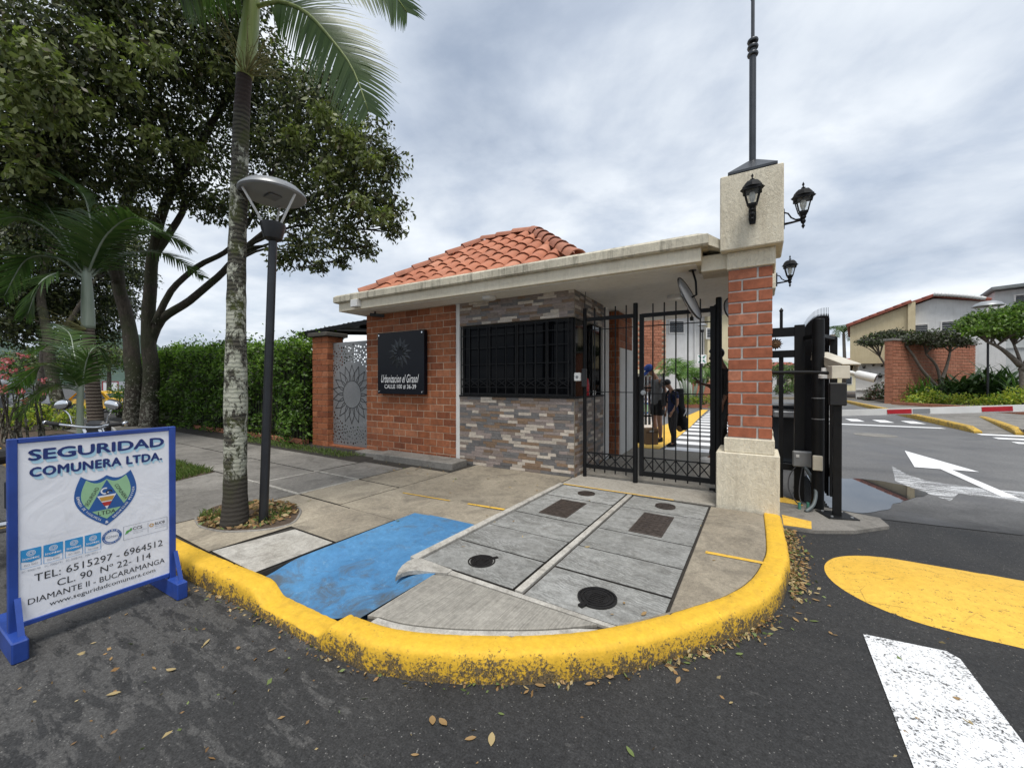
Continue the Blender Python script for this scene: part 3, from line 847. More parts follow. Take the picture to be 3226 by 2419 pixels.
def frond(mb_r, leaflets, path, ln, wid, n, droop=0.6, rad=0.02, up=Vector((0, 0, 1)), vee=0.35, taper=True):
    """pinnate frond: rachis tube into mb_r, leaflets (strips of three quads) into mb leaflets"""
    P = [Vector(p) for p in path]
    # resample
    seg = [0.0]
    for i in range(1, len(P)):
        seg.append(seg[-1] + (P[i] - P[i - 1]).length)
    def at(t):
        s = t * seg[-1]
        for i in range(1, len(P)):
            if s <= seg[i] + 1e-9:
                k = (s - seg[i - 1]) / max(1e-9, seg[i] - seg[i - 1])
                a = P[max(i - 2, 0)]; b = P[i - 1]; c = P[i]; d = P[min(i + 1, len(P) - 1)]
                return 0.5 * ((2 * b) + (c - a) * k + (2 * a - 5 * b + 4 * c - d) * k * k + (3 * b - a - 3 * c + d) * k ** 3)
        return P[-1].copy()
    pts = [at(i / 14) for i in range(15)]
    mb_r.tube(pts, [rad * (1 - 0.8 * i / 14) for i in range(15)], 6)
    for i in range(n):
        t = 0.10 + 0.9 * (i + random.random() * 0.5) / n
        p = at(min(t, 1)); q = at(min(t + 0.02, 1.0)); tg = (q - p)
        if tg.length < 1e-6: tg = p - at(t - 0.03)
        tg.normalize()
        side = tg.cross(up)
        if side.length < 1e-3: side = Vector((1, 0, 0))
        side.normalize(); nrm = side.cross(tg)
        f = math.sin(math.pi * min(1, 0.12 + 0.86 * t)) ** 0.5 if taper else 1.0
        for s in (-1, 1):
            l = ln * f * random.uniform(0.85, 1.1)
            d = (side * s * 0.9 + tg * (0.35 + 0.5 * t) + nrm * (vee * random.uniform(0.4, 1.2))).normalized()
            w = wid * random.uniform(0.8, 1.15)
            row = []
            pos = p.copy()
            ax = d.cross(nrm + Vector((0.01, 0.02, 0.0))).normalized()
            nseg = 3
            for k in range(nseg + 1):
                ww = w * (1 - (k / nseg) ** 2 * 0.92) * 0.5
                row.append((pos + ax * ww, pos - ax * ww))
                d = (d + Vector((0, 0, -1)) * droop * (0.25 + 0.5 * k / nseg) * random.uniform(0.8, 1.2)).normalized()
                pos = pos + d * (l / nseg)
            vs = [x for r_ in row for x in r_]
            leaflets.add(vs, [(2 * k, 2 * k + 1, 2 * k + 3, 2 * k + 2) for k in range(nseg)])

def skin_body(edges_pts, edges, radii, name, mat, parent, sub=2, root=0):
    me = bpy.data.meshes.new('skel')
    me.from_pydata([tuple(p) for p in edges_pts], edges, [])
    ob = bpy.data.objects.new('skel', me)
    COL.objects.link(ob)
    md = ob.modifiers.new('skin', 'SKIN')
    md.use_smooth_shade = True
    md.branch_smoothing = 0.6
    if not me.skin_vertices:
        bm = bmesh.new(); bm.from_mesh(me); bm.verts.layers.skin.verify(); bm.to_mesh(me); bm.free()
    for i, r in enumerate(radii):
        rr = r if hasattr(r, '__len__') else (r, r)
        me.skin_vertices[0].data[i].radius = rr
        me.skin_vertices[0].data[i].use_root = (i == root)
    ss = ob.modifiers.new('sub', 'SUBSURF'); ss.levels = sub; ss.render_levels = sub
    bpy.context.view_layer.update()
    res = evaluated_mesh(ob, name)
    bpy.data.objects.remove(ob); bpy.data.meshes.remove(me)
    res.materials.clear(); res.materials.append(M[mat])
    res.polygons.foreach_set('use_smooth', [True] * len(res.polygons))
    return link(name, res, parent)
# ---------------------------------------------------------------- ground and pavements
SW = 0.128                                    # pavement height above the street
def gz(x):
    if x > -22: return 0.0
    t = min(1, (-22 - x) / 14.0)
    return -0.68 * (t * t * (3 - 2 * t))
def build_ground():
    xs = [-900, -400, -200, -120, -80, -60, -50, -44, -40, -36, -34, -32, -30, -28, -26, -24, -22, -12, -6, 0, 6, 12, 25, 60, 200, 900]
    ys = [-600, -100, -20, 0, 20, 60, 140, 400, 1500]
    vs = [(x, y, gz(x)) for y in ys for x in xs]
    n = len(xs)
    fs = [(j * n + i, j * n + i + 1, (j + 1) * n + i + 1, (j + 1) * n + i) for j in range(len(ys) - 1) for i in range(n - 1)]
    struct(MB().add(vs, fs).build('road', 'asphalt_street'))
    struct(MB().sheet([(0.19, 5.34), (0.6, 5.28), (1.0, 5.25), (1.5, 5.31), (2.0, 5.37), (5, 5.6), (30, 6.5), (30, 90), (-16, 90), (-16, 7.72), (0.19, 7.72)], 0.005).build('driveway', 'asphalt_drive'))
    # far hill beyond the town
    vs, fs = [], []
    nn = 60
    for i in range(nn + 1):
        x = -900; y = -300 + 900 * i / nn
        h = 60 + 55 * noise.noise(Vector((i * 0.13, 2.1, 0))) + 20 * noise.noise(Vector((i * 0.4, 7.1, 0)))
        vs += [(x + 160, y, -3), (x + 60, y, h * 0.55), (x - 40, y, h)]
    for i in range(nn):
        for k in range(2):
            a = i * 3 + k
            fs.append((a, a + 1, a + 4, a + 3))
    struct(MB().add(vs, fs).build('hill', 'hill_forest', smooth=True))
build_ground()

# ---- yellow kerb, swept along the measured edge
KP = [(-22, 0.98), (-12, 1.0), (-8, 1.02), (-5, 1.05), (-3.6, 1.088), (-3.1, 1.112), (-2.75, 1.135), (-2.5, 1.15), (-2.2, 1.16), (-1.93, 1.172), (-1.72, 1.18), (-1.489, 1.222), (-1.238, 1.328), (-1.017, 1.454), (-0.806, 1.594), (-0.606, 1.763), (-0.405, 1.991), (-0.189, 2.284), (-0.026, 2.546), (0.094, 2.859), (0.165, 3.247), (0.184, 3.574), (0.172, 4.405)]
def resample(pts, step_fn):
    out = []
    for i in range(len(pts) - 1):
        a = Vector(pts[max(i - 1, 0)]); b = Vector(pts[i]); c = Vector(pts[i + 1]); d = Vector(pts[min(i + 2, len(pts) - 1)])
        n = max(1, int((c - b).length / step_fn((b + c) / 2)))
        for k in range(n):
            t = k / n
            if (c - b).length > 2 or (b - a).length > 2:
                out.append(b.lerp(c, t))
            else:
                out.append(0.5 * ((2 * b) + (c - a) * t + (2 * a - 5 * b + 4 * c - d) * t * t + (3 * b - a - 3 * c + d) * t ** 3))
    out.append(Vector(pts[-1]))
    return out
KPATH = resample(KP, lambda p: 0.02 if p.x > -3.4 else (0.1 if p.x > -6 else 0.6))
def knormal(i):
    a = KPATH[max(i - 1, 0)]; b = KPATH[min(i + 1, len(KPATH) - 1)]
    t = (b - a).normalized()
    return Vector((-t.y, t.x))
def sstep(a, b, x):
    t = max(0, min(1, (x - a) / (b - a)))
    return t * t * (3 - 2 * t)
def kerb_h(p):
    if p.y > 1.6 or p.x > -1.5: return 0.134
    dip = sstep(-2.58, -2.44, p.x) * (1 - sstep(-1.94, -1.82, p.x))
    return 0.134 - 0.075 * dip
KINNER = [KPATH[i] + knormal(i) * 0.138 for i in range(len(KPATH))]
def build_kerb():
    vs, fs = [], []
    prof = [(-0.006, 0, -0.03), (-0.004, 0.25, 0), (0.0, 0.55, 0), (0.004, 0.80, 0), (0.014, 0.93, 0), (0.032, 0.99, 0), (0.06, 1.0, 0), (0.10, 1.0, 0), (0.130, 0.995, 0), (0.138, 0.93, 0), (0.139, 0.5, 0)]
    m = len(prof)
    for i, p in enumerate(KPATH):
        nn = knormal(i); h = kerb_h(p)
        lump = 0.006 * noise.noise(Vector((p.x * 5, p.y * 5, 3))) + 0.004 * noise.noise(Vector((p.x * 17, p.y * 17, 9)))
        gro = min((abs((p - Vector(q)).length) for q in ((-0.945, 1.50), (0.178, 3.30), (-1.80, 1.178), (-3.0, 1.117), (-0.30, 2.13))))
        cut = 0.007 if gro < 0.011 else 0.0
        for o, hz, dz in prof:
            j = 0.004 * noise.noise(Vector((p.x * 40, p.y * 40, hz * 9))) if hz < 0.98 else 0.0018 * noise.noise(Vector((p.x * 30, p.y * 30, o * 60)))
            w = (lump + j) if o < 0.05 else 0
            q = p + nn * (o + w + (cut if o < .05 else 0))
            vs.append((q.x, q.y, h * hz - (cut if hz > .9 else 0) + dz + (j if hz > 0.9 else 0) + lump * 0.25 * (hz > 0.9)))
    for i in range(len(KPATH) - 1):
        for k in range(m - 1):
            a = i * m + k
            fs.append((a, a + m, a + m + 1, a + 1))
    e = (len(KPATH) - 1) * m
    fs.append(tuple(e + k for k in range(m)))
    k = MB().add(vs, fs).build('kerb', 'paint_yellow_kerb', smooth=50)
    struct(k)
build_kerb()

# ---- pavement: dark bed plus separate cast panels with open joints
def inner_between(x0, x1, ymin=0):
    return [(p.x, p.y) for p in KINNER if x0 <= p.x <= x1 and p.y >= ymin]
def build_pavement():
    bed = MB()
    bed.box(-22, -2.77, 1.17, 4.80, -0.05, 0.112)
    bed.box(-2.77, -2.06, 2.60, 4.80, -0.05, 0.112)
    inner = [(p.x, p.y) for p in KINNER if p.x > -1.72]
    bed.prism([(-2.06, 4.80), (-2.06, 1.99), (-1.77, 1.985), (-1.765, 1.36)] + inner + [(0.035, 4.80)], -0.05, 0.112)
    base = struct(bed.build('pavement', 'joint_dirt'))
    def panel(poly, mat='concrete_sandy', z=SW, name='paving_panel', jitter=0.002):
        cx = sum(p[0] for p in poly) / len(poly); cy = sum(p[1] for p in poly) / len(poly)
        z += random.uniform(-jitter, jitter)
        loc = [(p[0] - cx, p[1] - cy) for p in poly]
        mb = MB(); n = len(loc)
        a = sum(loc[i][0] * loc[(i + 1) % n][1] - loc[(i + 1) % n][0] * loc[i][1] for i in range(n))
        if a < 0: loc = loc[::-1]
        # slightly arrised top edge
        ins = []
        for i in range(n):
            p0 = Vector(loc[i - 1]); p = Vector(loc[i]); p1 = Vector(loc[(i + 1) % n])
            n0 = Vector((-(p - p0).y, (p - p0).x)).normalized(); n1 = Vector((-(p1 - p).y, (p1 - p).x)).normalized()
            b = (n0 + n1); b = b.normalized() if b.length > 1e-4 else n0
            ins.append(p + b * 0.006)
        vs = [(p[0], p[1], -0.03) for p in loc] + [(p[0], p[1], -0.004) for p in loc] + [(p[0], p[1], 0) for p in ins]
        fs = [tuple(i + 2 * n for i in f) for f in flat_faces(ins)]
        for r in (0, n):
            fs += [(r + i, r + (i + 1) % n, r + n + (i + 1) % n, r + n + i) for i in range(n)]
        nt_ = len(flat_faces(ins))
        mb.add(vs, fs); mb.mi = [0] * nt_ + [1] * n + [0] * n
        return mb.build(name, [mat, 'joint_dirt' if name in ('paving_panel', 'service_slab') else mat], base, loc=(cx, cy, z))
    def rect(x0, x1, y0, y1, mat='concrete_sandy', g=0.009, **k):
        return panel([(x0 + g, y0 + g), (x1 - g, y0 + g), (x1 - g, y1 - g), (x0 + g, y1 - g)], mat, **k)
    # near the facade
    panel([(-3.575, 2.43), (-2.77, 2.43), (-2.765, 2.66), (-2.075, 2.70), (-2.07, 3.15), (-3.575, 3.08)])
    panel([(-3.575, 3.09), (-2.07, 3.16), (-2.07, 4.78), (-3.575, 4.70)])
    panel([(-3.40, 1.845), (-2.775, 1.85), (-2.775, 2.42), (-3.40, 2.42)])
    panel([(-3.385, 1.262), (-2.775, 1.268), (-2.785, 1.825), (-3.30, 1.822)], 'concrete_pale', SW + 0.004)
    rect(-4.32, -3.40, 1.24, 2.42, 'concrete_sandy')
    rect(-4.32, -3.585, 2.43, 3.20, 'concrete_sandy'); rect(-4.32, -3.585, 3.21, 4.10, 'concrete_sandy')
    rect(-5.2, -4.33, 2.43, 3.17, 'concrete_grey', g=0.03); rect(-5.2, -4.33, 3.20, 3.96, 'concrete_grey')
    rect(-5.3, -4.33, 1.24, 2.41, 'concrete_grey')
    panel([(-5.92, 1.24), (-5.31, 1.24), (-5.31, 2.41), (-6.35, 2.41)], 'concrete_grey')
    x = -5.21
    k = 0
    while x > -21:
        w = random.uniform(0.85, 1.0)
        rect(x - w, x, 2.43, 3.15, 'concrete_grey', g=0.008)
        rect(x - w, x, 3.16, 3.86, 'concrete_grey', g=0.008)
        x -= w
    # pale cement lips left along some joints
    for poly in ([(-5.22, 2.415), (-4.31, 2.405), (-4.31, 2.445), (-5.22, 2.455)], [(-4.335, 2.44), (-4.335, 3.19), (-4.305, 3.19), (-4.30, 2.44)], [(-5.2, 3.165), (-4.33, 3.175), (-4.33, 3.205), (-5.2, 3.195)], [(-5.22, 2.44), (-5.22, 3.2), (-5.185, 3.2), (-5.18, 2.44)], [(-6.0, 2.41), (-5.22, 2.42), (-5.22, 2.44), (-6.0, 2.44)]):
        panel(poly, 'concrete_pale', SW + 0.004, 'cement_strip')
    # threshold and passage floor
    panel([(-2.055, 4.375), (0.035, 4.445), (0.035, 7.60), (-2.055, 7.60)], 'floor_smooth', SW, 'floor_panel')
    bed2 = MB().box(-2.056, 0.034, 4.80, 7.61, -0.05, 0.10).build('floor_bed', 'concrete_dark', base)
    # strips round the service slabs
    panel([(-2.075, 1.955), (-2.008, 1.95), (-2.008, 4.36), (-2.06, 4.36)], 'concrete_pale', SW + 0.012, 'border_strip')
    panel([(-1.229, 1.985), (-1.181, 1.985), (-1.181, 4.34), (-1.229, 4.34)], 'concrete_pale', SW + 0.003, 'border_strip')
    # ribbed service slabs
    for rows, x0, x1 in (([1.978, 2.397, 2.80, 3.219, 3.88, 4.345], -2.0, -1.238), ([1.978, 2.391, 2.797, 3.226, 3.91, 4.345], -1.172, -0.418)):
        for i in range(5):
            if i == 0 and x0 > -1.5:
                panel([(x0 + .01, rows[0]), (-0.60, rows[0]), (x1 - .01, 2.15), (x1 - .01, rows[1] - .01), (x0 + .01, rows[1] - .01)], 'slab_ribbed', SW, 'service_slab', 0.003)
            else:
                rect(x0, x1, rows[i], rows[i + 1], 'slab_ribbed', 0.010, name='service_slab', jitter=0.003)
    # broomed segment toward the corner, with its pale edging
    cur = inner_between(-1.70, -0.62)
    seg = [(p[0] - 0.010, p[1] + 0.055) for p in cur]
    panel([(-1.66, 1.912), (-1.772, 1.862), (-1.755, 1.352)] + [p for p in seg if -1.70 < p[0] < -0.80] + [(-0.70, 1.925)], 'concrete_broomed', SW, 'broomed_panel')
    outer_edge = [(p[0], p[1] + 0.004) for p in cur]
    panel(outer_edge[:-4] + [(p[0], p[1] + 0.048) for p in cur[:-12][::-1]], 'concrete_pale', SW + 0.002, 'cement_strip')
    panel([(-1.70, 1.92), (-1.60, 1.928), (-0.64, 1.935), (-0.61, 1.962), (-1.6, 1.97), (-1.70, 1.97)], 'concrete_pale', SW + 0.003, 'cement_strip')
    # curved lip at the foot of the border strip
    panel([(-1.985, 1.985), (-2.035, 1.96), (-2.045, 1.90), (-2.03, 1.84), (-1.995, 1.775), (-1.938, 1.70), (-1.95, 1.765), (-1.93, 1.81), (-1.895, 1.842), (-1.80, 1.876), (-1.702, 1.918), (-1.702, 1.97)], 'concrete_pale', SW + 0.009, 'cement_lip')
    # right-hand apron inside the kerb
    cr = [(p.x, p.y) for p in KINNER if p.x > -0.60 and p.y < 4.34]
    panel([(-0.408, 4.355), (-0.408, 2.152), (-0.592, 1.972)] + [(p[0] - 0.004, p[1] + 0.004) for p in cr] + [(0.03, 4.36)], 'concrete_sandy', SW - 0.001, 'apron_panel')
    # yellow lines on the pavement
    for poly, z in (([(-2.01, 4.352), (-0.76, 4.365), (-0.76, 4.392), (-2.01, 4.38)], SW + 0.004), ([(-0.33, 3.135), (0.028, 3.155), (0.028, 3.195), (-0.33, 3.178)], SW + 0.005), ([(-2.5, 3.112), (-2.085, 3.152), (-2.085, 3.195), (-2.5, 3.145)], SW + 0.006), ([(-3.36, 3.045), (-2.72, 3.098), (-2.72, 3.118), (-3.36, 3.062)], SW + 0.006)):
        MB().sheet(poly, z).build('painted_line', 'paint_yellow_road', base)
    return base
PAVE = build_pavement()

def build_ramp():
    # blue wheelchair ramp running down to the dropped kerb, with sloped cheeks
    top_y, bot_y = 2.68, 1.292
    def zmain(t): return SW + 0.001 - 0.083 * sstep(0.0, 1.0, t)
    mb = MB(); vs, fs = [], []
    nx, ny = 24, 40
    for j in range(ny + 1):
        t = j / ny; y = top_y + (bot_y - top_y) * t
        for i in range(nx + 1):
            s = i / nx; x = -2.765 + 0.705 * s
            zc = zmain(t); left = 1 - sstep(0.08, 0.30, s)
            zz = zc + (SW - 0.004 - zc) * left * 0.92 * (1 - sstep(.8, 1.0, t) * .6)
            vs.append((x, y + 0.03 * s * (1 - t), zz + 0.003 * (1 - t) * noise.noise(Vector((x * 6, y * 6, 0)))))
    for j in range(ny):
        for i in range(nx):
            a = j * (nx + 1) + i
            fs.append((a, a + nx + 1, a + nx + 2, a + 1))
    mb.add(vs, fs)
    # right cheek rising to the broomed concrete
    vs, fs = [], []
    y0, y1 = 1.985, 1.312
    for j in range(ny + 1):
        k = j / ny; y = y0 + (y1 - y0) * k; t = (top_y - y) / (top_y - bot_y)
        for i in range(9):
            s = i / 8; x = -2.06 + 0.288 * s
            zc = zmain(t); vs.append((x, y, zc + (SW - .003 - zc) * sstep(.05, 1, s) + 0.003 * noise.noise(Vector((x * 6, y * 6, 0))) * (1 - s)))
    for j in range(ny):
        for i in range(8):
            a = j * 9 + i
            fs.append((a, a + 9, a + 10, a + 1))
    mb.add(vs, fs)
    mb.box(-2.76, -1.74, 1.18, 2.5, -.04, .036)
    struct(mb.build('wheelchair_ramp', 'paint_blue_ramp', smooth=True))
build_ramp()

def build_covers():
    def round_cover(x, y, r, mat, label, ear=None):
        mb = MB()
        mb.lathe([(r * 1.12, -0.02), (r * 1.12, 0.004), (r * 1.02, 0.005), (r * 1.0, -0.002), (r * 0.93, -0.002), (r * 0.92, 0.004), (r * 0.84, 0.004), (r * 0.83, -0.001), (r * 0.70, -0.001), (r * 0.69, 0.004), (r * 0.62, 0.004), (r * 0.61, 0.0), (0.001, 0.0)], n=40)
        for k in range(-2, 3):
            mb.box(-r * 0.4, r * 0.4, k * r * 0.19 - r * 0.05, k * r * 0.19 + r * 0.05, -0.001, 0.004)
        if ear is not None:
            c, s = math.cos(ear), math.sin(ear)
            mb.obox((c * r * 1.2, s * r * 1.2, 0.0), (r * 0.5, r * 0.3, 0.012), Matrix.Rotation(ear, 3, 'Z'))
        o = mb.build('manhole_cover', mat, smooth=30, loc=(x, y, SW + 0.004))
        tag(o, label, 'manhole cover', 'service covers in the ribbed slabs')
    round_cover(-1.615, 2.173, 0.085, 'cast_iron_dark', 'small round iron cover on the front left ribbed slab beside the blue ramp', R(60))
    round_cover(-0.784, 2.159, 0.100, 'cast_iron_dark', 'larger round iron cover on the front right ribbed slab nearest the yellow kerb', R(-110))
    round_cover(-1.621, 4.118, 0.085, 'cast_iron', 'small round brown cover on the left ribbed slab nearest the gate')
    round_cover(-0.792, 4.114, 0.085, 'cast_iron', 'small round cover on the right ribbed slab nearest the gate beside the pillar')
    for x, y, w, h, lab in ((-1.627, 3.53, 0.285, 0.50, 'rectangular rusty iron plate set in the left ribbed slab'), (-0.790, 3.545, 0.265, 0.54, 'rectangular rusty iron plate set in the right ribbed slab')):
        mb = MB()
        mb.cbox(-w / 2, w / 2, -h / 2, h / 2, -0.02, 0.004, 0.003)
        mb.cbox(-w / 2 + .02, w / 2 - .02, -h / 2 + .02, h / 2 - .02, 0.004, 0.007, 0.002)
        for i in range(5):
            for j in range(9):
                xx = -w / 2 + .045 + i * (w - .09) / 4; yy = -h / 2 + .05 + j * (h - .1) / 8
                if abs(yy) < 0.11 and abs(xx) < 0.08: continue
                mb.obox((xx, yy, 0.008), (0.028, 0.008, 0.004), Matrix.Rotation(R(45 if (i + j) % 2 else -45), 3, 'Z'))
        for k, yy in enumerate((-0.05, 0.0, 0.05)):
            mb.box(-0.06, 0.06, yy - 0.012, yy + 0.012, 0.007, 0.010)
        tag(mb.build('access_plate', 'cast_iron', loc=(x, y, SW + 0.002)), lab, 'access plate', 'service covers in the ribbed slabs')
build_covers()

def build_road_marks():
    # speed hump with a rounded end
    vs, fs = [], []
    nx, ny = 90, 18
    for i in range(nx + 1):
        x = 0.40 + 4.6 * (i / nx) ** 1.6
        e = min(1.0, (x - 0.40) / 0.55)
        half = 0.52 * math.sqrt(max(0, 1 - (1 - e) ** 2.2)) + 0.004
        for j in range(ny + 1):
            s = -1 + 2 * j / ny
            y = 3.60 + 0.02 * (x - 0.4) + s * half + 0.006 * noise.noise(Vector((x * 9, s * 2, 0)))
            z = 0.001 + 0.062 * (1 - s * s) * min(1, e * 1.15) + 0.001 * noise.noise(Vector((x * 20, y * 20, 0)))
            vs.append((x, y, z))
    for i in range(nx):
        for j in range(ny):
            a = i * (ny + 1) + j
            fs.append((a, a + ny + 1, a + ny + 2, a + 1))
    struct(MB().add(vs, fs).build('speed_hump', 'paint_yellow_road', smooth=True))
    def mark(poly, mat, z=0.005, name='road_marking'):
        struct(MB().sheet(poly, z).build(name, mat))
    mark([(0.475, 2.80), (0.80, 2.845), (0.835, 2.80), (0.875, 0.4), (0.44, 0.4)], 'paint_white_road')
    mark([(2.425, 10.71), (2.80, 8.76), (2.515, 8.76), (2.56, 7.0), (2.42, 7.0), (2.385, 8.74), (2.09, 8.72)], 'paint_white_crisp', 0.012)
    mark([(1.81, 8.64), (1.83, 7.99), (1.95, 7.60), (2.45, 7.42), (3.2, 7.55), (3.6, 7.7), (3.6, 6.95), (2.6, 6.75), (2.05, 6.95), (1.84, 6.45), (1.69, 6.85), (1.57, 7.34)], 'paint_white_ghost', 0.009)
    mark([(-1.0, 16.15), (4.6, 16.42), (4.55, 16.72), (-1.0, 16.60)], 'paint_white_crisp', 0.010)
    for k in range(8):
        x = 4.2 - 0.75 * k
        mark([(x, 17.9), (x + 0.37, 17.95), (x + 0.33, 18.98), (x - 0.02, 18.96)], 'paint_white_crisp', 0.010)
    for y in (15.15, 14.3, 13.45, 12.6):
        mark([(4.82, y - 0.18), (9, y - 0.06), (9, y + 0.36), (4.84, y + 0.18)], 'paint_white_crisp', 0.010)
    # crossing and yellow strip seen through the passage
    y = 8.35
    while y < 22:
        mark([(-1.62 - 0.03 * (y - 8), y), (0.25, y + 0.08), (0.25, y + 0.53), (-1.63 - 0.03 * (y - 8), y + 0.45)], 'paint_white_crisp', 0.010)
        y += 0.92
    mark([(-2.02, 7.78), (-1.72, 7.8), (-1.70, 10), (-1.78, 13), (-1.98, 17), (-2.15, 21.5), (-2.45, 21.5), (-2.5, 14), (-2.62, 12.5), (-2.45, 9.0)], 'paint_yellow_road', 0.011)
    mark([(-1.98, 7.50), (-1.60, 7.56), (-1.60, 7.60), (-1.98, 7.54)], 'paint_yellow_road', SW + 0.006)
    # manhole in the drive
    mb = MB(); mb.lathe([(0.42, 0.0), (0.42, 0.006), (0.36, 0.006), (0.35, 0.002), (0.31, 0.002), (0.30, 0.006), (0.001, 0.006)], n=36)
    tag(mb.build('manhole_cover', 'concrete_grey', smooth=30, loc=(2.5, 13.5, 0.006)), 'round grey cover flush in the asphalt drive behind the arrow', 'manhole cover')
    # puddle
    pts = [(0.42, 5.52), (0.62, 5.43), (0.86, 5.36), (1.12, 5.60), (1.25, 5.90), (1.42, 6.25), (1.72, 6.72), (1.62, 7.05), (1.45, 7.22), (1.2, 7.27), (0.98, 7.16), (0.80, 7.3), (0.55, 7.1), (0.40, 6.5), (0.36, 5.9)]
    pp = []
    n = len(pts)
    for i in range(n):
        a, b, c, d = [Vector(pts[(i + k) % n]) for k in (-1, 0, 1, 2)]
        for k in range(6):
            t = k / 6
            q = 0.5 * ((2 * b) + (c - a) * t + (2 * a - 5 * b + 4 * c - d) * t * t + (3 * b - a - 3 * c + d) * t ** 3)
            q += Vector((noise.noise(Vector((q.x * 6, q.y * 6, 1))), noise.noise(Vector((q.x * 6, q.y * 6, 5))))) * 0.035
            pp.append((q.x, q.y))
    struct(MB().sheet(pp, 0.0095).build('puddle', 'water'))
    # concrete pad under the gate machinery, with a patch of yellow paint
    pad = MB().prism([(0.186, 4.42), (0.42, 4.44), (0.72, 4.62), (1.02, 4.95), (1.0, 5.20), (0.62, 5.30), (0.30, 5.42), (0.10, 6.2), (0.05, 7.5), (0.036, 4.8)], -0.02, 0.03)
    pad = struct(pad.build('concrete_pad', 'concrete_grey'))
    MB().sheet([(0.19, 4.44), (0.40, 4.455), (0.42, 4.70), (0.19, 4.78)], 0.034).build('painted_patch', 'paint_yellow_road', pad)
    MB().sheet([(0.17, 5.28), (0.40, 5.25), (0.38, 5.42), (0.12, 5.62)], 0.034).build('painted_patch', 'paint_yellow_road', pad)
build_road_marks()

def build_right_verge():
    # far pavement with its yellow kerb, ramp and planting bed edge
    v = MB()
    v.prism([(4.99, 21.2), (6.60, 20.6), (30, 21.6), (30, 36), (8.2, 36), (6.0, 34), (5.6, 60), (4.99, 60)], -0.02, 0.15)
    v.prism([(5.72, 15.55), (30, 16.4), (30, 21.55), (6.66, 20.55)], -0.02, 0.15)
    v.add([(5.0, 15.5, 0.012), (5.58, 15.52, 0.012), (6.55, 20.55, 0.145), (5.0, 21.15, 0.145)], [(0, 1, 2, 3)])
    pv = struct(v.build('pavement_far', 'concrete_grey'))
    def kerb(path, w, h, mat, nm, taper=0):
        vs, fs = [], []
        n = len(path)
        for i, p in enumerate(path):
            p = Vector(p); t = (Vector(path[min(i + 1, n - 1)]) - Vector(path[max(i - 1, 0)])).normalized(); nn = Vector((-t.y, t.x))
            hh = h[i]
            for o, z in ((0, -0.02), (0.0, hh * 0.85), (0.03, hh), (w, hh), (w, -0.02)):
                q = p - nn * o
                vs.append((q.x, q.y, z))
        for i in range(n - 1):
            for k in range(4):
                fs.append((i * 5 + k, i * 5 + 5 + k, i * 5 + 6 + k, i * 5 + 1 + k))
        fs.append((4, 3, 2, 1, 0))
        struct(MB().add(vs, fs).build(nm, mat))
    kerb([(4.84, 15.45), (4.84, 16.0), (4.84, 18), (4.83, 22), (4.8, 30), (4.75, 60)], 0.15, [0.06, 0.16, 0.17, 0.17, 0.17, 0.17], 'paint_yellow_old', 'kerb_far')
    kerb([(5.58, 15.48), (5.7, 16.1), (6.1, 18.2), (6.55, 20.55)], 0.14, [0.07, 0.17, 0.18, 0.17], 'paint_yellow_old', 'kerb_far')
    kerb([(5.72, 15.54), (12, 15.76), (30, 16.39)], 0.14, [0.16] * 3, 'concrete_dark', 'kerb_far')
    struct(MB().prism([(6.3, 29.0), (7.65, 26.4), (8.5, 22.6), (30, 23.6), (30, 60), (6.3, 60)], 0.0, 0.24).build('planting_bed', 'soil'))
    # red brick edging round the bed
    kerb([(6.28, 29.4), (7.62, 26.4), (8.47, 22.55), (30, 23.55)], 0.2, [0.30] * 4, 'brick_garden', 'bed_edging')
build_right_verge()
# ---------------------------------------------------------------- guardhouse
BX, BY, BROT = -1.98, 4.735, R(2.0)
SOF = 2.56                                     # underside of the canopy
def bricks_on(parent, x0, x1, z0, z1, place, mat, bl=0.262, bh=0.101, j=0.010, depth=0.06, start=0.0, halves=False, name='brick', mesh_cache={}):
    """courses of bricks on a wall strip; place(xc, zc) -> (location, rotz)"""
    n = max(1, round((z1 - z0) / (bh + j)))
    pitch = (z1 - z0) / n
    out = []
    for r in range(n):
        zc = z0 + (r + 0.5) * pitch
        off = start + (0 if r % 2 == 0 else (bl + j) / 2)
        x = x0 - off
        while x < x1 - 0.02:
            a = max(x, x0); b = min(x + bl, x1)
            if b - a > 0.025:
                w = round(b - a, 3)
                key = (w, round(pitch - j, 4), depth, mat)
                if key not in mesh_cache:
                    mesh_cache[key] = MB().cbox(-w / 2, w / 2, -depth / 2, depth / 2, -(pitch - j) / 2, (pitch - j) / 2, 0.004).mesh('brick', mat)
                loc, rz = place((a + b) / 2, zc)
                o = link(name, mesh_cache[key], parent)
                loc = Vector(loc)
                o.location = loc + Vector((random.uniform(-.0015, .0015),) * 3)
                o.rotation_euler = (0, random.uniform(-.003, .003), rz)
                out.append(o)
            x += bl + j
    return out

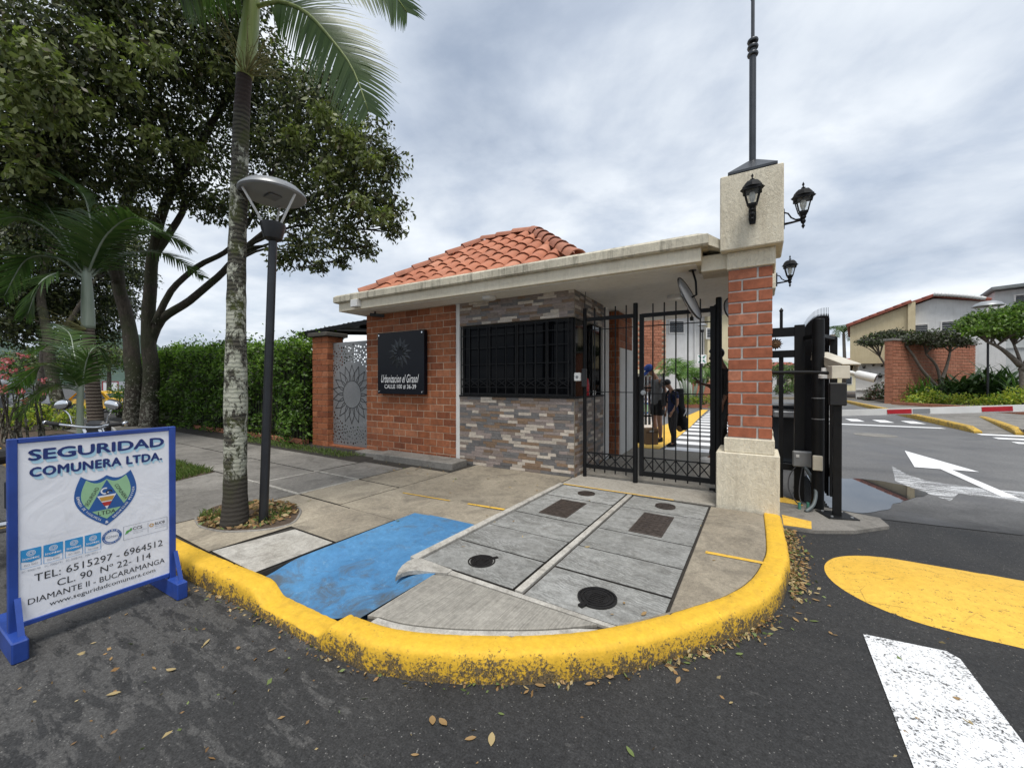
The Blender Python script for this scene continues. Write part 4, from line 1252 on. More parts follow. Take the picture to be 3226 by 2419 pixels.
def build_guardhouse():
    g = thing('guardhouse', 'brick and ledger-stone guardhouse with tiled hip roof and wide cream canopy', 'guardhouse', (BX, BY, 0), BROT)
    z0 = SW - 0.02
    # ---- brick front wall (left), rounded right edge built by the returns
    bw = MB()
    bw.box(-3.965, -1.985, -0.0205, 0.26, z0, SOF)
    bw = bw.build('brick_wall', 'mortar', g)
    bricks_on(bw, -3.975, -1.975, SW + 0.0, SOF - 0.01, lambda x, z: ((x, 0.005, z), 0), 'brick_orange')
    bricks_on(bw, 0.04, 0.27, SW, SOF - 0.01, lambda x, z: ((-3.967, x, z), R(90)), 'brick_orange')
    # left return continues back
    MB().box(-3.965, -3.80, 0.26, 3.3, z0, SOF).build('side_wall', 'brick_orange', g)
    # ---- white pilaster between brick and stone
    MB().box(-1.985, -1.905, -0.005, 0.20, z0, SOF - 0.002).build('pilaster', 'plaster_white', g)
    # ---- stone-clad bay
    XR = -0.045
    wall = MB()
    wall.box(-1.905, XR - 0.012, 0.012, 0.16, z0, 1.145)
    wall.box(XR - 0.16, XR - 0.012, 0.16, 1.24, z0, 1.145)
    sw = wall.build('stone_wall', 'mortar_grey', g)
    band = MB()
    band.box(-1.905, XR - 0.012, 0.012, 0.16, 2.215, SOF)
    band.box(XR - 0.16, XR - 0.012, 0.16, 1.27, 2.215, SOF)
    sb = band.build('stone_band', 'mortar_grey', g)
    cache = {}
    mats = ['stone_grey', 'stone_taupe', 'stone_cream', 'stone_rust', 'stone_mauve']
    def tiles(parent, a0, a1, za, zb, place, rows, seed):
        rr = random.Random(seed)
        h = (zb - za) / rows
        last = None
        for r in range(rows):
            x = a0 - rr.random() * 0.12
            while x < a1:
                w = rr.choice((0.12, 0.16, 0.20, 0.24, 0.28))
                a = max(a0, x); b = min(a1, x + w)
                x += w
                if b - a < 0.012: continue
                mt = rr.choices(mats, (0.27, 0.22, 0.19, 0.15, 0.17))[0]
                if mt == last and rr.random() < 0.7: mt = rr.choice(mats)
                last = mt
                key = (round(b - a, 2), mt, round(h, 4))
                if key not in cache:
                    ww = round(b - a, 2) - 0.0016
                    cache[key] = MB().cbox(-ww / 2, ww / 2, -0.007, 0.007, -h / 2 + .0008, h / 2 - .0008, 0.0015).mesh('stone_tile', mt)
                loc, rz = place((a + b) / 2, za + (r + 0.5) * h)
                o = link('stone_tile', cache[key], parent)
                o.location = Vector(loc) + (Vector((0, rr.uniform(-.003, .001), 0)) if rz == 0 else Vector((rr.uniform(-.001, .003), 0, 0)))
                o.rotation_euler = (0, 0, rz)
    tiles(sw, -1.905, XR - 0.006, SW, 1.145, lambda x, z: ((x, 0.006, z), 0), 25, 3)
    tiles(sw, 0.0, 1.24, SW, 1.145, lambda x, z: ((XR - 0.006, x, z), R(90)), 25, 4)
    tiles(sb, -1.905, XR - 0.006, 2.215, SOF - 0.002, lambda x, z: ((x, 0.006, z), 0), 9, 5)
    tiles(sb, 0.0, 1.27, 2.215, SOF - 0.002, lambda x, z: ((XR - 0.006, x, z), R(90)), 9, 6)
    for zz0, zz1 in ((SW, 1.147), (2.212, SOF - 0.003)):
        MB().box(XR - 0.004, XR + 0.004, -0.006, 0.002, zz0, zz1).build('corner_trim', 'wood_board', sw if zz0 < 1 else sb)
    MB().cbox(-1.91, XR + 0.012, -0.02, 0.17, 1.147, 1.167, 0.003).build('counter', 'metal_black', g)
    MB().cbox(XR - 0.22, XR + 0.012, 0.172, 1.25, 1.147, 1.167, 0.003).build('counter', 'metal_black', g)
    # ---- window glass and dark room
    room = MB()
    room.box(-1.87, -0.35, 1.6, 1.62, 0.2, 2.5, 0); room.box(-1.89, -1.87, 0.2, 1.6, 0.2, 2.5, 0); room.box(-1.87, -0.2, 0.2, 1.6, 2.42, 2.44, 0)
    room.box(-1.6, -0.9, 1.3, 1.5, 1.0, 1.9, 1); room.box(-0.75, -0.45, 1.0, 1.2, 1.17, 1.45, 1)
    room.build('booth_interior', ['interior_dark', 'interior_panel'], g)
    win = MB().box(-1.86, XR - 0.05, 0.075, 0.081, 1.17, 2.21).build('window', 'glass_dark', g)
    fr = MB()
    for x in (-1.875, -1.40, -0.93, -0.46, XR - 0.06): fr.box(x - 0.016, x + 0.016, 0.06, 0.095, 1.168, 2.213)
    for z in (1.185, 2.198): fr.box(-1.89, XR - 0.045, 0.062, 0.093, z - 0.016, z + 0.016)
    fr.build('window_frame', 'metal_black', win)
    w2 = MB().box(XR - 0.048, XR - 0.042, 0.10, 0.46, 1.17, 2.21).build('window', 'glass_dark', g)
    f2 = MB()
    for y in (0.10, 0.47, 0.80, 1.19): f2.box(XR - 0.06, XR - 0.03, y - 0.014, y + 0.014, 1.168, 2.213)
    f2.build('window_frame', 'metal_black', w2)
    MB().box(XR - 0.047, XR - 0.043, 0.80, 1.18, 1.17, 2.21).build('window', 'glass_dark', g)
    # ---- window grille
    grille = MB()
    grille.box(-1.84, XR - 0.07, -0.05, -0.038, 2.163, 2.177)
    go = grille.build('window_grille', 'metal_black', g)
    MB().box(-1.84, XR - 0.07, -0.05, -0.038, 1.183, 1.197).build('rail', 'metal_black', go)
    xs = [-1.84 + i * (1.84 + XR - 0.07) / 11 for i in range(12)]
    bar_me = MB().box(-0.006, 0.006, -0.006, 0.006, -0.51, 0.51).mesh('bar', 'metal_black')
    for x in xs:
        link('bar', bar_me, go, (x, -0.0445, 1.68))
    for z in (2.05, 1.86, 1.62, 1.41, 1.29):
        MB().box(-1.84, XR - 0.07, -0.037, -0.031, z - 0.005, z + 0.005).build('rail', 'metal_black', go)
    for i in range(11):
        MB().bar((xs[i], -0.034, 1.40), (xs[i + 1], -0.034, 1.30), 0.008).build('lattice', 'metal_black', go)
        MB().bar((xs[i], -0.028, 1.30), (xs[i + 1], -0.028, 1.40), 0.008).build('lattice', 'metal_black', go)
    # ---- white wall and brick pier beside the passage
    MB().box(-0.30, XR - 0.02, 1.272, 1.60, z0, SOF - 0.001).build('pier_white', 'plaster_white', g)
    pier = MB().box(-0.19, 0.035, 1.792, 2.75, z0, SOF).build('brick_pier', 'mortar', g)
    bricks_on(pier, -0.20, 0.045, SW, SOF - 0.01, lambda x, z: ((x, 1.81, z), 0), 'brick_orange', bl=0.24)
    bricks_on(pier, 1.785, 2.72, 1.95, SOF - 0.01, lambda x, z: ((0.015, x, z), R(90)), 'brick_orange')
    MB().box(0.03, 0.052, 1.86, 2.75, z0, 1.945).build('plaster_panel', 'plaster_white', pier)
    MB().box(-0.19, 0.0, 2.752, 3.2, z0, SOF - 0.003).build('back_wall', 'plaster_white', g)
    MB().box(-3.80, -0.19, 3.1, 3.25, z0, SOF - 0.004).build('back_wall', 'plaster_white', g)
    # ---- canopy: chamfered coping over an inset beam, soffit below
    XL, XE, E0, E1 = -4.245, 1.535, -0.50, 3.30
    cop = MB()
    def ringp(x0, x1, y0, y1, z, c=0.0): return [(x0, y0, z), (x1, y0, z), (x1, y1, z), (x0, y1, z)]
    L = [ringp(XL + .02, XE - .02, E0 + .02, E1 - .02, 2.712), ringp(XL, XE, E0, E1, 2.728), ringp(XL, XE, E0, E1, 2.815), ringp(XL + .035, XE - .10, E0 + .035, E1 - .1, 2.845)]
    vs = [p for l in L for p in l]
    fs = [(3, 2, 1, 0), (12, 13, 14, 15)] + [(r * 4 + k, r * 4 + (k + 1) % 4, r * 4 + 4 + (k + 1) % 4, r * 4 + 4 + k) for r in range(3) for k in range(4)]
    cop.add(vs, fs)
    can = cop.build('canopy', 'stucco_coping', g)
    MB().cbox(XL + .07, XE - .07, E0 + .06, E1 - .06, SOF + 0.012, 2.714, 0.004).build('beam', 'stucco_beam', can)
    MB().box(XL + .13, XE - .12, E0 + .12, E1 - .12, SOF, SOF + 0.02).build('soffit', 'plaster_soffit', can)
    MB().box(XE - .13, 2.10, 0.02, E1 - .12, SOF + 0.003, 2.70).build('soffit', 'plaster_soffit', can)
    MB().cbox(XE - .08, 1.74, -0.30, 0.05, 2.50, 2.66, 0.004).build('tie_beam', 'stucco_beam', can)
    MB().add([(XE - .02, -.49, 2.72), (1.72, -.30, 2.66), (1.72, 0.1, 2.66), (XE - .02, .1, 2.72), (XE - .02, -.47, 2.835), (1.72, -.28, 2.74), (1.72, .1, 2.74), (XE - .02, .1, 2.835)], [(0, 1, 2, 3), (4, 7, 6, 5), (0, 4, 5, 1), (1, 5, 6, 2), (2, 6, 7, 3), (3, 7, 4, 0)]).build('tie_coping', 'stucco_coping', can)
    # ---- tiled hip roof
    ex0, ex1, ee0, ee1, ez = -3.92, 0.04, -0.15, 3.15, 2.82
    rx0, rx1, re, rz = -2.50, -1.42, 1.5, 3.99
    deck = MB().add([(ex0, ee0, ez), (ex1, ee0, ez), (ex1, ee1, ez), (ex0, ee1, ez), (rx0, re, rz), (rx1, re, rz)], [(0, 1, 5, 4), (1, 2, 5), (2, 3, 4, 5), (3, 0, 4), (3, 2, 1, 0)])
    roof = deck.build('tiled_roof', 'roof_mortar', g)
    def barrel(length, r0, r1, th=0.012, n=8, arc=R(165)):
        mb = MB(); vs, fs = [], []
        for end, (y, r) in enumerate(((0, r0), (length, r1))):
            for rad in (r, r - th):
                for k in range(n + 1):
                    a = math.pi / 2 - arc / 2 + arc * k / n
                    vs.append((rad * math.cos(a), y, rad * math.sin(a) - r * 0.35))
        m = n + 1
        for k in range(n):
            fs += [(k, 2 * m + k, 2 * m + k + 1, k + 1), (m + k, m + k + 1, 3 * m + k + 1, 3 * m + k), (k, k + 1, m + k + 1, m + k), (2 * m + k, 3 * m + k, 3 * m + k + 1, 2 * m + k + 1)]
        fs += [(0, m, 3 * m, 2 * m), (n, 2 * m + n, 3 * m + n, m + n)]
        return mb.add(vs, fs).mesh('roof_tile', 'terracotta', smooth=60)
    tile = barrel(0.38, 0.150, 0.128)
    ridge = barrel(0.40, 0.125, 0.105); ridge.materials.clear(); ridge.materials.append(M['terracotta_ridge'])
    def lay(a, b, c, d, cols_w, stuff=None):
        # slope quad: eave a->b, top d->c ; tiles run up the slope
        a, b, c, d = [Vector(p) for p in (a, b, c, d)]
        ev = (b - a).normalized(); L = (b - a).length
        nrm = ev.cross((d - a)).normalized()
        up = nrm.cross(ev).normalized()
        H = (d - a).dot(up)
        l0 = (d - a).dot(ev); l1 = (c - a).dot(ev)
        rot = Matrix((ev, up, nrm)).transposed()
        pitch = 0.285
        rows = int(H / pitch) + 1
        ncol = int(L / cols_w)
        for r in range(rows):
            for k in range(ncol + 1):
                u = (k + 0.5) * L / ncol + random.uniform(-.006, .006)
                v = r * pitch - 0.03
                f0 = v + 0.21
                lo = l0 * f0 / H; hi = L + (l1 - L) * f0 / H
                if u < lo + 0.02 or u > hi - 0.02 or v > H - 0.2: continue
                p = a + ev * u + up * v + nrm * (0.045 + 0.004 * (k % 2))
                o = link('roof_tile', tile, roof)
                tilt = Matrix.Rotation(R(-2.8 + random.uniform(-.8, .8)), 3, 'X') @ Matrix.Rotation(R(random.uniform(-1.5, 1.5)), 3, 'Z')
                o.matrix_local = Matrix.Translation(p) @ (rot @ tilt).to_4x4()
    A, B, C2, D2 = (ex0, ee0, ez), (ex1, ee0, ez), (ex1, ee1, ez), (ex0, ee1, ez)
    RL, RR = (rx0, re, rz), (rx1, re, rz)
    lay(A, B, RR, RL, 0.265)
    lay(B, C2, RR, RR, 0.265)
    lay(D2, A, RL, RL, 0.265)
    def caps(p, q):
        p, q = Vector(p), Vector(q)
        d = (q - p).normalized(); L = (q - p).length
        side = d.cross(Vector((0, 0, 1))).normalized(); nn = side.cross(d)
        rot = Matrix((side, d, nn)).transposed()
        n = int(L / 0.33)
        for i in range(n):
            o = link('ridge_tile', ridge, roof)
            o.matrix_local = Matrix.Translation(p + d * (i * L / (n + 0.12)) + nn * 0.115) @ (rot @ Matrix.Rotation(R(-3 + random.uniform(-1, 1)), 3, 'X')).to_4x4()
    for p, q in ((A, RL), (B, RR), (C2, RR), (D2, RL), (RL, RR)):
        caps(p, q)
    # ---- step in front of the brick wall
    st = MB().cbox(-3.35, -1.72, -0.42, -0.06, z0 - 0.02, SW + 0.085, 0.012)
    stp = st.build('step', 'concrete_grey', g)
    MB().cbox(-3.95, -3.36, -0.30, -0.06, z0 - 0.02, SW + 0.05, 0.012).build('step', 'concrete_grey', g)
    # ---- ceiling lamps and camera on the canopy
    for x, e in ((-1.25, -0.18), (1.02, 1.05)):
        MB().lathe([(0.001, SOF - 0.045), (0.085, SOF - 0.043), (0.10, SOF - 0.03), (0.105, SOF - 0.001)], (x, e, 0), 24).build('ceiling_lamp', 'plastic_white', can, smooth=40)
    cam_ = MB(); cam_.cbox(-3.76, -3.60, E0 - 0.03, E0 + 0.07, 2.60, 2.72, 0.006)
    cam_.build('junction_box', 'plastic_white', can)
    c2 = MB(); c2.tube([(-3.55, -0.20, SOF), (-3.55, -0.20, SOF - 0.05)], 0.015, 8); c2.tube([(-3.60, -0.26, SOF - 0.06), (-3.42, -0.12, SOF - 0.075)], 0.03, 10)
    c2.build('dome_camera', 'plastic_black', can)
    return g
GH = build_guardhouse()
def gw(x, e, z=0.0):
    c, s = math.cos(BROT), math.sin(BROT)
    return Vector((BX + x * c - e * s, BY + x * s + e * c, z))

def build_board():
    # black address board on the brick wall
    t = thing('address_board', 'square black glossy address board with white lettering on the brick wall', 'sign board', gw(-3.05, -0.10, 1.68), BROT)
    MB().cbox(-0.53, 0.53, -0.02, 0.055, -0.515, 0.515, 0.003).build('panel', 'board_black', t)
    fr = ((0, -0.0205, 0), (1, 0, 0), (0, 0, 1), (0, -1, 0))
    for x in (-0.49, 0.49):
        for z in (-0.475, 0.475):
            MB().lathe([(0.001, 0.012), (0.014, 0.012), (0.016, 0.0)], (x, -0.02, z), 12, Matrix.Rotation(R(90), 3, 'X')).build('stud', 'chrome', t)
    # relief flower
    mb = MB()
    for ringn, (rr0, rr1, n, w) in enumerate(((0.06, 0.27, 13, 0.05), (0.05, 0.20, 11, 0.042))):
        for k in range(n):
            a = 2 * math.pi * (k + ringn * .5) / n + 0.1
            p = Vector((math.cos(a), math.sin(a))); q = Vector((-p.y, p.x))
            pts = [p * rr0, p * (rr0 + (rr1 - rr0) * .45) + q * w, p * rr1, p * (rr0 + (rr1 - rr0) * .45) - q * w]
            vs = [(x.x, -0.022 - 0.004 * ringn, x.y + 0.16) for x in pts] + [((p * (rr0 + (rr1 - rr0) * .4)).x, -0.034 - 0.005 * ringn, (p * (rr0 + (rr1 - rr0) * .4)).y + 0.16)]
            mb.add(vs, [(0, 1, 4), (1, 2, 4), (2, 3, 4), (3, 0, 4)])
    mb.build('flower_relief', 'board_petal', t)
    place_text('Urbanizacion el Girasol', 'lettering', 'letter_white', t, fr, -0.44, 0.42, -0.325, -0.19, 0.002, 0.0, 0.42, 1.05)
    place_text('CALLE 100 # 36-39', 'lettering', 'letter_white', t, fr, -0.36, 0.36, -0.43, -0.355, 0.002, 0.0)
build_board()

def build_left_gate():
    # brick post and the perforated sunflower gate
    p = thing('brick_gatepost', 'brick gatepost with concrete cap left of the perforated sunflower gate', 'gatepost', gw(-5.40, 0.20, 0), BROT)
    core = MB().box(-0.225, 0.225, -0.165, 0.165, 0.05, 2.26).build('post', 'mortar', p)
    bricks_on(core, -0.235, 0.235, 0.10, 2.26, lambda x, z: ((x, -0.15, z), 0), 'brick_orange', bl=0.3)
    bricks_on(core, -0.175, 0.175, 0.10, 2.26, lambda x, z: ((0.21, x, z), R(90)), 'brick_orange', bl=0.23)
    MB().cbox(-0.30, 0.30, -0.25, 0.25, 2.26, 2.34, 0.012).build('cap', 'concrete_dark', p)
    MB().box(-0.24, 1.45, -0.15, 0.17, 0.03, 0.14).build('sill', 'brick_orange', p)
    t = thing('sunflower_gate', 'grey metal gate perforated with dots around a cut sunflower', 'gate', gw(-4.62, 0.15, 0.15), BROT)
    # local u in [-0.60, 0.64], v in [0, 1.98]
    rr = random.Random(5)
    U0, U1, V1 = -0.60, 0.645, 1.97
    cx, cy = 0.02, 0.98
    holes = []
    tries = 0
    while len(holes) < 250 and tries < 12000:
        tries += 1
        x, y = rr.uniform(U0 + .04, U1 - .04), rr.uniform(.04, V1 - .04)
        r = rr.choice((0.011, 0.014, 0.018, 0.021))
        if math.hypot((x - cx) / 0.62, (y - cy) / 0.62) < 1.0: continue
        if abs(y - cy) < 0.62 and abs(x - cx) > 0.6 and rr.random() < .5: continue
        if all(math.hypot(x - h[0], y - h[1]) > r + h[2] + 0.014 for h in holes): holes.append((x, y, r))
    pts = [Vector((U0, 0)), Vector((U1, 0)), Vector((U1, V1)), Vector((U0, V1))]
    edges = [(0, 1), (1, 2), (2, 3), (3, 0)]
    for x, y, r in holes:
        o = len(pts)
        for k in range(8):
            a = 2 * math.pi * k / 8
            pts.append(Vector((x + r * math.cos(a), y + r * math.sin(a))))
        edges += [(o + k, o + (k + 1) % 8) for k in range(8)]
    vo, eo, fo, _, _, _ = delaunay_2d_cdt(pts, edges, [], 1, 1e-5)
    mb = MB()
    keep = []
    H = np.array(holes)
    for f in fo:
        c = sum((vo[i] for i in f), Vector((0, 0))) / len(f)
        if np.any(np.hypot(H[:, 0] - c.x, H[:, 1] - c.y) < H[:, 2] * 0.9): continue
        keep.append(tuple(f))
    mb.add([(v.x, 0, v.y) for v in vo], keep)
    mb.build('perforated_sheet', 'metal_perforated', t)
    fb = MB()
    for x in (U0, cx, U1): fb.box(x - .015, x + .015, 0.003, 0.033, 0, V1)
    for z in (0.0, V1): fb.box(U0, U1, 0.004, 0.032, z - .015, z + .015)
    fb.build('gate_frame', 'metal_perforated', t)
    def stroke(path, w, mb, y=-0.004):
        for i in range(len(path) - 1):
            a, b = Vector(path[i]), Vector(path[i + 1])
            d = (b - a).normalized(); q = Vector((-d.y, d.x)) * w / 2
            a = a - d * w * .3; b = b + d * w * .3
            mb.add([((a + q).x, y, (a + q).y), ((a - q).x, y, (a - q).y), ((b - q).x, y, (b - q).y), ((b + q).x, y, (b + q).y)], [(0, 1, 2, 3)])
    pet = MB()
    n = 18
    for k in range(n):
        a = 2 * math.pi * k / n + 0.17
        for s in (-1, 1):
            path = []
            for i in range(9):
                tt = i / 8
                rad = 0.27 + 0.31 * tt
                wv = 0.115 * math.sin(math.pi * min(1, tt * .8 + .2)) ** 0.8 * (1 - tt) ** .45 * 1.5
                aa = a + s * wv * .9 / rad * .62
                path.append((cx + rad * math.cos(aa) * 0.97, cy + rad * math.sin(aa) * 0.97))
            stroke(path, 0.011, pet, -0.0035 - 0.001 * (k % 2))
    stroke([(cx + .262 * math.cos(2 * math.pi * i / 40), cy + .262 * math.sin(2 * math.pi * i / 40)) for i in range(41)], 0.009, pet, -0.006)
    pet.build('sunflower_cut', 'plastic_black', t)
    # dark shed roof over the bin store behind
    s = thing('carport_roof', 'low corrugated lean-to roof behind the sunflower gate', 'shed', gw(-5.4, 1.9, 0), BROT)
    mb = MB(); vs, fs = [], []
    nn = 44
    for i in range(nn + 1):
        x = -1.6 + 3.1 * i / nn
        for y, z in ((-1.35, 2.50 + 0.05 * (x + 1.6)), (2.6, 2.85 + 0.05 * (x + 1.6))):
            vs.append((x, y, z + 0.018 * math.sin(i * math.pi / 1.0 * 0.9)))
    for i in range(nn): fs.append((2 * i, 2 * i + 2, 2 * i + 3, 2 * i + 1))
    mb.add(vs, fs).build('roof_sheet', 'roof_sheet', s)
    MB().bar((-1.6, -1.33, 2.46), (1.5, -1.33, 2.61), 0.06, 0.08).build('fascia', 'metal_black', s)
    for x in (-0.75, 0.35, 1.3):
        MB().bar((x, -1.2, 2.42 + .05 * (x + 1.6)), (x, 2.5, 2.77 + .05 * (x + 1.6)), 0.05, 0.08).build('rafter', 'metal_black', s)
    for x, y in ((0.35, -0.9), (-1.4, -0.6), (0.35, 2.4), (-1.4, 2.4)):
        MB().box(x - .035, x + .035, y - .035, y + .035, 0, 2.52).build('post', 'metal_black', s)
    MB().box(-1.6, 1.45, 2.62, 2.72, 0, 2.6).build('wall', 'plaster_white', s)
build_left_gate()
# ---------------------------------------------------------------- gate pillar, lanterns, gates
def build_pillar(y0, label, front=True):
    # X -0.268..0.100 brick shaft, stepped plinth, stucco head
    t = thing('gate_pillar', label, 'pillar', (-0.085, y0 + 0.21, 0))
    pl = MB().cbox(-0.283, 0.245, -0.25, 0.25, 0.02, 0.672, 0.008)
    pl.build('plinth', 'stucco_cream', t)
    MB().cbox(-0.215, 0.205, -0.215, 0.215, 0.674, 0.812, 0.006).build('plinth_cap', 'stucco_cream', t)
    sh = MB().box(-0.1785, 0.1785, -0.1785, 0.1785, 0.812, 2.475).build('shaft', 'mortar_grey', t)
    n, z0, z1 = 15, 0.814, 2.474
    pitch = (z1 - z0) / n
    cache = {}
    def brick(w, loc, rz):
        if w not in cache:
            cache[w] = MB().cbox(-w / 2, w / 2, -0.055, 0.055, -(pitch - .014) / 2, (pitch - .014) / 2, 0.005).mesh('brick', 'brick_pillar')
        o = link('brick', cache[w], sh)
        o.location = Vector(loc) + Vector((random.uniform(-.002, .002), random.uniform(-.002, .002), random.uniform(-.001, .001)))
        o.rotation_euler = (0, random.uniform(-.004, .004), rz)
    for r in range(n):
        z = z0 + (r + .5) * pitch
        a, b = 0.242, 0.112
        for k in range(4):
            ang = k * math.pi / 2
            flip = r % 2
            # long brick plus header on each face, alternating ends
            for w, xc in ((a, (-0.184 + a / 2) if not flip else (0.184 - a / 2)), (b, (0.184 - b / 2) if not flip else (-0.184 + b / 2))):
                if k % 2 == 1 and w == b: continue
                xx = xc if k % 2 == 0 else 0.0
                ww = w if k % 2 == 0 else 0.24
                c, s = math.cos(ang), math.sin(ang)
                p = Vector((xx * c + 0.129 * s, xx * s - 0.129 * c, z))
                if k % 2 == 1: ww = 0.146
                brick(round(ww, 3), p, ang)
    MB().cbox(-0.195, 0.210, -0.205, 0.205, 2.474, 2.64, 0.006).build('neck', 'stucco_cream', t)
    MB().cbox(-0.250, 0.268, -0.285, 0.275, 2.642, 3.37 if front else 3.30, 0.010).build('head', 'stucco_cream', t)
    return t
build_pillar(4.44, 'brick gate pillar with cream plinth and tall cream head between the two gates')
build_pillar(6.55, 'second brick pillar with cream head hidden behind the front pillar', False)

def build_antenna():
    t = thing('roof_mast', 'tall dark steel mast on a pyramid base on top of the pillar', 'mast', (-0.066, 4.565, 3.372))
    b = MB(); b.lathe([(0.285, 0), (0.285, 0.022), (0.05, 0.165), (0.001, 0.17)], n=4, sq=True)
    b.build('base', 'metal_antenna', t)
    mb = MB(); mb.tube([(0, 0, 0.09), (0, 0, 1.28)], 0.030, 16)
    mb.tube([(0, 0, 1.28), (0, 0, 1.75)], 0.016, 12)
    mb.build('pole', 'metal_antenna', t, smooth=40)
    for z in (1.22, 1.29, 1.35):
        MB().lathe([(0.03, -.018), (0.046, -.012), (0.05, 0), (0.046, .012), (0.03, .018)], (0, 0, z), 16).build('collar', 'metal_antenna', t, smooth=40)
    MB().lathe([(0.016, 0), (0.022, .02), (0.002, .12)], (0, 0, 1.75), 12).build('finial', 'metal_antenna', t, smooth=40)
build_antenna()

def build_lantern(loc, rotz, label):
    # wall plate at the origin, arm runs out along -Y
    t = thing('wall_lantern', label, 'lantern', loc, rotz, 'black lanterns on the gate pillars'); t.scale = (.84, .84, .92)
    MB().prism_axis([(-0.028, -0.10), (0.028, -0.10), (0.035, -0.06), (0.035, 0.07), (0.02, 0.10), (-0.02, 0.10), (-0.035, 0.07), (-0.035, -0.06)], 0, 0.018, Matrix.Rotation(R(90), 3, 'X')).build('wall_plate', 'metal_black', t)
    a = MB()
    a.tube([(0, -.015, -.055), (0, -.10, -.05), (0, -.18, -.04)], [0.013, .011, .012], 8)
    a.tube([(0, -.015, .065), (0, -.05, .05), (0, -.08, .0), (0, -.12, -.028), (0, -.17, -.03)], 0.008, 8)
    a.build('arm', 'metal_black', t, smooth=True)
    y = -0.19
    b = MB()
    b.lathe([(.002, -.135), (.010, -.12), (.018, -.105), (.008, -.088), (.022, -.07), (.026, -.055), (.016, -.04), (.022, -.03), (.03, -.02), (.026, -.008)], (0, y, 0), 14)
    b.build('stem', 'metal_black', t, smooth=50)
    c = MB(); c.lathe([(.030, -.012), (.056, .022), (.060, .040), (.0585, .041)], (0, y, 0), 4, sq=True); c.build('cup', 'metal_black', t)
    r0, r1, z0, z1 = 0.058, 0.106, 0.036, 0.180
    fr = MB()
    for k in range(4):
        aa = math.pi / 4 + k * math.pi / 2
        fr.bar((r0 * math.cos(aa), y + r0 * math.sin(aa), z0), (r1 * math.cos(aa), y + r1 * math.sin(aa), z1), 0.010)
    fr.build('cage', 'metal_black', t)
    gl = MB(); vs = []
    for r, z in ((r0 - .004, z0), (r1 - .004, z1)):
        for k in range(4):
            aa = math.pi / 4 + k * math.pi / 2
            vs.append((r * math.cos(aa), y + r * math.sin(aa), z))
    gl.add(vs, [(k, (k + 1) % 4, (k + 1) % 4 + 4, k + 4) for k in range(4)]).build('glass', 'glass_clear', t)
    MB().lathe([(.012, .035), (.016, .06), (.030, .10), (.033, .125), (.022, .155), (.001, .162)], (0, y, 0), 14).build('bulb', 'glass_bulb', t, smooth=True)
    ro = MB()
    ro.lathe([(.128, .165), (.128, .192), (.118, .196)], (0, y, 0), 4, sq=True)
    ro.lathe([(.118, .192), (.100, .200), (.085, .235), (.065, .258), (.03, .266), (.001, .268)], (0, y, 0), 8)
    ro.build('roof', 'metal_black', t)
    MB().lathe([(.012, .266), (.008, .278), (.022, .284), (.008, .292), (.006, .302), (.013, .318), (.001, .345)], (0, y, 0), 12).build('finial', 'metal_black', t, smooth=50)
build_lantern((-0.062, 4.364, 2.945), 0, 'black lantern on the front face of the cream pillar head')
build_lantern((0.184, 4.62, 2.935), R(90), 'black lantern on the right side of the cream pillar head')
build_lantern((0.190, 6.66, 2.80), R(90), 'smaller-looking black lantern behind the pillar, lowest of the three')

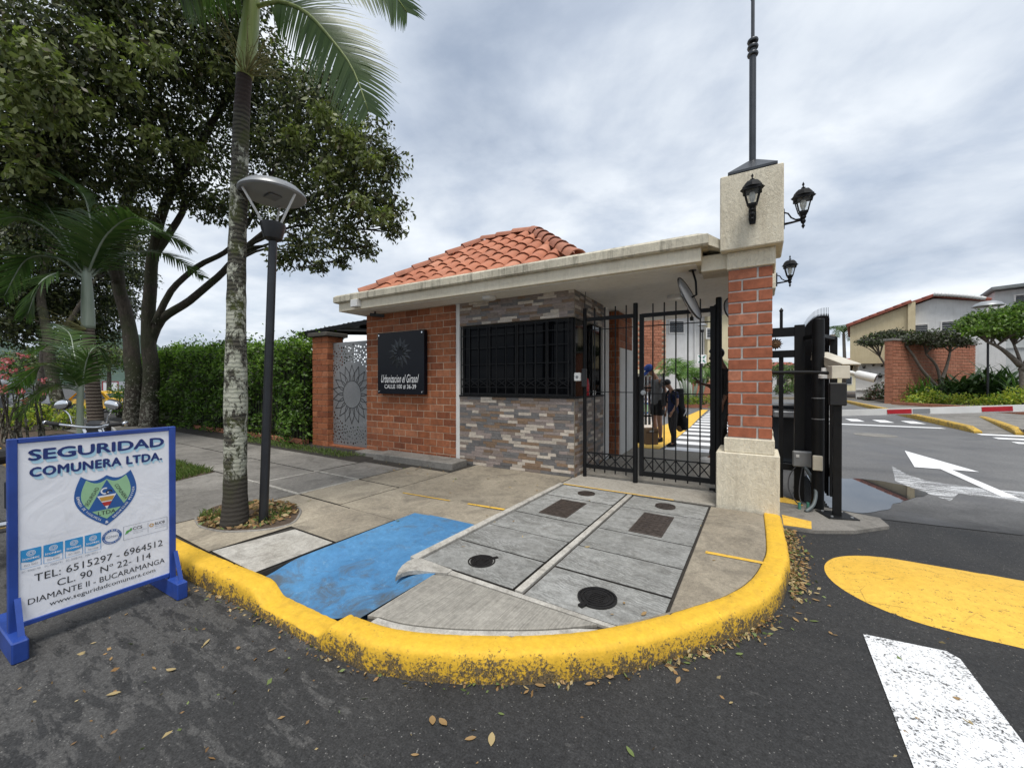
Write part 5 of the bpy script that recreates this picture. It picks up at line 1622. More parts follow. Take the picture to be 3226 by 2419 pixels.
def build_gates():
    # fixed panel next to the booth
    E = 0.15
    def base(x): return gw(x, E, 0)
    t = thing('fixed_gate_panel', 'narrow fixed black railing panel beside the stone counter', 'railing', gw(0.04, E, SW), BROT)
    def post(x, r, z1, par, x0):
        MB().tube([(x - x0, 0, 0), (x - x0, 0, z1 - SW)], r, 14).build('post', 'metal_black', par, smooth=40)
        MB().lathe([(r, z1 - SW), (r * .9, z1 - SW + .008), (.001, z1 - SW + .012)], (x - x0, 0, 0), 14).build('post_cap', 'metal_black', par, smooth=40)
    post(0.04, 0.024, 2.32, t, 0.04); post(0.69, 0.029, 2.325, t, 0.04)
    MB().bar((0.03, 0, 2.18 - SW), (0.62, 0, 2.18 - SW), 0.03, 0.045).build('top_rail', 'metal_black', t)
    MB().bar((0.03, 0, .268 - SW), (0.62, 0, .268 - SW), 0.03, 0.045).build('bottom_rail', 'metal_black', t)
    for z in (2.04, 1.235): MB().bar((0.03, -.008, z - SW), (0.62, -.008, z - SW), 0.006, 0.010).build('thin_rail', 'metal_black', t)
    MB().bar((0.03, 0.0, .445 - SW), (0.62, 0.0, .445 - SW), 0.016, 0.014).build('thin_rail', 'metal_black', t)
    bar = MB().box(-.007, .007, -.007, .007, 0, 2.12).mesh('bar', 'metal_black')
    for k in range(4):
        link('bar', bar, t, (0.13 + k * .135, 0.006, .20 - SW))
    def lattice(par, xa, xb, n):
        w = (xb - xa) / n
        for k in range(n):
            MB().bar((xa + k * w, -.004, .285 - SW), (xa + k * w + w, -.004, .440 - SW), 0.011).build('lattice', 'metal_black', par)
            MB().bar((xa + k * w, .008, .440 - SW), (xa + k * w + w, .008, .285 - SW), 0.011).build('lattice', 'metal_black', par)
    lattice(t, 0.03, 0.62, 4)
    MB().tube([(0.0, -.02, 2.31 - SW), (.02, -.03, 2.54 - SW)], 0.004, 6).build('wire', 'plastic_black', t)
    # swinging pedestrian leaf
    p = thing('pedestrian_gate', 'black steel pedestrian gate leaf with lattice foot, closed beside the pillar', 'gate', gw(0.765, E, SW), BROT)
    W = 0.775
    for x, r in ((0.0, 0.024), (W, 0.026)): MB().box(x - r, x + r, -r, r, .22 - SW, 2.19 - SW).build('stile', 'metal_black', p)
    MB().bar((0, 0, 2.172 - SW), (W, 0, 2.172 - SW), 0.034, 0.045).build('top_rail', 'metal_black', p)
    MB().bar((0, 0, .25 - SW), (W, 0, .25 - SW), 0.034, 0.055).build('bottom_rail', 'metal_black', p)
    for z in (2.04, 1.225): MB().bar((0, -.01, z - SW), (W, -.01, z - SW), 0.006, 0.011).build('thin_rail', 'metal_black', p)
    MB().bar((0, 0, .445 - SW), (W, 0, .445 - SW), 0.018, 0.014).build('thin_rail', 'metal_black', p)
    for k in range(5):
        link('bar', bar, p, (W * (k + 1) / 6, 0.006, .19 - SW))
    lattice(p, 0.024, W - .026, 6)
    MB().cbox(-.012, .035, -.05, .03, 1.20 - SW, 1.27 - SW, .004).build('lock', 'metal_black', p)
    MB().lathe([(.03, 0), (.03, .012), (.02, .014), (.02, .018), (.001, .018)], (.03, -.05, 1.235 - SW), 14, Matrix.Rotation(R(90), 3, 'X')).build('lock_cylinder', 'metal_grey', p)
    # hinge post
    h = thing('hinge_post', 'thick black hinge post with corner brackets against the pillar', 'post', gw(1.598, E, SW), BROT)
    MB().tube([(0, 0, -0.02), (0, 0, 2.29 - SW)], 0.032, 16).build('post', 'metal_black', h, smooth=40)
    MB().lathe([(.032, 2.29 - SW), (.028, 2.305 - SW), (.001, 2.31 - SW)], (0, 0, 0), 16).build('post_cap', 'metal_black', h)
    for z, s in ((2.20 - SW, 1), (.16 - SW, -1)):
        MB().bar((-0.055, 0, z), (0.0, 0, z + .04 * s), .03, .02).build('bracket', 'metal_black', h)
        MB().box(-.09, -.02, -.02, .02, z - .012, z + .012).build('hinge', 'metal_black', h)
    # white call button box on the booth side post
    cb = MB().cbox(-0.045, 0.045, -0.03, 0.03, -0.055, 0.055, 0.01)
    o = cb.build('call_box', 'plastic_white', loc=gw(-0.035, 0.09, 1.43), rotz=BROT)
    tag(o, 'small white plastic call box on the post by the booth window', 'call box')
    MB().lathe([(.018, 0), (.018, .006), (.001, .008)], (0, -.03, 0), 12, Matrix.Rotation(R(90), 3, 'X')).build('button', 'plastic_grey', o)
    o = MB().cbox(-0.03, 0.03, -0.025, 0.025, -0.14, 0.10, 0.006).build('door_lock', 'plastic_black', loc=gw(0.05, 0.10, 1.44), rotz=BROT)
    tag(o, 'black electric lock box on the post next to the white call box', 'lock')
    # red flask on the counter
    f = thing('water_flask', 'red water flask standing on the booth counter', 'flask', gw(-0.10, 0.60, 1.168))
    MB().lathe([(.04, 0), (.043, .01), (.043, .17), (.034, .19), (.030, .20)], n=16).build('body', 'plastic_red', f, smooth=40)
    MB().lathe([(.034, .20), (.034, .235), (.02, .25), (.001, .25)], n=16).build('lid', 'plastic_red', f, smooth=40)
    o = MB().cbox(-.05, .05, -.05, .05, 0, .07, .004).build('paper_stack', 'plastic_white', loc=gw(-0.11, 0.86, 1.168)); tag(o, 'white stack of papers beyond the red flask on the counter', 'papers')
build_gates()

def build_mirror(c, back_n, r, anchor, label):
    t = thing('convex_mirror', label, 'mirror', c)
    n = Vector(back_n).normalized()
    rot = n.to_track_quat('Z', 'Y').to_matrix()
    MB().lathe([(.001, 0.02), (r * .5, .016), (r * .96, .0), (r, -.004)], (0, 0, 0), 36, rot).build('back_shell', 'metal_grey', t, smooth=40)
    MB().lathe([(r * .98, -.006), (r * .7, -.04), (r * .35, -.058), (.001, -.063)], (0, 0, 0), 36, rot).build('mirror_face', 'mirror_face', t, smooth=True)
    rim = MB(); pts = [rot @ Vector((r * math.cos(2 * math.pi * k / 40), r * math.sin(2 * math.pi * k / 40), -.004)) for k in range(41)]
    rim.tube(pts, .009, 6, cap=False); rim.build('rim', 'plastic_black', t, smooth=True)
    a = Vector(anchor) - Vector(c)
    br = MB(); br.tube([n * .02, n * .07, a * .5 + n * .05, a], .011, 8); br.lathe([(.04, -.01), (.04, 0)], a, 12); br.build('bracket', 'metal_black', t, smooth=40)
cr = Vector((math.cos(YAW), math.sin(YAW), 0)); cf = Vector((-math.sin(YAW), math.cos(YAW), 0))
build_mirror(gw(1.34, -0.20, 2.26), cr * .74 + Vector((0, 0, .40)) - cf * .62, 0.245, gw(1.36, -0.17, 2.565), 'round convex mirror tilted under the canopy above the gate')
build_mirror(gw(1.76, 0.62, 2.22), cr * .3 + Vector((0, 0, .3)) - cf * .9, 0.17, gw(1.80, .70, 2.563), 'second convex mirror half hidden behind the brick pillar')

def build_machinery():
    # fixed frame between pillar and hinge post
    t = thing('gate_frame', 'black square steel frame with rusty sun ornament right of the pillar', 'gate frame', (0.378, 5.50, 0.03))
    MB().box(-.046, .046, -.04, .04, 0, 1.97).build('post', 'metal_black', t)
    MB().box(-.046, .046, -.04, .04, 1.97, 1.976).build('post_cap', 'metal_black', t)
    MB().box(-.36, -.047, -.035, .035, 1.855, 1.955).build('top_rail', 'metal_black', t)
    MB().box(-.36, -.047, -.033, .033, 1.615, 1.695).build('rail', 'metal_black', t)
    MB().box(-.36, -.047, -.03, .03, .33, .40).build('rail', 'metal_black', t)
    MB().box(-.185, -.155, -.015, .015, 1.956, 2.14).build('finial_bar', 'metal_black', t)
    MB().lathe([(.018, 2.14), (.03, 2.155), (.001, 2.19)], (-.17, 0, 0), 4, sq=True).build('finial', 'metal_black', t)
    MB().box(-.192, -.148, -.02, .02, 0.0, 1.614).build('bar', 'metal_black', t)
    # sun ornament
    s = MB()
    rot = Matrix.Rotation(R(90), 3, 'X')
    s.lathe([(.048, 0), (.046, .012), (.03, .02), (.026, .014), (.014, .02), (.001, .022)], (-.225, 0, 1.775), 20, rot)
    for k in range(16):
        a = 2 * math.pi * k / 16; rr = .078 if k % 2 == 0 else .068
        d = Vector((math.cos(a), 0, math.sin(a))); q = Vector((-math.sin(a), 0, math.cos(a)))
        c0 = Vector((-.225, -.004, 1.775))
        s.add([c0 + d * .042 + q * .013, c0 + d * .042 - q * .013, c0 + d * rr, c0 + d * .05 + Vector((0, -.012, 0))], [(0, 1, 3), (1, 2, 3), (2, 0, 3), (0, 2, 1)])
    s.build('sun_ornament', 'rust_sun', t)
    # round hinge post of the vehicle gate
    h = thing('round_gate_post', 'thick round black post holding the open vehicle gate', 'post', (0.521, 5.24, 0.02))
    MB().tube([(0, 0, 0), (0, 0, 2.0)], .054, 20).build('post', 'metal_black', h, smooth=40)
    MB().lathe([(.054, 2.0), (.05, 2.008), (.001, 2.014)], (0, 0, 0), 20).build('post_cap', 'metal_black', h)
    MB().bar((-.10, .2, 1.83), (.0, .0, 1.83), .03, .045).build('arm', 'metal_black', h)
    MB().bar((.03, .0, 1.83), (.19, .42, 1.83), .03, .035).build('arm', 'metal_black', h)
    MB().cbox(-.05, .035, -.075, -.05, .42, .575, .006).build('junction_box', 'plastic_cream', h)
    for z in (.95, 1.17): MB().lathe([(.056, z), (.056, z + .008)], (0, 0, 0), 20).build('strap', 'metal_grey', h)
    # vehicle gate leaf, swung open into the drive
    p = thing('vehicle_gate', 'tall black picket vehicle gate with spear tips swung open into the drive', 'gate', (0.70, 5.66, 0.02), R(2))
    LEN = 2.65
    def top(s): return 2.06 + 0.20 * math.sin(math.pi * min(1, s / LEN * 0.75 + 0.12))
    MB().box(-.03, .03, -.03, .03, .06, 1.85).build('stile', 'metal_black', p)
    MB().box(-.03, .03, LEN - .03, LEN + .03, .06, 1.85).build('stile', 'metal_black', p)
    for z, hh in ((1.78, .10), (1.50, .10), (.26, .10)):
        MB().box(-.022, .022, .03, LEN - .03, z, z + hh).build('rail', 'metal_black' if z < 1 else 'wood_board', p)
    n = 25
    for k in range(n):
        s = .06 + (LEN - .12) * k / (n - 1)
        z1 = top(s)
        mb = MB().box(-.05, -.03, s - .015, s + .015, .05, z1 - .08)
        mb.add([(-.05, s - .015, z1 - .08), (-.03, s - .015, z1 - .08), (-.03, s + .015, z1 - .08), (-.05, s + .015, z1 - .08), (-.04, s, z1)], [(0, 1, 4), (1, 2, 4), (2, 3, 4), (3, 0, 4)])
        mb.tube([(-.04, s, z1 - .01), (-.04, s, z1 + .05)], .002, 4)
        mb.build('picket', 'metal_matte', p)
    # boxes and flexible conduit at the foot of the frame
    b = MB().cbox(-.09, .09, -.035, .035, -.085, .085, .01).build('control_box', 'plastic_grey', loc=(0.40, 5.38, 0.515)); tag(b, 'grey plastic control box on the frame post above the conduits', 'control box')
    MB().cbox(-.06, -.03, -.038, -.036, .02, .05, .001).build('sticker', 'plastic_white', b)
    for k, (pp, r, mt, lab) in enumerate((([(0.42, 5.36, .43), (0.46, 5.30, .36), (0.50, 5.20, .22), (0.47, 5.08, .10), (0.40, 5.02, .035)], .017, 'conduit', 'thick grey flexible conduit curving down to the concrete pad'),
                                       ([(0.34, 5.36, .43), (0.28, 5.30, .33), (0.27, 5.22, .2), (0.33, 5.15, .09), (0.36, 5.12, .07)], .006, 'plastic_black', 'thin black looping cable under the grey control box'),
                                       ([(0.40, 5.36, .43), (0.37, 5.28, .28), (0.36, 5.2, .15), (0.38, 5.15, .07)], .007, 'plastic_black', 'thin black straight cable under the grey control box'))):
        P = resample([tuple(q) for q in pp], lambda q: 0.02)
        o = MB().tube(P, r, 10).build('cable', mt, smooth=True); tag(o, lab, 'cable')
    for x, y, lab in ((0.355, 5.10, 'short green conduit stub on the pad, the left one'), (0.43, 5.14, 'short green conduit stub on the pad, the right one')):
        o = MB().tube([(x, y, .02), (x, y, .10)], .014, 10).build('conduit_stub', 'conduit_green', smooth=40); tag(o, lab, 'conduit')
    # reader stand
    s = thing('reader_stand', 'slim black card reader stand on a bolted square plate', 'stand', (0.654, 5.052, 0.03))
    MB().box(-.033, .033, -.033, .033, 0.008, 1.12).build('post', 'metal_black', s)
    MB().cbox(-.13, .13, -.13, .13, 0, .010, .003).build('base_plate', 'metal_black', s, rotz=R(20))
    for a in range(4):
        MB().lathe([(.012, .010), (.012, .02), (.001, .02)], (.12 * math.cos(a * math.pi / 2 + R(65)), .12 * math.sin(a * math.pi / 2 + R(65)), 0), 8).build('bolt', 'metal_grey', s)
    MB().cbox(-.068, .068, -.06, .05, 1.10, 1.325, .008).build('reader_box', 'plastic_black', s)
    # pipe from the pillar with junction box and bullet camera
    c = thing('camera_pipe', 'black pipe from the pillar carrying a cream box and white bullet camera', 'camera mount', (0.10, 4.62, 1.455))
    MB().tube([(0.0, 0, 0), (0.30, .10, 0.002), (0.46, .16, -.008)], .016, 10).build('pipe', 'metal_black', c, smooth=40)
    MB().cbox(-.074, .074, -.04, .04, -.06, .06, .004).build('junction_box', 'plastic_cream', c, loc=(0.528, .16, 0.0), rotz=R(20))
    MB().tube([(0.595, .18, .0), (.63, .19, -.005), (.655, .20, -.02)], .018, 10).build('camera_arm', 'plastic_white', c, smooth=40)
    d = Vector((.135, -.05, -.045)); p0 = Vector((.655, .205, -.015))
    rot = d.to_track_quat('Z', 'Y').to_matrix()
    MB().lathe([(.001, 0), (.03, .004), (.038, .02), (.040, .145), (.038, .15)], p0, 18, rot).build('bullet_camera', 'plastic_white', c, smooth=40)
    MB().lathe([(.036, .1505), (.032, .154), (.001, .152)], p0, 18, rot).build('lens', 'glass_dark', c, smooth=40)
    # plate-reading camera housing on the round post
    near, far = Vector((0.727, 5.08, 1.487)), Vector((0.52, 5.50, 1.635))
    k = thing('camera_housing', 'long cream camera housing with sun shield above the reader stand', 'camera', (near + far) / 2)
    d = (near - far).normalized()
    rot = d.to_track_quat('Y', 'Z').to_matrix()
    def hb(x0, x1, y0, y1, z0, z1, nm, mt, ch=.006):
        m2 = MB().cbox(x0, x1, y0, y1, z0, z1, ch)
        m2.v = [tuple(rot @ Vector(v)) for v in m2.v]
        m2.build(nm, mt, k)
    hb(-.075, .075, -.16, .24, -.055, .055, 'body', 'plastic_cream')
    hb(-.085, .085, -.19, .30, .060, .075, 'sun_shield', 'plastic_cream', .004)
    hb(-.085, -.078, -.18, .28, -.01, .06, 'shield_side', 'plastic_cream', .002)
    hb(.078, .085, -.18, .28, -.01, .06, 'shield_side', 'plastic_cream', .002)
    hb(-.06, .06, .241, .244, -.04, .04, 'window', 'glass_dark', .001)
    MB().lathe([(.05, -.16), (.05, -.125), (.03, -.11), (.022, -.05)], (-.06, -.09, 0), 16).build('mount', 'plastic_white', k, smooth=40)
    # barrier
    b = thing('barrier', 'boom barrier with charcoal cabinet and white arm with red reflectors', 'barrier', (0.36, 7.86, 0.0), R(6))
    mb = MB()
    mb.cbox(-.245, .245, -.17, .17, .06, .94, .025)
    mb.box(-.26, .26, -.19, .19, 0, .06)
    mb.build('cabinet', 'plastic_charcoal', b)
    MB().cbox(-.255, .255, -.18, .18, .942, 1.02, .03).build('cabinet_lid', 'plastic_charcoal', b)
    MB().box(-.09, .08, -.176, -.171, .15, .78).build('cabinet_door', 'plastic_black', b)
    MB().cbox(-.20, .10, -.27, -.18, .80, .90, .012).build('arm_bracket', 'metal_grey', b)
    a0, a1 = Vector((-.1, -.225, .845)), Vector((5.2, -.38, 1.215))
    d = (a1 - a0).normalized()
    arm = MB().bar(a0 + Vector((.18, 0, .012)), a1, .04, .088).build('arm', 'metal_white', b)
    for s0, s1, mt in ((1.19, 1.45, 'reflector_red'), (1.465, 1.64, 'metal_grey'), (2.14, 2.42, 'reflector_red'), (3.1, 3.38, 'reflector_red'), (4.1, 4.38, 'reflector_red')):
        q = d.to_track_quat('Y', 'Z').to_matrix()
        MB().obox(a0 + Vector((.09, 0, .006)) + d * ((s0 + s1) / 2) + Vector((-.0, -.0235, 0)), (.004, s1 - s0, .062), q).build('reflector', mt, arm)
build_machinery()
# ---------------------------------------------------------------- security signboard
def build_sign():
    t = thing('security_sign', 'white security company signboard in a blue steel frame standing on the street', 'signboard', (-3.20, 0.655, 0.0), R(2.5))
    # local: sign plane is YZ, printed side faces +X ; half width 0.322
    HW, ZB, ZT = 0.322, 0.115, 1.075
    fr = MB()
    for y in (-HW, HW): fr.cbox(-.018, .018, y - .0165, y + .0165, .03, ZT, .003)
    for z in (ZB + .012, ZT - .0125): fr.cbox(-.017, .017, -HW + .017, HW - .017, z - .0125, z + .0125, .003)
    fr.build('frame', 'frame_blue', t)
    MB().box(-.006, .009, -HW + .016, HW - .016, ZB + .024, ZT - .024).build('panel', 'banner_white', t)
    for y in (-HW, HW):
        ft = MB(); ft.cbox(-.30, .155, y - .028, y + .028, 0.0, .105, .006); ft.build('foot', 'frame_blue', t)
        for s in (-1, 1):
            MB().bar((s * .10, y + .012, .10), (s * .018, y + .012, .27), .022, .006).build('brace', 'frame_blue', t)
    # print area: u to the reader's right (+Y), v up
    u0, u1, v0, v1 = -HW + .017, HW - .017, ZB + .025, ZT - .025
    W, H = u1 - u0, v1 - v0
    F = ((0.0095, u0, v0), (0, 1, 0), (0, 0, 1), (1, 0, 0))
    U = lambda f: f * W
    V = lambda f: (1 - f) * H
    def txt(s, mat, a, b, c, d, lift=.001, **k):
        return place_text(s, 'lettering', mat, t, F, U(a), U(b), V(d), V(c), lift, **k)
    # drop-shadowed title
    for i in range(4):
        q = i * .0028
        txt('SEGURIDAD', 'print_ice', .068 + q, .958 + q, .052 + q * 1.3, .110 + q * 1.5, .0008 + i * .0001)
        txt('COMUNERA LTDA.', 'print_ice', .073 + q, .943 + q, .152 + q * 1.3, .202 + q * 1.5, .0008 + i * .0001, spacing=1.08)
    for i, (du, dv) in enumerate(((-.0055, 0), (.0055, 0), (0, -.0025), (0, .0025), (0, 0))):
        txt('SEGURIDAD', 'print_navy', .06 + du, .955 + du, .042 + dv, .102 + dv, .0020 + i * .0001)
        txt('COMUNERA LTDA.', 'print_navy', .065 + du * .8, .94 + du * .8, .144 + dv, .195 + dv, .0020 + i * .0001, spacing=1.08)
    # shield
    cx, top, bot = .53, .235, .565
    def P(x, y): return (U(x), V(y))
    def prof(tt):
        return (.80 + .20 * math.sin(min(1, tt / .38) * math.pi / 2)) * (1 if tt < .38 else max(0, 1 - ((tt - .38) / .62) ** 1.9))
    def shield(sx, y0, y1, n=16):
        hw = .212 * sx
        pts = []
        for i in range(n + 1):
            s = -1 + 2 * i / n
            pts.append((cx + hw * s * .80, y0 + .030 * sx * math.sin(math.pi * abs(s)) + (.012 * sx) * (1 - abs(s))))
        for i in range(1, n + 1):
            tt = i / n; pts.append((cx + hw * prof(tt), y0 + (y1 - y0) * tt))
        for i in range(n - 1, 0, -1):
            tt = i / n; pts.append((cx - hw * prof(tt), y0 + (y1 - y0) * tt))
        return [P(*q) for q in pts]
    def border_arc(side, t0, t1):
        return [P(cx + side * .212 * .89 * prof(t0 + (t1 - t0) * i / 14), top + (bot - top - .018) * (t0 + (t1 - t0) * i / 14)) for i in range(15)]
    mb = MB(); frame_poly(mb, shield(1.0, top, bot), F, .001); mb.build('shield_border', 'print_blue', t)
    mb = MB(); frame_poly(mb, shield(.80, top + .026, bot - .042), F, .0016); mb.build('shield_field', 'print_green', t)
    mb = MB(); frame_poly(mb, [P(cx, .275), P(cx + .13, .462), P(cx - .13, .462)], F, .0022); mb.build('triangle', 'print_blue', t)
    mb = MB(); frame_poly(mb, [P(cx - .066, .372), P(cx + .066, .372), P(cx, .460)], F, .0028); mb.build('triangle', 'print_white', t)
    mb = MB(); frame_poly(mb, [P(cx - .034, .415), P(cx + .034, .415), P(cx + .018, .44), P(cx - .018, .44)], F, .0034)
    mb.build('emblem_red', 'print_red', t)
    mb = MB(); frame_poly(mb, [P(cx - .052, .382), P(cx + .052, .382), P(cx + .038, .408), P(cx - .038, .408)], F, .0034); mb.build('emblem_band', 'print_amber', t)
    mb = MB(); ring(mb, U(cx - .012), V(.345), .012, .019, F, .0034, 16, 0, R(60), R(330)); mb.build('emblem_c', 'print_white', t)
    mb = MB(); ring(mb, U(cx + .016), V(.356), .008, .014, F, .0036, 16, 0, R(0), R(240)); mb.build('emblem_s', 'print_black', t)
    place_text('SEGURIDAD', 'lettering', 'print_black', t, F, U(cx - .185), U(cx - .015), V(.368) - .0085, V(.368) + .0085, .003, rot=R(64))
    place_text('COMUNERA', 'lettering', 'print_black', t, F, U(cx + .015), U(cx + .185), V(.366) - .0085, V(.366) + .0085, .003, rot=R(-64))
    txt('LTDA', 'print_black', cx - .06, cx + .06, .470, .493, .003)
    # words along the border
    def along(s, pts, h):
        seg = [0]
        for i in range(1, len(pts)): seg.append(seg[-1] + math.dist(pts[i - 1], pts[i]))
        n = len(s)
        for i, ch in enumerate(s):
            if ch == ' ': continue
            d = (i + .5) / n * seg[-1]
            for j in range(1, len(pts)):
                if d <= seg[j]:
                    k = (d - seg[j - 1]) / (seg[j] - seg[j - 1])
                    x = pts[j - 1][0] + (pts[j][0] - pts[j - 1][0]) * k; y = pts[j - 1][1] + (pts[j][1] - pts[j - 1][1]) * k
                    a = math.atan2(pts[j][1] - pts[j - 1][1], pts[j][0] - pts[j - 1][0])
                    w = seg[-1] / n * (.28 if ch in 'I' else .78)
                    place_text(ch, 'lettering', 'print_white', t, F, x - w / 2, x + w / 2, y - h / 2, y + h / 2, .0018, rot=a, bold=.02)
                    break
    arcL = border_arc(-1, .38, .93)
    arcR = border_arc(1, .93, .36)
    along('EMPRESA DE VIGILANCIA', arcL, .011); along('SEGURIDAD PRIVADA', arcR, .011)
    txt('&', 'print_white', cx - .012, cx + .012, .535, .552, .0018, bold=.02)
    # certificate badges
    for k, (a, b, l1, l2) in enumerate(((.012, .125, 'ISO 9001', 'SC-2000190'), (.137, .25, 'ISO 45001', 'SC-2000191'), (.262, .372, 'ISO 14001', 'SC-2000192'), (.384, .490, 'Norma', 'NK-2022-1'))):
        mb = MB(); frame_poly(mb, [P(a, .60), P(b, .60), P(b, .665), P((a + b) / 2, .676), P(a, .665)], F, .001); mb.build('badge', 'print_cyan', t)
        mb = MB()
        o = P((a + b) / 2, .626)
        for r0, r1 in ((.0045, .0065), (.009, .011), (.0135, .0155)): ring(mb, o[0], o[1], r0, r1, F, .0016, 18)
        mb.build('badge_mark', 'print_white', t)
        txt('icontec', 'print_white', a + .01, b - .01, .646, .660, .0018, bold=.015)
        txt(l1, 'print_grey', a + .02, b - .02, .683, .695, .0012)
        mb = MB()
        for (q0, q1, r0, r1) in ((a, b, .7045, .706), (a, a + .003, .66, .706), (b - .003, b, .66, .706)): frame_poly(mb, [P(q0, r0), P(q1, r0), P(q1, r1), P(q0, r1)], F, .0009)
        mb.build('badge_outline', 'print_cyan', t)
        txt(l2, 'print_grey', a + .005, b - .005, .716, .727, .0012)
    mb = MB(); o = P(.565, .645); ring(mb, o[0], o[1], .030, .042, F, .001, 32); mb.build('seal', 'print_blue', t)
    txt('IQNet', 'print_grey', .522, .608, .637, .654, .0012, bold=.01)
    for a in range(9):
        q = R(160 - a * 17.5); place_text('CERTIFIED'[a], 'lettering', 'print_white', t, F, o[0] + .036 * math.cos(q) - .003, o[0] + .036 * math.cos(q) + .003, o[1] + .036 * math.sin(q) - .003, o[1] + .036 * math.sin(q) + .003, .0016, rot=q - math.pi / 2)
    for a, ch in enumerate('MANAGEMENT SYSTEM'):
        if ch == ' ': continue
        q = R(200 + a * 8.7); place_text(ch, 'lettering', 'print_white', t, F, o[0] + .036 * math.cos(q) - .0024, o[0] + .036 * math.cos(q) + .0024, o[1] + .036 * math.sin(q) - .003, o[1] + .036 * math.sin(q) + .003, .0016, rot=q + math.pi / 2)
    mb = MB()
    for (q0, q1, r0, r1) in ((.645, .985, .600, .602), (.645, .985, .688, .690), (.645, .648, .602, .688), (.982, .985, .602, .688), (.828, .831, .612, .678)): frame_poly(mb, [P(q0, r0), P(q1, r0), P(q1, r1), P(q0, r1)], F, .001)
    mb.build('badge_outline', 'print_grey', t)
    mb = MB()
    frame_poly(mb, [P(.655, .655), P(.668, .632), P(.69, .628), P(.682, .648)], F, .001); frame_poly(mb, [P(.682, .642), P(.695, .620), P(.71, .620), P(.705, .638)], F, .0012)
    mb.build('leaf_mark', 'print_leaf', t)
    txt('CCS', 'print_black', .716, .785, .618, .638, .001, bold=.01)
    txt('Consejo Colombiano', 'print_grey', .716, .822, .643, .652, .001); txt('de Seguridad', 'print_grey', .716, .79, .655, .664, .001)
    mb = MB(); o = P(.857, .634); ring(mb, o[0], o[1], .006, .011, F, .001, 20); mb.build('ring_mark', 'print_amber', t)
    txt('RUC\u00ae', 'print_black', .885, .965, .620, .640, .001, bold=.01)
    txt('Registro Uniforme', 'print_grey', .885, .978, .645, .654, .001); txt('para Contratistas', 'print_grey', .885, .978, .658, .667, .001)
    txt('TEL: 6515297 - 6964512', 'print_black', .085, .945, .752, .795, .001)
    txt('CL. 90  N\u00ba 22- 114', 'print_black', .215, .85, .818, .858, .001)
    txt('DIAMANTE II - BUCARAMANGA', 'print_black', .05, .962, .882, .916, .001)
    txt('www.seguridadcomunera.com', 'print_black', .17, .885, .934, .968, .001)
build_sign()

# ---------------------------------------------------------------- lamp posts
def build_lamp(loc, H, head, label, lean=(0, 0), dark=False):
    t = thing('street_lamp', label, 'street lamp', loc)
    k = head / 0.26
    p = MB(); p.tube([(0, 0, 0), (lean[0], lean[1], H - 0.50 * k)], [0.037 * k ** .3, .033 * k ** .3], 16)
    p.build('pole', 'metal_pole', t, smooth=40)
    lx, ly = lean
    z = H - 0.50 * k
    MB().lathe([(.036 * k, z - .02), (.07 * k, z), (.075 * k, z + .02), (.098 * k, z + .115 * k), (.098 * k, z + .13 * k), (.085 * k, z + .13 * k), (.001, z + .12 * k)], (lx, ly, 0), 24).build('cup', 'plastic_black', t, smooth=40)
    rim_z = H - .13 * k
    for a in (R(20), R(140), R(260)):
        MB().tube([(lx + .07 * k * math.cos(a), ly + .07 * k * math.sin(a), z + .11 * k), (lx + head * .86 * math.cos(a), ly + head * .86 * math.sin(a), rim_z)], .010 * k, 8).build('strut', 'metal_white', t, smooth=40)
    disc = MB(); disc.lathe([(.001, rim_z + .004), (head * .95, rim_z), (head, rim_z + .012), (head * .98, rim_z + .03), (head * .8, rim_z + .075 * k), (head * .45, rim_z + .115 * k), (.001, rim_z + .13 * k)], (lx, ly, 0), 40)
    d = disc.build('shade', 'metal_grey', t, smooth=30)
    MB().cbox(lx - .06 * k, lx + .06 * k, ly - .05 * k, ly + .05 * k, rim_z - .012, rim_z - .001, .003).build('led_panel', 'plastic_grey', d)
build_lamp((-3.705, 1.765, SW), 3.0, 0.265, 'tall black lamp post with round white-strutted shade beside the mossy palm', (0.075, 0.05))
build_lamp((9.8, 29.8, 0.24), 5.25, 0.56, 'distant black lamp post above the lime hedge behind the barrier arm')
build_lamp((-2.6, 23.2, 0.0), 4.5, 0.24, 'lamp post seen through the pedestrian gate by the areca palm')
# ---------------------------------------------------------------- trees and planting
def at(x, y, d):
    """world point at camera depth d for a direction measured in the photograph"""
    u = (x - 1106) / 850.0
    return Vector((d * (-math.sin(YAW) + math.cos(YAW) * u), d * (math.cos(YAW) + math.sin(YAW) * u), 1.36 - (y - 826) * d / 850.0))

def smooth_path(pts, step=0.15):
    out = []
    P = [Vector(p) for p in pts]
    for i in range(len(P) - 1):
        a = P[max(i - 1, 0)]; b = P[i]; c = P[i + 1]; d = P[min(i + 2, len(P) - 1)]
        n = max(2, int((c - b).length / step))
        for k in range(n):
            t = k / n
            out.append(0.5 * ((2 * b) + (c - a) * t + (2 * a - 5 * b + 4 * c - d) * t * t + (3 * b - a - 3 * c + d) * t ** 3))
    out.append(P[-1])
    return out

def limb(mb, pts, r0, r1, n=9, wob=0.06):
    P = smooth_path(pts, 0.25)
    m = len(P)
    Q = []
    for i, p in enumerate(P):
        k = wob * r0 * 2 if 0 < i < m - 1 else 0
        Q.append(p + Vector((noise.noise(p * 1.7), noise.noise(p * 1.7 + Vector((5, 0, 0))), 0)) * k)
    mb.tube(Q, [r0 + (r1 - r0) * (i / (m - 1)) ** 0.8 for i in range(m)], n)
    return Q

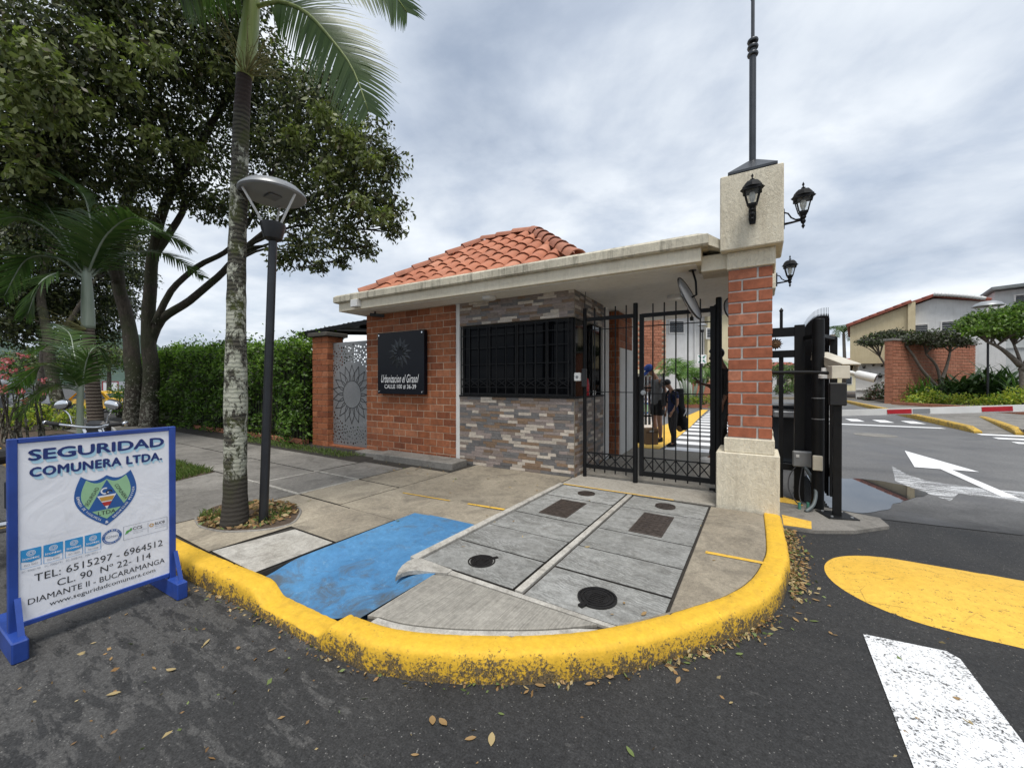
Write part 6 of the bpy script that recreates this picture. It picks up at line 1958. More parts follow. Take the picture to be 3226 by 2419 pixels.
def build_big_tree():
    base = at(300, 921, 11)
    t = thing('shade_tree', 'large spreading shade tree with forked lichen-grey trunk behind the palm', 'tree', (base.x, base.y, 0.05))
    rel = lambda p: Vector(p) - Vector((base.x, base.y, 0.05))
    A = lambda x, y, d: rel(at(x, y, d))
    tr = MB()
    nodes = []
    nodes += limb(tr, [A(285, 930, 11.1), A(290, 820, 11), A(277, 700, 11), A(255, 600, 10.7), A(262, 480, 10.3), A(300, 360, 9.8), A(330, 240, 9.2)], .235, .07, 12)
    nodes += limb(tr, [A(318, 930, 11), A(326, 820, 11), A(322, 700, 10.9), A(330, 570, 10.6), A(355, 450, 10.2), A(430, 320, 9.9), A(500, 200, 9.8)], .225, .06, 12)
    nodes += limb(tr, [A(325, 745, 11), A(350, 690, 10.9), A(410, 650, 10.7), A(470, 600, 10.4), A(540, 530, 10), A(640, 450, 9.6), A(740, 390, 9.2)], .125, .04, 10)
    nodes += limb(tr, [A(335, 700, 10.8), A(370, 630, 10.8), A(430, 575, 10.6), A(500, 535, 10.2), A(560, 440, 9.9), A(610, 330, 9.6)], .09, .035, 9)
    nodes += limb(tr, [A(255, 610, 10.7), A(215, 500, 10), A(170, 400, 9), A(110, 280, 8), A(60, 160, 7.2)], .12, .04, 9)
    nodes += limb(tr, [A(330, 560, 10.6), A(370, 500, 10.4), A(400, 440, 10.2), A(380, 360, 9.8), A(350, 240, 9.2)], .10, .04, 8)
    cl = [(700, 235, 9, 1.1), (780, 320, 9, 1.0), (835, 360, 9, .62), (835, 450, 9, .62), (760, 420, 9, 1.05), (680, 330, 9.5, 1.2), (650, 440, 9.5, 1.0), (740, 510, 9, .75), (665, 535, 9.5, .62), (615, 560, 9.5, .45), (630, 195, 9.5, .9), (852, 500, 9, .33), (600, 330, 10, 1.2), (700, 175, 9, .5), (795, 540, 9, .3), (690, 580, 9.2, .25), (740, 570, 9.2, .22),
          (560, 250, 10, 1.2), (540, 130, 9.5, 1.1), (470, 60, 9, 1.3), (460, 200, 10, 1.3), (430, 330, 10, 1.15), (410, 420, 10, .75), (470, 450, 10, .6), (545, 440, 9.8, .75),
          (350, 100, 8.5, 1.4), (250, 60, 8, 1.3), (330, 250, 9, 1.3), (200, 200, 8, 1.3), (100, 80, 7, 1.2), (40, 180, 7, 1.1), (100, 300, 7.5, 1.2), (230, 360, 8.5, 1.1), (40, 350, 7.5, 1.0), (320, 380, 9.5, .9), (150, 420, 8.5, .85), (60, 450, 8, .8), (-60, 100, 7, 1.2), (-60, 300, 7, 1.2), (180, -60, 7.5, 1.2), (380, -60, 8.5, 1.2), (530, -50, 9, 1.0), (300, 470, 9.6, .55)]
    C = []
    for x, y, d, r in cl:
        p = A(x, y, d)
        C.append((p.x, p.y, p.z, r, r, r * .85))
        q = min(nodes, key=lambda k: (k - p).length + (2 if k.z > p.z + .5 else 0))
        mid = (q + p) / 2 + Vector((0, 0, .15 * (p - q).length))
        limb(tr, [q, mid, p], .045, .012, 6, .3)
        for k in range(9):
            e = p + Vector((random.gauss(0, 1), random.gauss(0, 1), random.gauss(0, .8))).normalized() * r * random.uniform(.6, 1.0)
            limb(tr, [p.lerp(q, random.random() * .3), p.lerp(e, .5) + Vector((0, 0, .06)), e], .014, .004, 4, .3)
    tr.build('trunk', 'bark_dark', t, smooth=True)
    foliage('crown', t, C, 2000, .118, ['leaf_tree', 'leaf_dark', 'leaf_tree_light'], [.55, .37, .08], 11, droop=.7, hollow=.2)
    L = []
    for x, y, d, r in [(60, 120, 6.1, .55), (20, 210, 6.1, .5), (120, 190, 6.4, .45), (110, 260, 6.6, .4), (20, 300, 6.6, .5), (200, 240, 7.2, .4), (265, 170, 7.2, .4), (750, 300, 8.2, .5), (800, 350, 8.3, .4), (715, 370, 8.4, .45), (780, 440, 8.2, .35), (330, 300, 8.0, .4), (420, 330, 8.9, .4), (60, 380, 6.8, .4), (300, 460, 8.8, .25), (700, 250, 8.1, .4), (640, 300, 8.5, .4), (180, 450, 7.6, .3), (480, 160, 8.8, .4), (830, 470, 8.4, .3), (330, 120, 7.2, .45), (220, 90, 6.8, .4)]:
        p = A(x, y, d); L.append((p.x, p.y, p.z, r, r, r * .8))
    foliage('crown', t, L, 1500, .13, ['leaf_tree_light', 'leaf_tree'], [.75, .25], 12, droop=.8, hollow=.1)
build_big_tree()

def build_dark_trees():
    base = at(128, 935, 10.5)
    t = thing('street_tree', 'dark leafy tree with leaning mossy trunk left of the ringed palm', 'tree', (base.x, base.y, 0.0))
    rel = lambda x, y, d: at(x, y, d) - Vector((base.x, base.y, 0))
    tr = MB()
    nodes = limb(tr, [rel(136, 945, 10.4), rel(128, 880, 10.4), rel(112, 815, 10.4), rel(105, 740, 10.5), rel(90, 640, 10.6), rel(110, 540, 10.8)], .17, .06)
    nodes += limb(tr, [rel(110, 760, 10.5), rel(160, 680, 11), rel(210, 600, 11.4)], .09, .03)
    C = []
    for x, y, d, r in [(60, 520, 11, 1.4), (150, 560, 11.5, 1.3), (10, 620, 10.5, 1.3), (110, 660, 11.5, 1.2), (215, 640, 12, 1.1), (50, 710, 11, .9), (-60, 560, 10, 1.3), (230, 540, 12, 1.1), (160, 730, 12, .8), (225, 720, 13, .7), (-20, 700, 10, .8), (255, 590, 14, 1.1), (285, 530, 14, .9), (262, 660, 14.5, .9), (200, 690, 12.5, .8), (300, 600, 15, .7), (240, 480, 13, 1.0), (150, 480, 12, 1.2), (30, 480, 11, 1.1)]:
        p = rel(x, y, d); C.append((p.x, p.y, p.z, r, r, r * .75))
        q = min(nodes, key=lambda k: (k - p).length); limb(tr, [q, (p + q) / 2 + Vector((0, 0, .2)), p], .04, .012, 6)
    tr.build('trunk', 'bark_dark', t, smooth=True)
    foliage('crown', t, C, 1900, .12, ['leaf_dark', 'leaf_tree', 'leaf_tree_light'], [.72, .24, .04], 21, droop=.6, hollow=.15)
    b2 = at(90, 935, 12)
    t = thing('street_tree', 'slim pale-barked tree behind the lime bush at far left', 'tree', (b2.x, b2.y, 0.0))
    rel2 = lambda x, y, d: at(x, y, d) - Vector((b2.x, b2.y, 0))
    tr = MB(); limb(tr, [rel2(98, 945, 12), rel2(92, 900, 12), rel2(88, 840, 12), rel2(95, 760, 12), rel2(80, 680, 12.4)], .15, .06)
    tr.build('trunk', 'bark_topiary', t, smooth=True)
    foliage('crown', t, [tuple(rel2(x, y, d)) + (r, r, r * .7) for x, y, d, r in [(80, 640, 13.5, 1.2), (20, 690, 13.5, 1.0), (140, 640, 14, 1.2)]], 1500, .12, ['leaf_dark', 'leaf_tree'], [.8, .2], 22)
    # far trees closing the street
    for k, (x, y, d, r, lab) in enumerate(((235, 770, 30, 1.8, 'far small tree beside the yellow car seen past the ringed palm'), (170, 790, 34, 2.6, 'far round tree behind the lime bushes'), (60, 790, 30, 2.6, 'far dark tree behind the pink flowers at the left edge'))):
        p = at(x, y, d); g = gz(p.x)
        t = thing('far_tree', lab, 'tree', (p.x, p.y, g), 0, 'trees far along the street')
        MB().tube([(0, 0, -.2), (0.1, 0, (p.z - g) * .6), (0, 0, p.z - g)], [.18, .13, .06], 8).build('trunk', 'bark_dark', t)
        foliage('crown', t, [(0, 0, p.z - g, r, r, r * .7), (r * .6, 0, p.z - g - .3, r * .6, r * .6, r * .5), (-r * .6, .3, p.z - g + .3, r * .6, r * .6, r * .5)], 330, .24, ['leaf_dark', 'leaf_tree', 'leaf_hedge'], [.4, .4, .2], 31 + k)
build_dark_trees()

def build_palms():
    # mossy palm in the planter
    b = Vector((-3.834, 1.591, SW))
    t = thing('palm_tree', 'tall palm with lichen-mottled trunk and green crownshaft in the round planter', 'palm', b)
    pts = [(0, 0, -.02), (-.005, .01, .10), (-.012, .016, .5), (-.006, .02, 1.34), (0, .025, 2.14), (.02, .038, 2.94), (.041, .05, 3.54), (.062, .063, 3.885)]
    P = smooth_path(pts, .05)
    rad = []
    for p in P:
        z = p.z
        r = float(np.interp(z, [0, .12, .5, 1.1, 1.7, 2.3, 3.0, 3.9], [.108, .098, .084, .089, .074, .068, .065, .057]))
        rad.append(r + .0012 * math.sin(z * 95) + .004 * noise.noise(Vector((z * 6, 0, 0))))
    MB().tube(P, rad, 20).build('trunk', 'bark_palm', t, smooth=True)
    P = smooth_path([(.062, .063, 3.87), (.07, .07, 4.0), (.10, .09, 4.3), (.123, .102, 4.55), (.15, .12, 4.85)], .06)
    MB().tube(P, [.064 + .014 * math.sin(min(1, i / 5) * 1.57) - .038 * (i / (len(P) - 1)) ** 1.6 for i in range(len(P))], 18).build('crownshaft', 'palm_shaft', t, smooth=True)
    R_ = lambda x, y, d: at(x, y, d) - b
    fronds = [[R_(552, 20, 3.41), R_(604, 8, 3.38), R_(661, 30, 3.32), R_(712, 82, 3.28), R_(762, 150, 3.24), R_(796, 240, 3.22)],
              [R_(555, -20, 3.41), R_(640, -70, 3.5), R_(740, -70, 3.6), R_(830, -30, 3.7), R_(880, 30, 3.8)],
              [R_(550, -30, 3.4), R_(600, -150, 3.0), R_(700, -260, 2.6), R_(800, -250, 2.2)],
              [R_(545, -30, 3.4), R_(480, -130, 3.2), R_(400, -190, 2.9), R_(300, -150, 2.7)],
              [R_(545, -30, 3.4), R_(500, -120, 3.8), R_(450, -160, 4.3), R_(400, -120, 4.7)],
              [R_(550, -30, 3.4), R_(570, -160, 3.8), R_(600, -220, 4.3), R_(650, -160, 4.9)],
              [R_(545, -40, 3.4), R_(470, -80, 3.45), R_(420, -70, 3.5), R_(390, -10, 3.5)]]
    for k, f in enumerate(fronds):
        mr, ml = MB(), MB()
        frond(mr, ml, f, .50, .026, 56, droop=.34 if k < 2 else .5, rad=.020, vee=-.1, up=(Vector((math.sin(YAW), -math.cos(YAW), .25)) if k < 2 else Vector((0, 0, 1))))
        fo = mr.build('frond', 'palm_shaft', t, smooth=True)
        ml.build('leaflets', 'leaf_palm', fo)
    inf = MB(); lf = MB()
    c0 = Vector((.075, .06, 3.88))
    for k in range(34):
        a = R(random.uniform(-60, 60)); d = Vector((math.cos(a) * .8, math.sin(a) * .8 + .15, random.uniform(-.15, .75))).normalized()
        p = c0 + d * .05; l = random.uniform(.22, .42)
        pp = [p, p + d * l * .5 + Vector((0, 0, .02)), p + d * l + Vector((random.uniform(-.04, .04), random.uniform(-.04, .04), -.03))]
        inf.tube(pp, [.005, .003, .0015], 4)
        for s in range(7):
            q = pp[1].lerp(pp[2], s / 6); e = Vector((random.gauss(0, 1), random.gauss(0, 1), random.gauss(0, 1))).normalized()
            inf.tube([q, q + e * .035], [.0022, .001], 3)
    inf.build('flower_stalk', 'inflorescence', t)
    # ringed palm behind the signboard
    b = at(212, 985, 7.5); b.z = 0.05
    t = thing('palm_tree', 'palm with brown ringed trunk and pale crownshaft behind the signboard', 'palm', b)
    R2 = lambda x, y, d: at(x, y, d) - b
    P = smooth_path([R2(213, 985, 7.5), R2(206, 900, 7.5), R2(199, 820, 7.5), R2(193, 740, 7.5), R2(191, 706, 7.5)], .08)
    MB().tube(P, [.13 - .0016 * i for i in range(len(P))], 18).build('trunk', 'bark_palm_ringed', t, smooth=True)
    P = smooth_path([R2(191, 710, 7.5), R2(191, 690, 7.5), R2(190, 650, 7.5), R2(189, 620, 7.5), R2(187, 570, 7.5)], .1)
    MB().tube(P, [.10 - .05 * (i / (len(P) - 1)) ** 2 for i in range(len(P))], 16).build('crownshaft', 'palm_shaft_pale', t, smooth=True)
    for k, f in enumerate([[R2(187, 600, 7.5), R2(120, 510, 7.2), R2(50, 470, 7), R2(-20, 480, 6.8)], [R2(187, 605, 7.5), R2(130, 560, 7.3), R2(60, 560, 7.2), R2(10, 640, 7.1)], [R2(187, 610, 7.5), R2(140, 590, 7.3), R2(90, 610, 7), R2(60, 680, 6.9)], [R2(188, 590, 7.5), R2(200, 500, 7.3), R2(180, 420, 7.2), R2(130, 380, 7.2)],
                           [R2(190, 600, 7.5), R2(260, 520, 7.9), R2(340, 500, 8.3), R2(410, 540, 8.8)], [R2(190, 605, 7.5), R2(270, 550, 8.2), R2(360, 550, 9.0), R2(440, 600, 9.8)], [R2(189, 595, 7.5), R2(230, 510, 7.4), R2(290, 470, 7.4), R2(350, 500, 7.4)], [R2(187, 600, 7.5), R2(120, 470, 7.8), R2(60, 400, 8), R2(-10, 390, 8.2)]]):
        mr, ml = MB(), MB()
        frond(mr, ml, f, .62, .045, 46, droop=.4, rad=.025, vee=.2)
        fo = mr.build('frond', 'palm_shaft_pale', t, smooth=True); ml.build('leaflets', 'leaf_palm', fo)
    inf = MB(); c0 = R2(186, 712, 7.4)
    for k in range(26):
        d = Vector((random.uniform(-1, -.3), random.uniform(-.7, .1), random.uniform(-.1, .55))).normalized(); l = random.uniform(.4, .8)
        pp = [c0, c0 + d * l * .5, c0 + d * l + Vector((0, 0, -.04))]
        inf.tube(pp, [.008, .006, .003], 4)
        for s in range(8):
            q = pp[1].lerp(pp[2], s / 7); e = Vector((random.gauss(0, 1), random.gauss(0, 1), random.gauss(0, 1))).normalized(); inf.tube([q, q + e * .09], [.004, .002], 3)
    inf.build('flower_stalk', 'inflorescence', t)
    # young palm at left
    b = at(173, 1000, 6.4); b.z = 0.05
    t = thing('young_palm', 'young palm with thin stem and low arching fronds by the lime bush', 'palm', b)
    R3 = lambda x, y, d: at(x, y, d) - b
    MB().tube(smooth_path([R3(175, 1000, 6.4), R3(173, 930, 6.4), R3(173, 860, 6.4), R3(175, 820, 6.4)], .1), .042, 12).build('trunk', 'palm_shaft_pale', t, smooth=True)
    for f in [[R3(175, 840, 6.4), R3(150, 770, 6.3), R3(110, 745, 6.2), R3(65, 760, 6.1)], [R3(175, 845, 6.4), R3(140, 800, 6.2), R3(90, 790, 6), R3(30, 840, 5.9)], [R3(175, 850, 6.4), R3(130, 830, 6.3), R3(80, 850, 6.2), R3(40, 900, 6.1)], [R3(175, 840, 6.4), R3(190, 770, 6.4), R3(212, 750, 6.5), R3(232, 780, 6.6)], [R3(175, 840, 6.4), R3(160, 760, 6.6), R3(150, 720, 6.8), R3(120, 700, 7)]]:
        mr, ml = MB(), MB()
        frond(mr, ml, f, .42, .034, 34, droop=.35, rad=.014, vee=.15)
        fo = mr.build('frond', 'palm_shaft_pale', t, smooth=True); ml.build('leaflets', 'leaf_palm', fo)
    # areca clump seen through the gate
    b = Vector((-3.25, 23.9, 0.0))
    t = thing('areca_palm', 'bushy areca palm clump seen through the pedestrian gate', 'palm', b)
    st = MB()
    for k in range(11):
        a = random.uniform(0, 6.28); r = random.uniform(.1, .7)
        p0 = Vector((math.cos(a) * r * .6, math.sin(a) * r * .6, 0)); p1 = p0 + Vector((math.cos(a) * .35, math.sin(a) * .35, random.uniform(1.1, 1.8)))
        st.tube([p0, (p0 + p1) / 2, p1], [.07, .06, .045], 8)
        for j in range(3):
            aa = a + random.uniform(-1.2, 1.2); L = random.uniform(.9, 1.7)
            dv = Vector((math.cos(aa), math.sin(aa), 0))
            mr, ml = MB(), MB()
            frond(mr, ml, [p1, p1 + dv * L * .3 + Vector((0, 0, .75)), p1 + dv * L * .75 + Vector((0, 0, .95)), p1 + dv * L * 1.15 + Vector((0, 0, .45))], .48, .05, 22, droop=.4, rad=.02, vee=.3)
            fo = mr.build('frond', 'leaf_areca', t); ml.build('leaflets', 'leaf_areca', fo)
    st.build('stems', 'palm_shaft_pale', t, smooth=True)
    # palm beside the beige house
    for (x, y, d, lab) in ((1822, 720, 42, 'distant palm beside the left edge of the beige house'), (1697, 800, 60, 'distant palm seen between the pillar and the black frame')):
        p = at(x, y, d); t = thing('distant_palm', lab, 'palm', (p.x, p.y, 0))
        MB().tube([(0, 0, 0), (.1, 0, p.z * .5), (0, 0, p.z)], [.2, .16, .13], 8).build('trunk', 'bark_topiary', t, smooth=True)
        for k in range(12):
            a = k * 2 * math.pi / 12 + .2; dv = Vector((math.cos(a), math.sin(a), 0)); L = 2.3
            mr, ml = MB(), MB(); c = Vector((0, 0, p.z))
            frond(mr, ml, [c, c + dv * L * .35 + Vector((0, 0, .7)), c + dv * L * .8 + Vector((0, 0, .5)), c + dv * L * 1.1 + Vector((0, 0, -.6))], .7, .10, 16, droop=.7, rad=.04)
            ml.v += []; fo = mr.build('frond', 'leaf_palm', t); ml.build('leaflets', 'leaf_palm', fo)
build_palms()

def box_hedge(name, label, x0, x1, y0, y1, z0, z1, n, size, mats, w, topmat, seed, lump=.18, fence=False):
    t = thing(name, label, 'hedge', ((x0 + x1) / 2, (y0 + y1) / 2, z0))
    hx, hy, hz = (x1 - x0) / 2, (y1 - y0) / 2, z1 - z0
    rng = np.random.default_rng(seed)
    core = MB(); vs, fs = [], []
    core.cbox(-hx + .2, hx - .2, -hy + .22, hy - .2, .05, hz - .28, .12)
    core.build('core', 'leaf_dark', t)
    area = np.array([2 * hx * hz, 2 * hx * hz * .3, 2 * hx * 2 * hy, 2 * hy * hz, 2 * hy * hz]); pr = area / area.sum()
    f = rng.choice(5, n, p=pr); a = rng.random(n); b = rng.random(n)
    P = np.zeros((n, 3)); D = np.zeros((n, 3))
    for k, (fx, nn) in enumerate(((lambda a, b: (hx * (2 * a - 1), -hy + 0 * a, hz * b), (0, -1, .3)), (lambda a, b: (hx * (2 * a - 1), hy + 0 * a, hz * b), (0, 1, .3)), (lambda a, b: (hx * (2 * a - 1), hy * (2 * b - 1), hz + 0 * a), (0, 0, 1)), (lambda a, b: (-hx + 0 * a, hy * (2 * b - 1), hz * a), (-1, 0, .2)), (lambda a, b: (hx + 0 * a, hy * (2 * b - 1), hz * a), (1, 0, .2)))):
        m = f == k
        q = fx(a[m], b[m]); P[m] = np.stack(q, 1); D[m] = nn
    lum = np.array([noise.noise(Vector((p[0] * 1.4, p[1] * 1.4 + 3, p[2] * 1.6))) + .5 * noise.noise(Vector((p[0] * 4, p[1] * 4, p[2] * 4))) for p in P])
    depth = rng.random(n) ** 1.5 * .26
    P += D * (lum[:, None] * lump - depth[:, None])
    if hz > 1.5:
        P[:, 2] += np.array([(.24 * noise.noise(Vector((p[0] * .55, 3.3, 0))) + .10 * noise.noise(Vector((p[0] * 1.7, 8.3, p[1])))) * max(0, p[2] / hz) for p in P])
    sprig = (f == 2) & (rng.random(n) < .22)
    tall = np.array([max(0.0, noise.noise(Vector((p[0] * 1.1, p[1] * 1.1, 9.0)))) for p in P[sprig]])
    P[sprig, 2] += rng.random(sprig.sum()) ** 1.6 * (.12 + .75 * tall)
    keep = ~((P[:, 2] < .45) & (rng.random(n) < .55))
    P, D, f, depth = P[keep], D[keep], f[keep], depth[keep]
    n = len(P)
    L = size * (.6 + .8 * rng.random(n))
    mi = rng.choice(len(mats), n, p=w)
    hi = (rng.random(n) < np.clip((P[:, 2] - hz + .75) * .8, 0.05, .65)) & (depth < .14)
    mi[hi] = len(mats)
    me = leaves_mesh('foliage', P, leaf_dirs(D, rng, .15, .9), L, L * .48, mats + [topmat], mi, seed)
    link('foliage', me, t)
    return t
h = box_hedge('tall_hedge', 'tall clipped green hedge along the pavement behind the lamp post', -18.2, -7.72, 4.3, 5.6, .05, 2.2, 66000, .078, ['leaf_hedge', 'leaf_dark'], [.74, .26], 'leaf_hedge_top', 41, lump=.34)
rng_ = random.Random(5)
foliage('loose_growth', h, [(rng_.uniform(-5, 5.1), rng_.uniform(-.62, .5), rng_.uniform(.9, 2.25), rng_.uniform(.25, .5), rng_.uniform(.2, .4), rng_.uniform(.2, .42)) for _ in range(34)], 1700, .08, ['leaf_hedge', 'leaf_hedge_top', 'leaf_dark'], [.5, .38, .12], 44, droop=.0, hollow=.1)
st = MB()
for k in range(40):
    x = random.uniform(-5.2, 5.2); y = random.uniform(-.45, .1)
    limb(st, [(x, y, 0), (x + random.uniform(-.1, .1), y, .5), (x + random.uniform(-.2, .2), y - .1, 1.2)], .025, .01, 5)
st.build('stems', 'bark_dark', h)
# black railing and low brick footing in the hedge
rl = thing('boundary_railing', 'black boundary railing on a low brick footing inside the tall hedge', 'railing', (-10.4, 4.5, 0.06))
MB().box(-2.6, 2.62, -.08, .08, 0, .14).build('footing', 'brick_garden', rl)
for z in (.3, 1.75): MB().box(-2.6, 2.62, -.012, .012, z, z + .03).build('rail', 'metal_black', rl)
bm_ = MB().box(-.008, .008, -.008, .008, .14, 1.9).mesh('bar', 'metal_black')
for k in range(44): link('bar', bm_, rl, (-2.55 + k * .12, 0, 0))

def bush(name, label, clumps, per, size, mats, w, seed, cat='bush', ground=0.05, stems=True, group=None):
    c = Vector(clumps[0][:3])
    t = thing(name, label, cat, (c.x, c.y, ground), 0, group)
    rel = [(k[0] - c.x, k[1] - c.y, k[2] - ground) + tuple(k[3:]) for k in clumps]
    if stems:
        mb = MB()
        for k in rel:
            for j in range(4):
                mb.tube([(k[0] + random.uniform(-.1, .1), k[1] + random.uniform(-.1, .1), 0), (k[0] + random.uniform(-.5, .5) * k[3], k[1] + random.uniform(-.5, .5) * k[4], k[2])], [.025, .008], 5)
        mb.build('stems', 'bark_dark', t)
    foliage('foliage', t, rel, per, size, mats, w, seed, droop=.1, hollow=.3)
    return t
def cl(x, y, d, r, f=.8):
    p = at(x, y, d)
    return (p.x, p.y, p.z, r, r, r * f)
bush('lime_bush', 'bright lime-yellow bush at the far left of the pavement', [cl(60, 905, 10, .42), cl(20, 900, 9.6, .38), cl(100, 895, 10.2, .40), cl(140, 905, 10.2, .34), cl(170, 890, 10.4, .32), cl(60, 875, 10.4, .3)], 2600, .075, ['leaf_lime', 'leaf_hedge_top'], [.75, .25], 51)
bush('lime_bush', 'bright lime bush left of the forked tree trunk, behind the hedge end', [cl(262, 850, 14, .45), cl(255, 880, 14, .35)], 2600, .085, ['leaf_hedge_top', 'leaf_hedge'], [.7, .3], 52)
bo = bush('bougainvillea', 'pink-flowered bougainvillea at the left edge under the dark tree', [cl(20, 800, 8, .42), cl(45, 840, 8.2, .36), cl(0, 850, 8, .35), cl(85, 830, 8.4, .22)], 900, .07, ['leaf_hedge', 'leaf_dark'], [.5, .5], 53)
pk = []
for x, y, r in [(15, 780, .10), (45, 768, .07), (10, 815, .08), (65, 800, .08), (8, 840, .1), (45, 845, .09), (92, 822, .07), (30, 800, .07), (62, 770, .05), (90, 850, .06), (55, 865, .06), (10, 795, .07)]:
    p = at(x, y, 7.6 + random.random() * .3) - bo.location; pk.append((p.x, p.y, p.z, r, r, r))
foliage('blossom', bo, pk, 4200, .05, ['petal_pink'], [1.0], 54, ratio=.8)
# lime hedge, ferns and strap plants in the far bed
bush('lime_hedge', 'lime-green hedge along the brick edging behind the barrier arm', [cl(1975, 866, 21, .62), cl(2010, 862, 21, .72), cl(2050, 868, 20.5, .65), cl(2090, 870, 20, .6), cl(2130, 872, 19.5, .6), cl(2165, 868, 19, .62), cl(2205, 862, 18.5, .8), cl(2240, 860, 18.5, .8), cl(2100, 888, 18.3, .4), cl(2140, 890, 17.6, .42), cl(2185, 892, 17, .42), cl(2225, 893, 16.5, .45), cl(2060, 884, 18.9, .35)], 1500, .13, ['leaf_lime', 'leaf_hedge_top', 'leaf_hedge'], [.72, .2, .08], 61, 'hedge', .24)
bush('red_leaf_bush', 'dark reddish shrub at the foot of the white garden wall', [cl(1895, 850, 26, .75), cl(1912, 838, 26, .7), cl(1880, 858, 26, .5), cl(1915, 860, 25.5, .5)], 700, .16, ['leaf_red', 'leaf_dark', 'leaf_fern'], [.4, .35, .25], 62, ground=.1)
def strap_plant(name, label, base, n, L, w, mat, spread=.6, seed=1, cat='plant'):
    rr = random.Random(seed)
    t = thing(name, label, cat, base)
    mb = MB()
    for k in range(n):
        a = rr.uniform(0, 2 * math.pi); el = rr.uniform(.5, 1.4)
        l = L * rr.uniform(.6, 1.1); p = Vector((rr.uniform(-spread, spread) * L * .5, rr.uniform(-spread, spread) * L * .5, rr.uniform(0, .45) * L))
        d = Vector((math.cos(a) * math.cos(el), math.sin(a) * math.cos(el), math.sin(el)))
        sd = Vector((-math.sin(a), math.cos(a), 0))
        rows = []
        for s in range(5):
            ww = w * (.5 + .5 * math.sin(math.pi * min(1, s / 4 + .15))) * (1 - (s / 4) ** 3)
            rows.append((p + sd * ww / 2, p - sd * ww / 2))
            d = (d + Vector((0, 0, -.33))).normalized(); p = p + d * l / 4
        mb.add([q for r_ in rows for q in r_], [(2 * s, 2 * s + 1, 2 * s + 3, 2 * s + 2) for s in range(4)])
    mb.build('leaves', mat, t)
strap_plant('fern', 'yellow-green feathery fern against the brick garden wall', at(1990, 868, 22.5), 150, 1.5, .07, 'leaf_areca', .7, 3)
strap_plant('strap_plant', 'dark spiky plant at the foot of the flat-topped tree', at(2035, 868, 21.5), 90, 1.2, .09, 'leaf_fern', .8, 4)
strap_plant('dracaena', 'large dark broad-leaved plant clump right of the flat-topped tree', at(2112, 868, 22), 240, 2.0, .22, 'leaf_fern', 1.0, 5)
strap_plant('dracaena', 'dark grassy plant clump left of the right lamp post base', at(2168, 868, 22), 160, 2.1, .12, 'leaf_fern', .8, 6)
strap_plant('strap_plant', 'light green upright plant under the large topiary tree at right edge', at(2205, 865, 20), 90, 1.3, .10, 'leaf_areca', .8, 7)
def topiary(label, base, stems, crown, d, per, size, mats, w, seed, r0=.11):
    b = at(*base, d); b.z = .24
    t = thing('topiary_tree', label, 'tree', b, 0, 'clipped umbrella trees in the far bed')
    rel = lambda x, y, dd=0: at(x, y, d + dd) - b
    mb = MB(); nodes = []
    for s in stems: nodes += limb(mb, [rel(*p) for p in s], r0, .05, 8)
    C = []
    for x, y, r, f, dd in crown:
        p = rel(x, y, dd); C.append((p.x, p.y, p.z, r, r, r * f))
        for j in range(4):
            e = p + Vector((random.uniform(-.7, .7) * r, random.uniform(-.7, .7) * r, -random.uniform(0, .3) * r * f)); q = min(nodes, key=lambda k: (k - e).length + (1 if k.z > e.z else 0))
            limb(mb, [q, (q + e) / 2 + Vector((0, 0, .1)), e], .04, .015, 5, .3)
    mb.build('trunk', 'bark_topiary', t, smooth=True)
    foliage('crown', t, C, per, size, mats, w, seed, droop=.2, hollow=.3)
topiary('small flat-topped umbrella tree before the beige house, leftmost of three', (1932, 868), [[(1932, 868), (1925, 830), (1915, 795), (1900, 770)], [(1925, 830), (1935, 790), (1940, 760)]], [(1875, 738, .75, .5, 0), (1900, 730, .85, .5, 0), (1930, 724, .9, .5, .3), (1955, 726, .8, .5, .5), (1888, 742, .6, .4, -.4)], 26, 2300, .15, ['leaf_topiary', 'leaf_dark', 'leaf_topiary_green'], [.6, .3, .1], 71)
topiary('wide flat-topped umbrella tree in front of the brick garden wall', (2031, 868), [[(2031, 868), (2031, 825), (2022, 790), (2000, 765)], [(2031, 830), (2045, 790), (2052, 760)], [(2026, 838), (1992, 800), (1972, 768), (1955, 745)]], [(1965, 735, .7, .5, 0), (1990, 730, .85, .5, 0), (2020, 728, .9, .5, 0), (2050, 732, .9, .5, 0), (2080, 740, .65, .5, 0), (2030, 745, .7, .4, -.4)], 22.5, 2300, .14, ['leaf_topiary', 'leaf_dark', 'leaf_topiary_green'], [.65, .28, .07], 72)
topiary('large bright green umbrella tree at the right edge behind the lamp post', (2208, 868), [[(2208, 868), (2207, 820), (2203, 780), (2190, 745)], [(2204, 790), (2165, 755), (2130, 738)], [(2206, 800), (2235, 750), (2250, 730)]], [(2088, 705, .62, .65, 0), (2115, 695, .8, .65, 0), (2150, 690, .9, .65, 0), (2185, 685, .9, .65, 0), (2215, 680, .95, .7, 0), (2250, 685, .9, .7, 0), (2110, 715, .6, .5, -.5), (2190, 710, .8, .5, -.4), (2230, 712, .8, .5, -.3), (2140, 712, .75, .5, -.3), (2165, 722, .7, .45, 0)], 19, 2300, .17, ['leaf_topiary_green', 'leaf_hedge_top', 'leaf_hedge'], [.55, .15, .30], 73, .13)
bush('clipped_hedge', 'low clipped hedge behind the crossing seen through the gate', [(-4.2, 22.6, .42, .7, .45, .38), (-3.4, 22.9, .42, .7, .45, .38), (-2.6, 23.2, .42, .7, .45, .38), (-1.8, 23.5, .42, .7, .45, .38), (-1.0, 23.8, .42, .7, .45, .38)], 1600, .11, ['leaf_hedge_top', 'leaf_lime', 'leaf_hedge'], [.5, .3, .2], 81, 'hedge', .1)
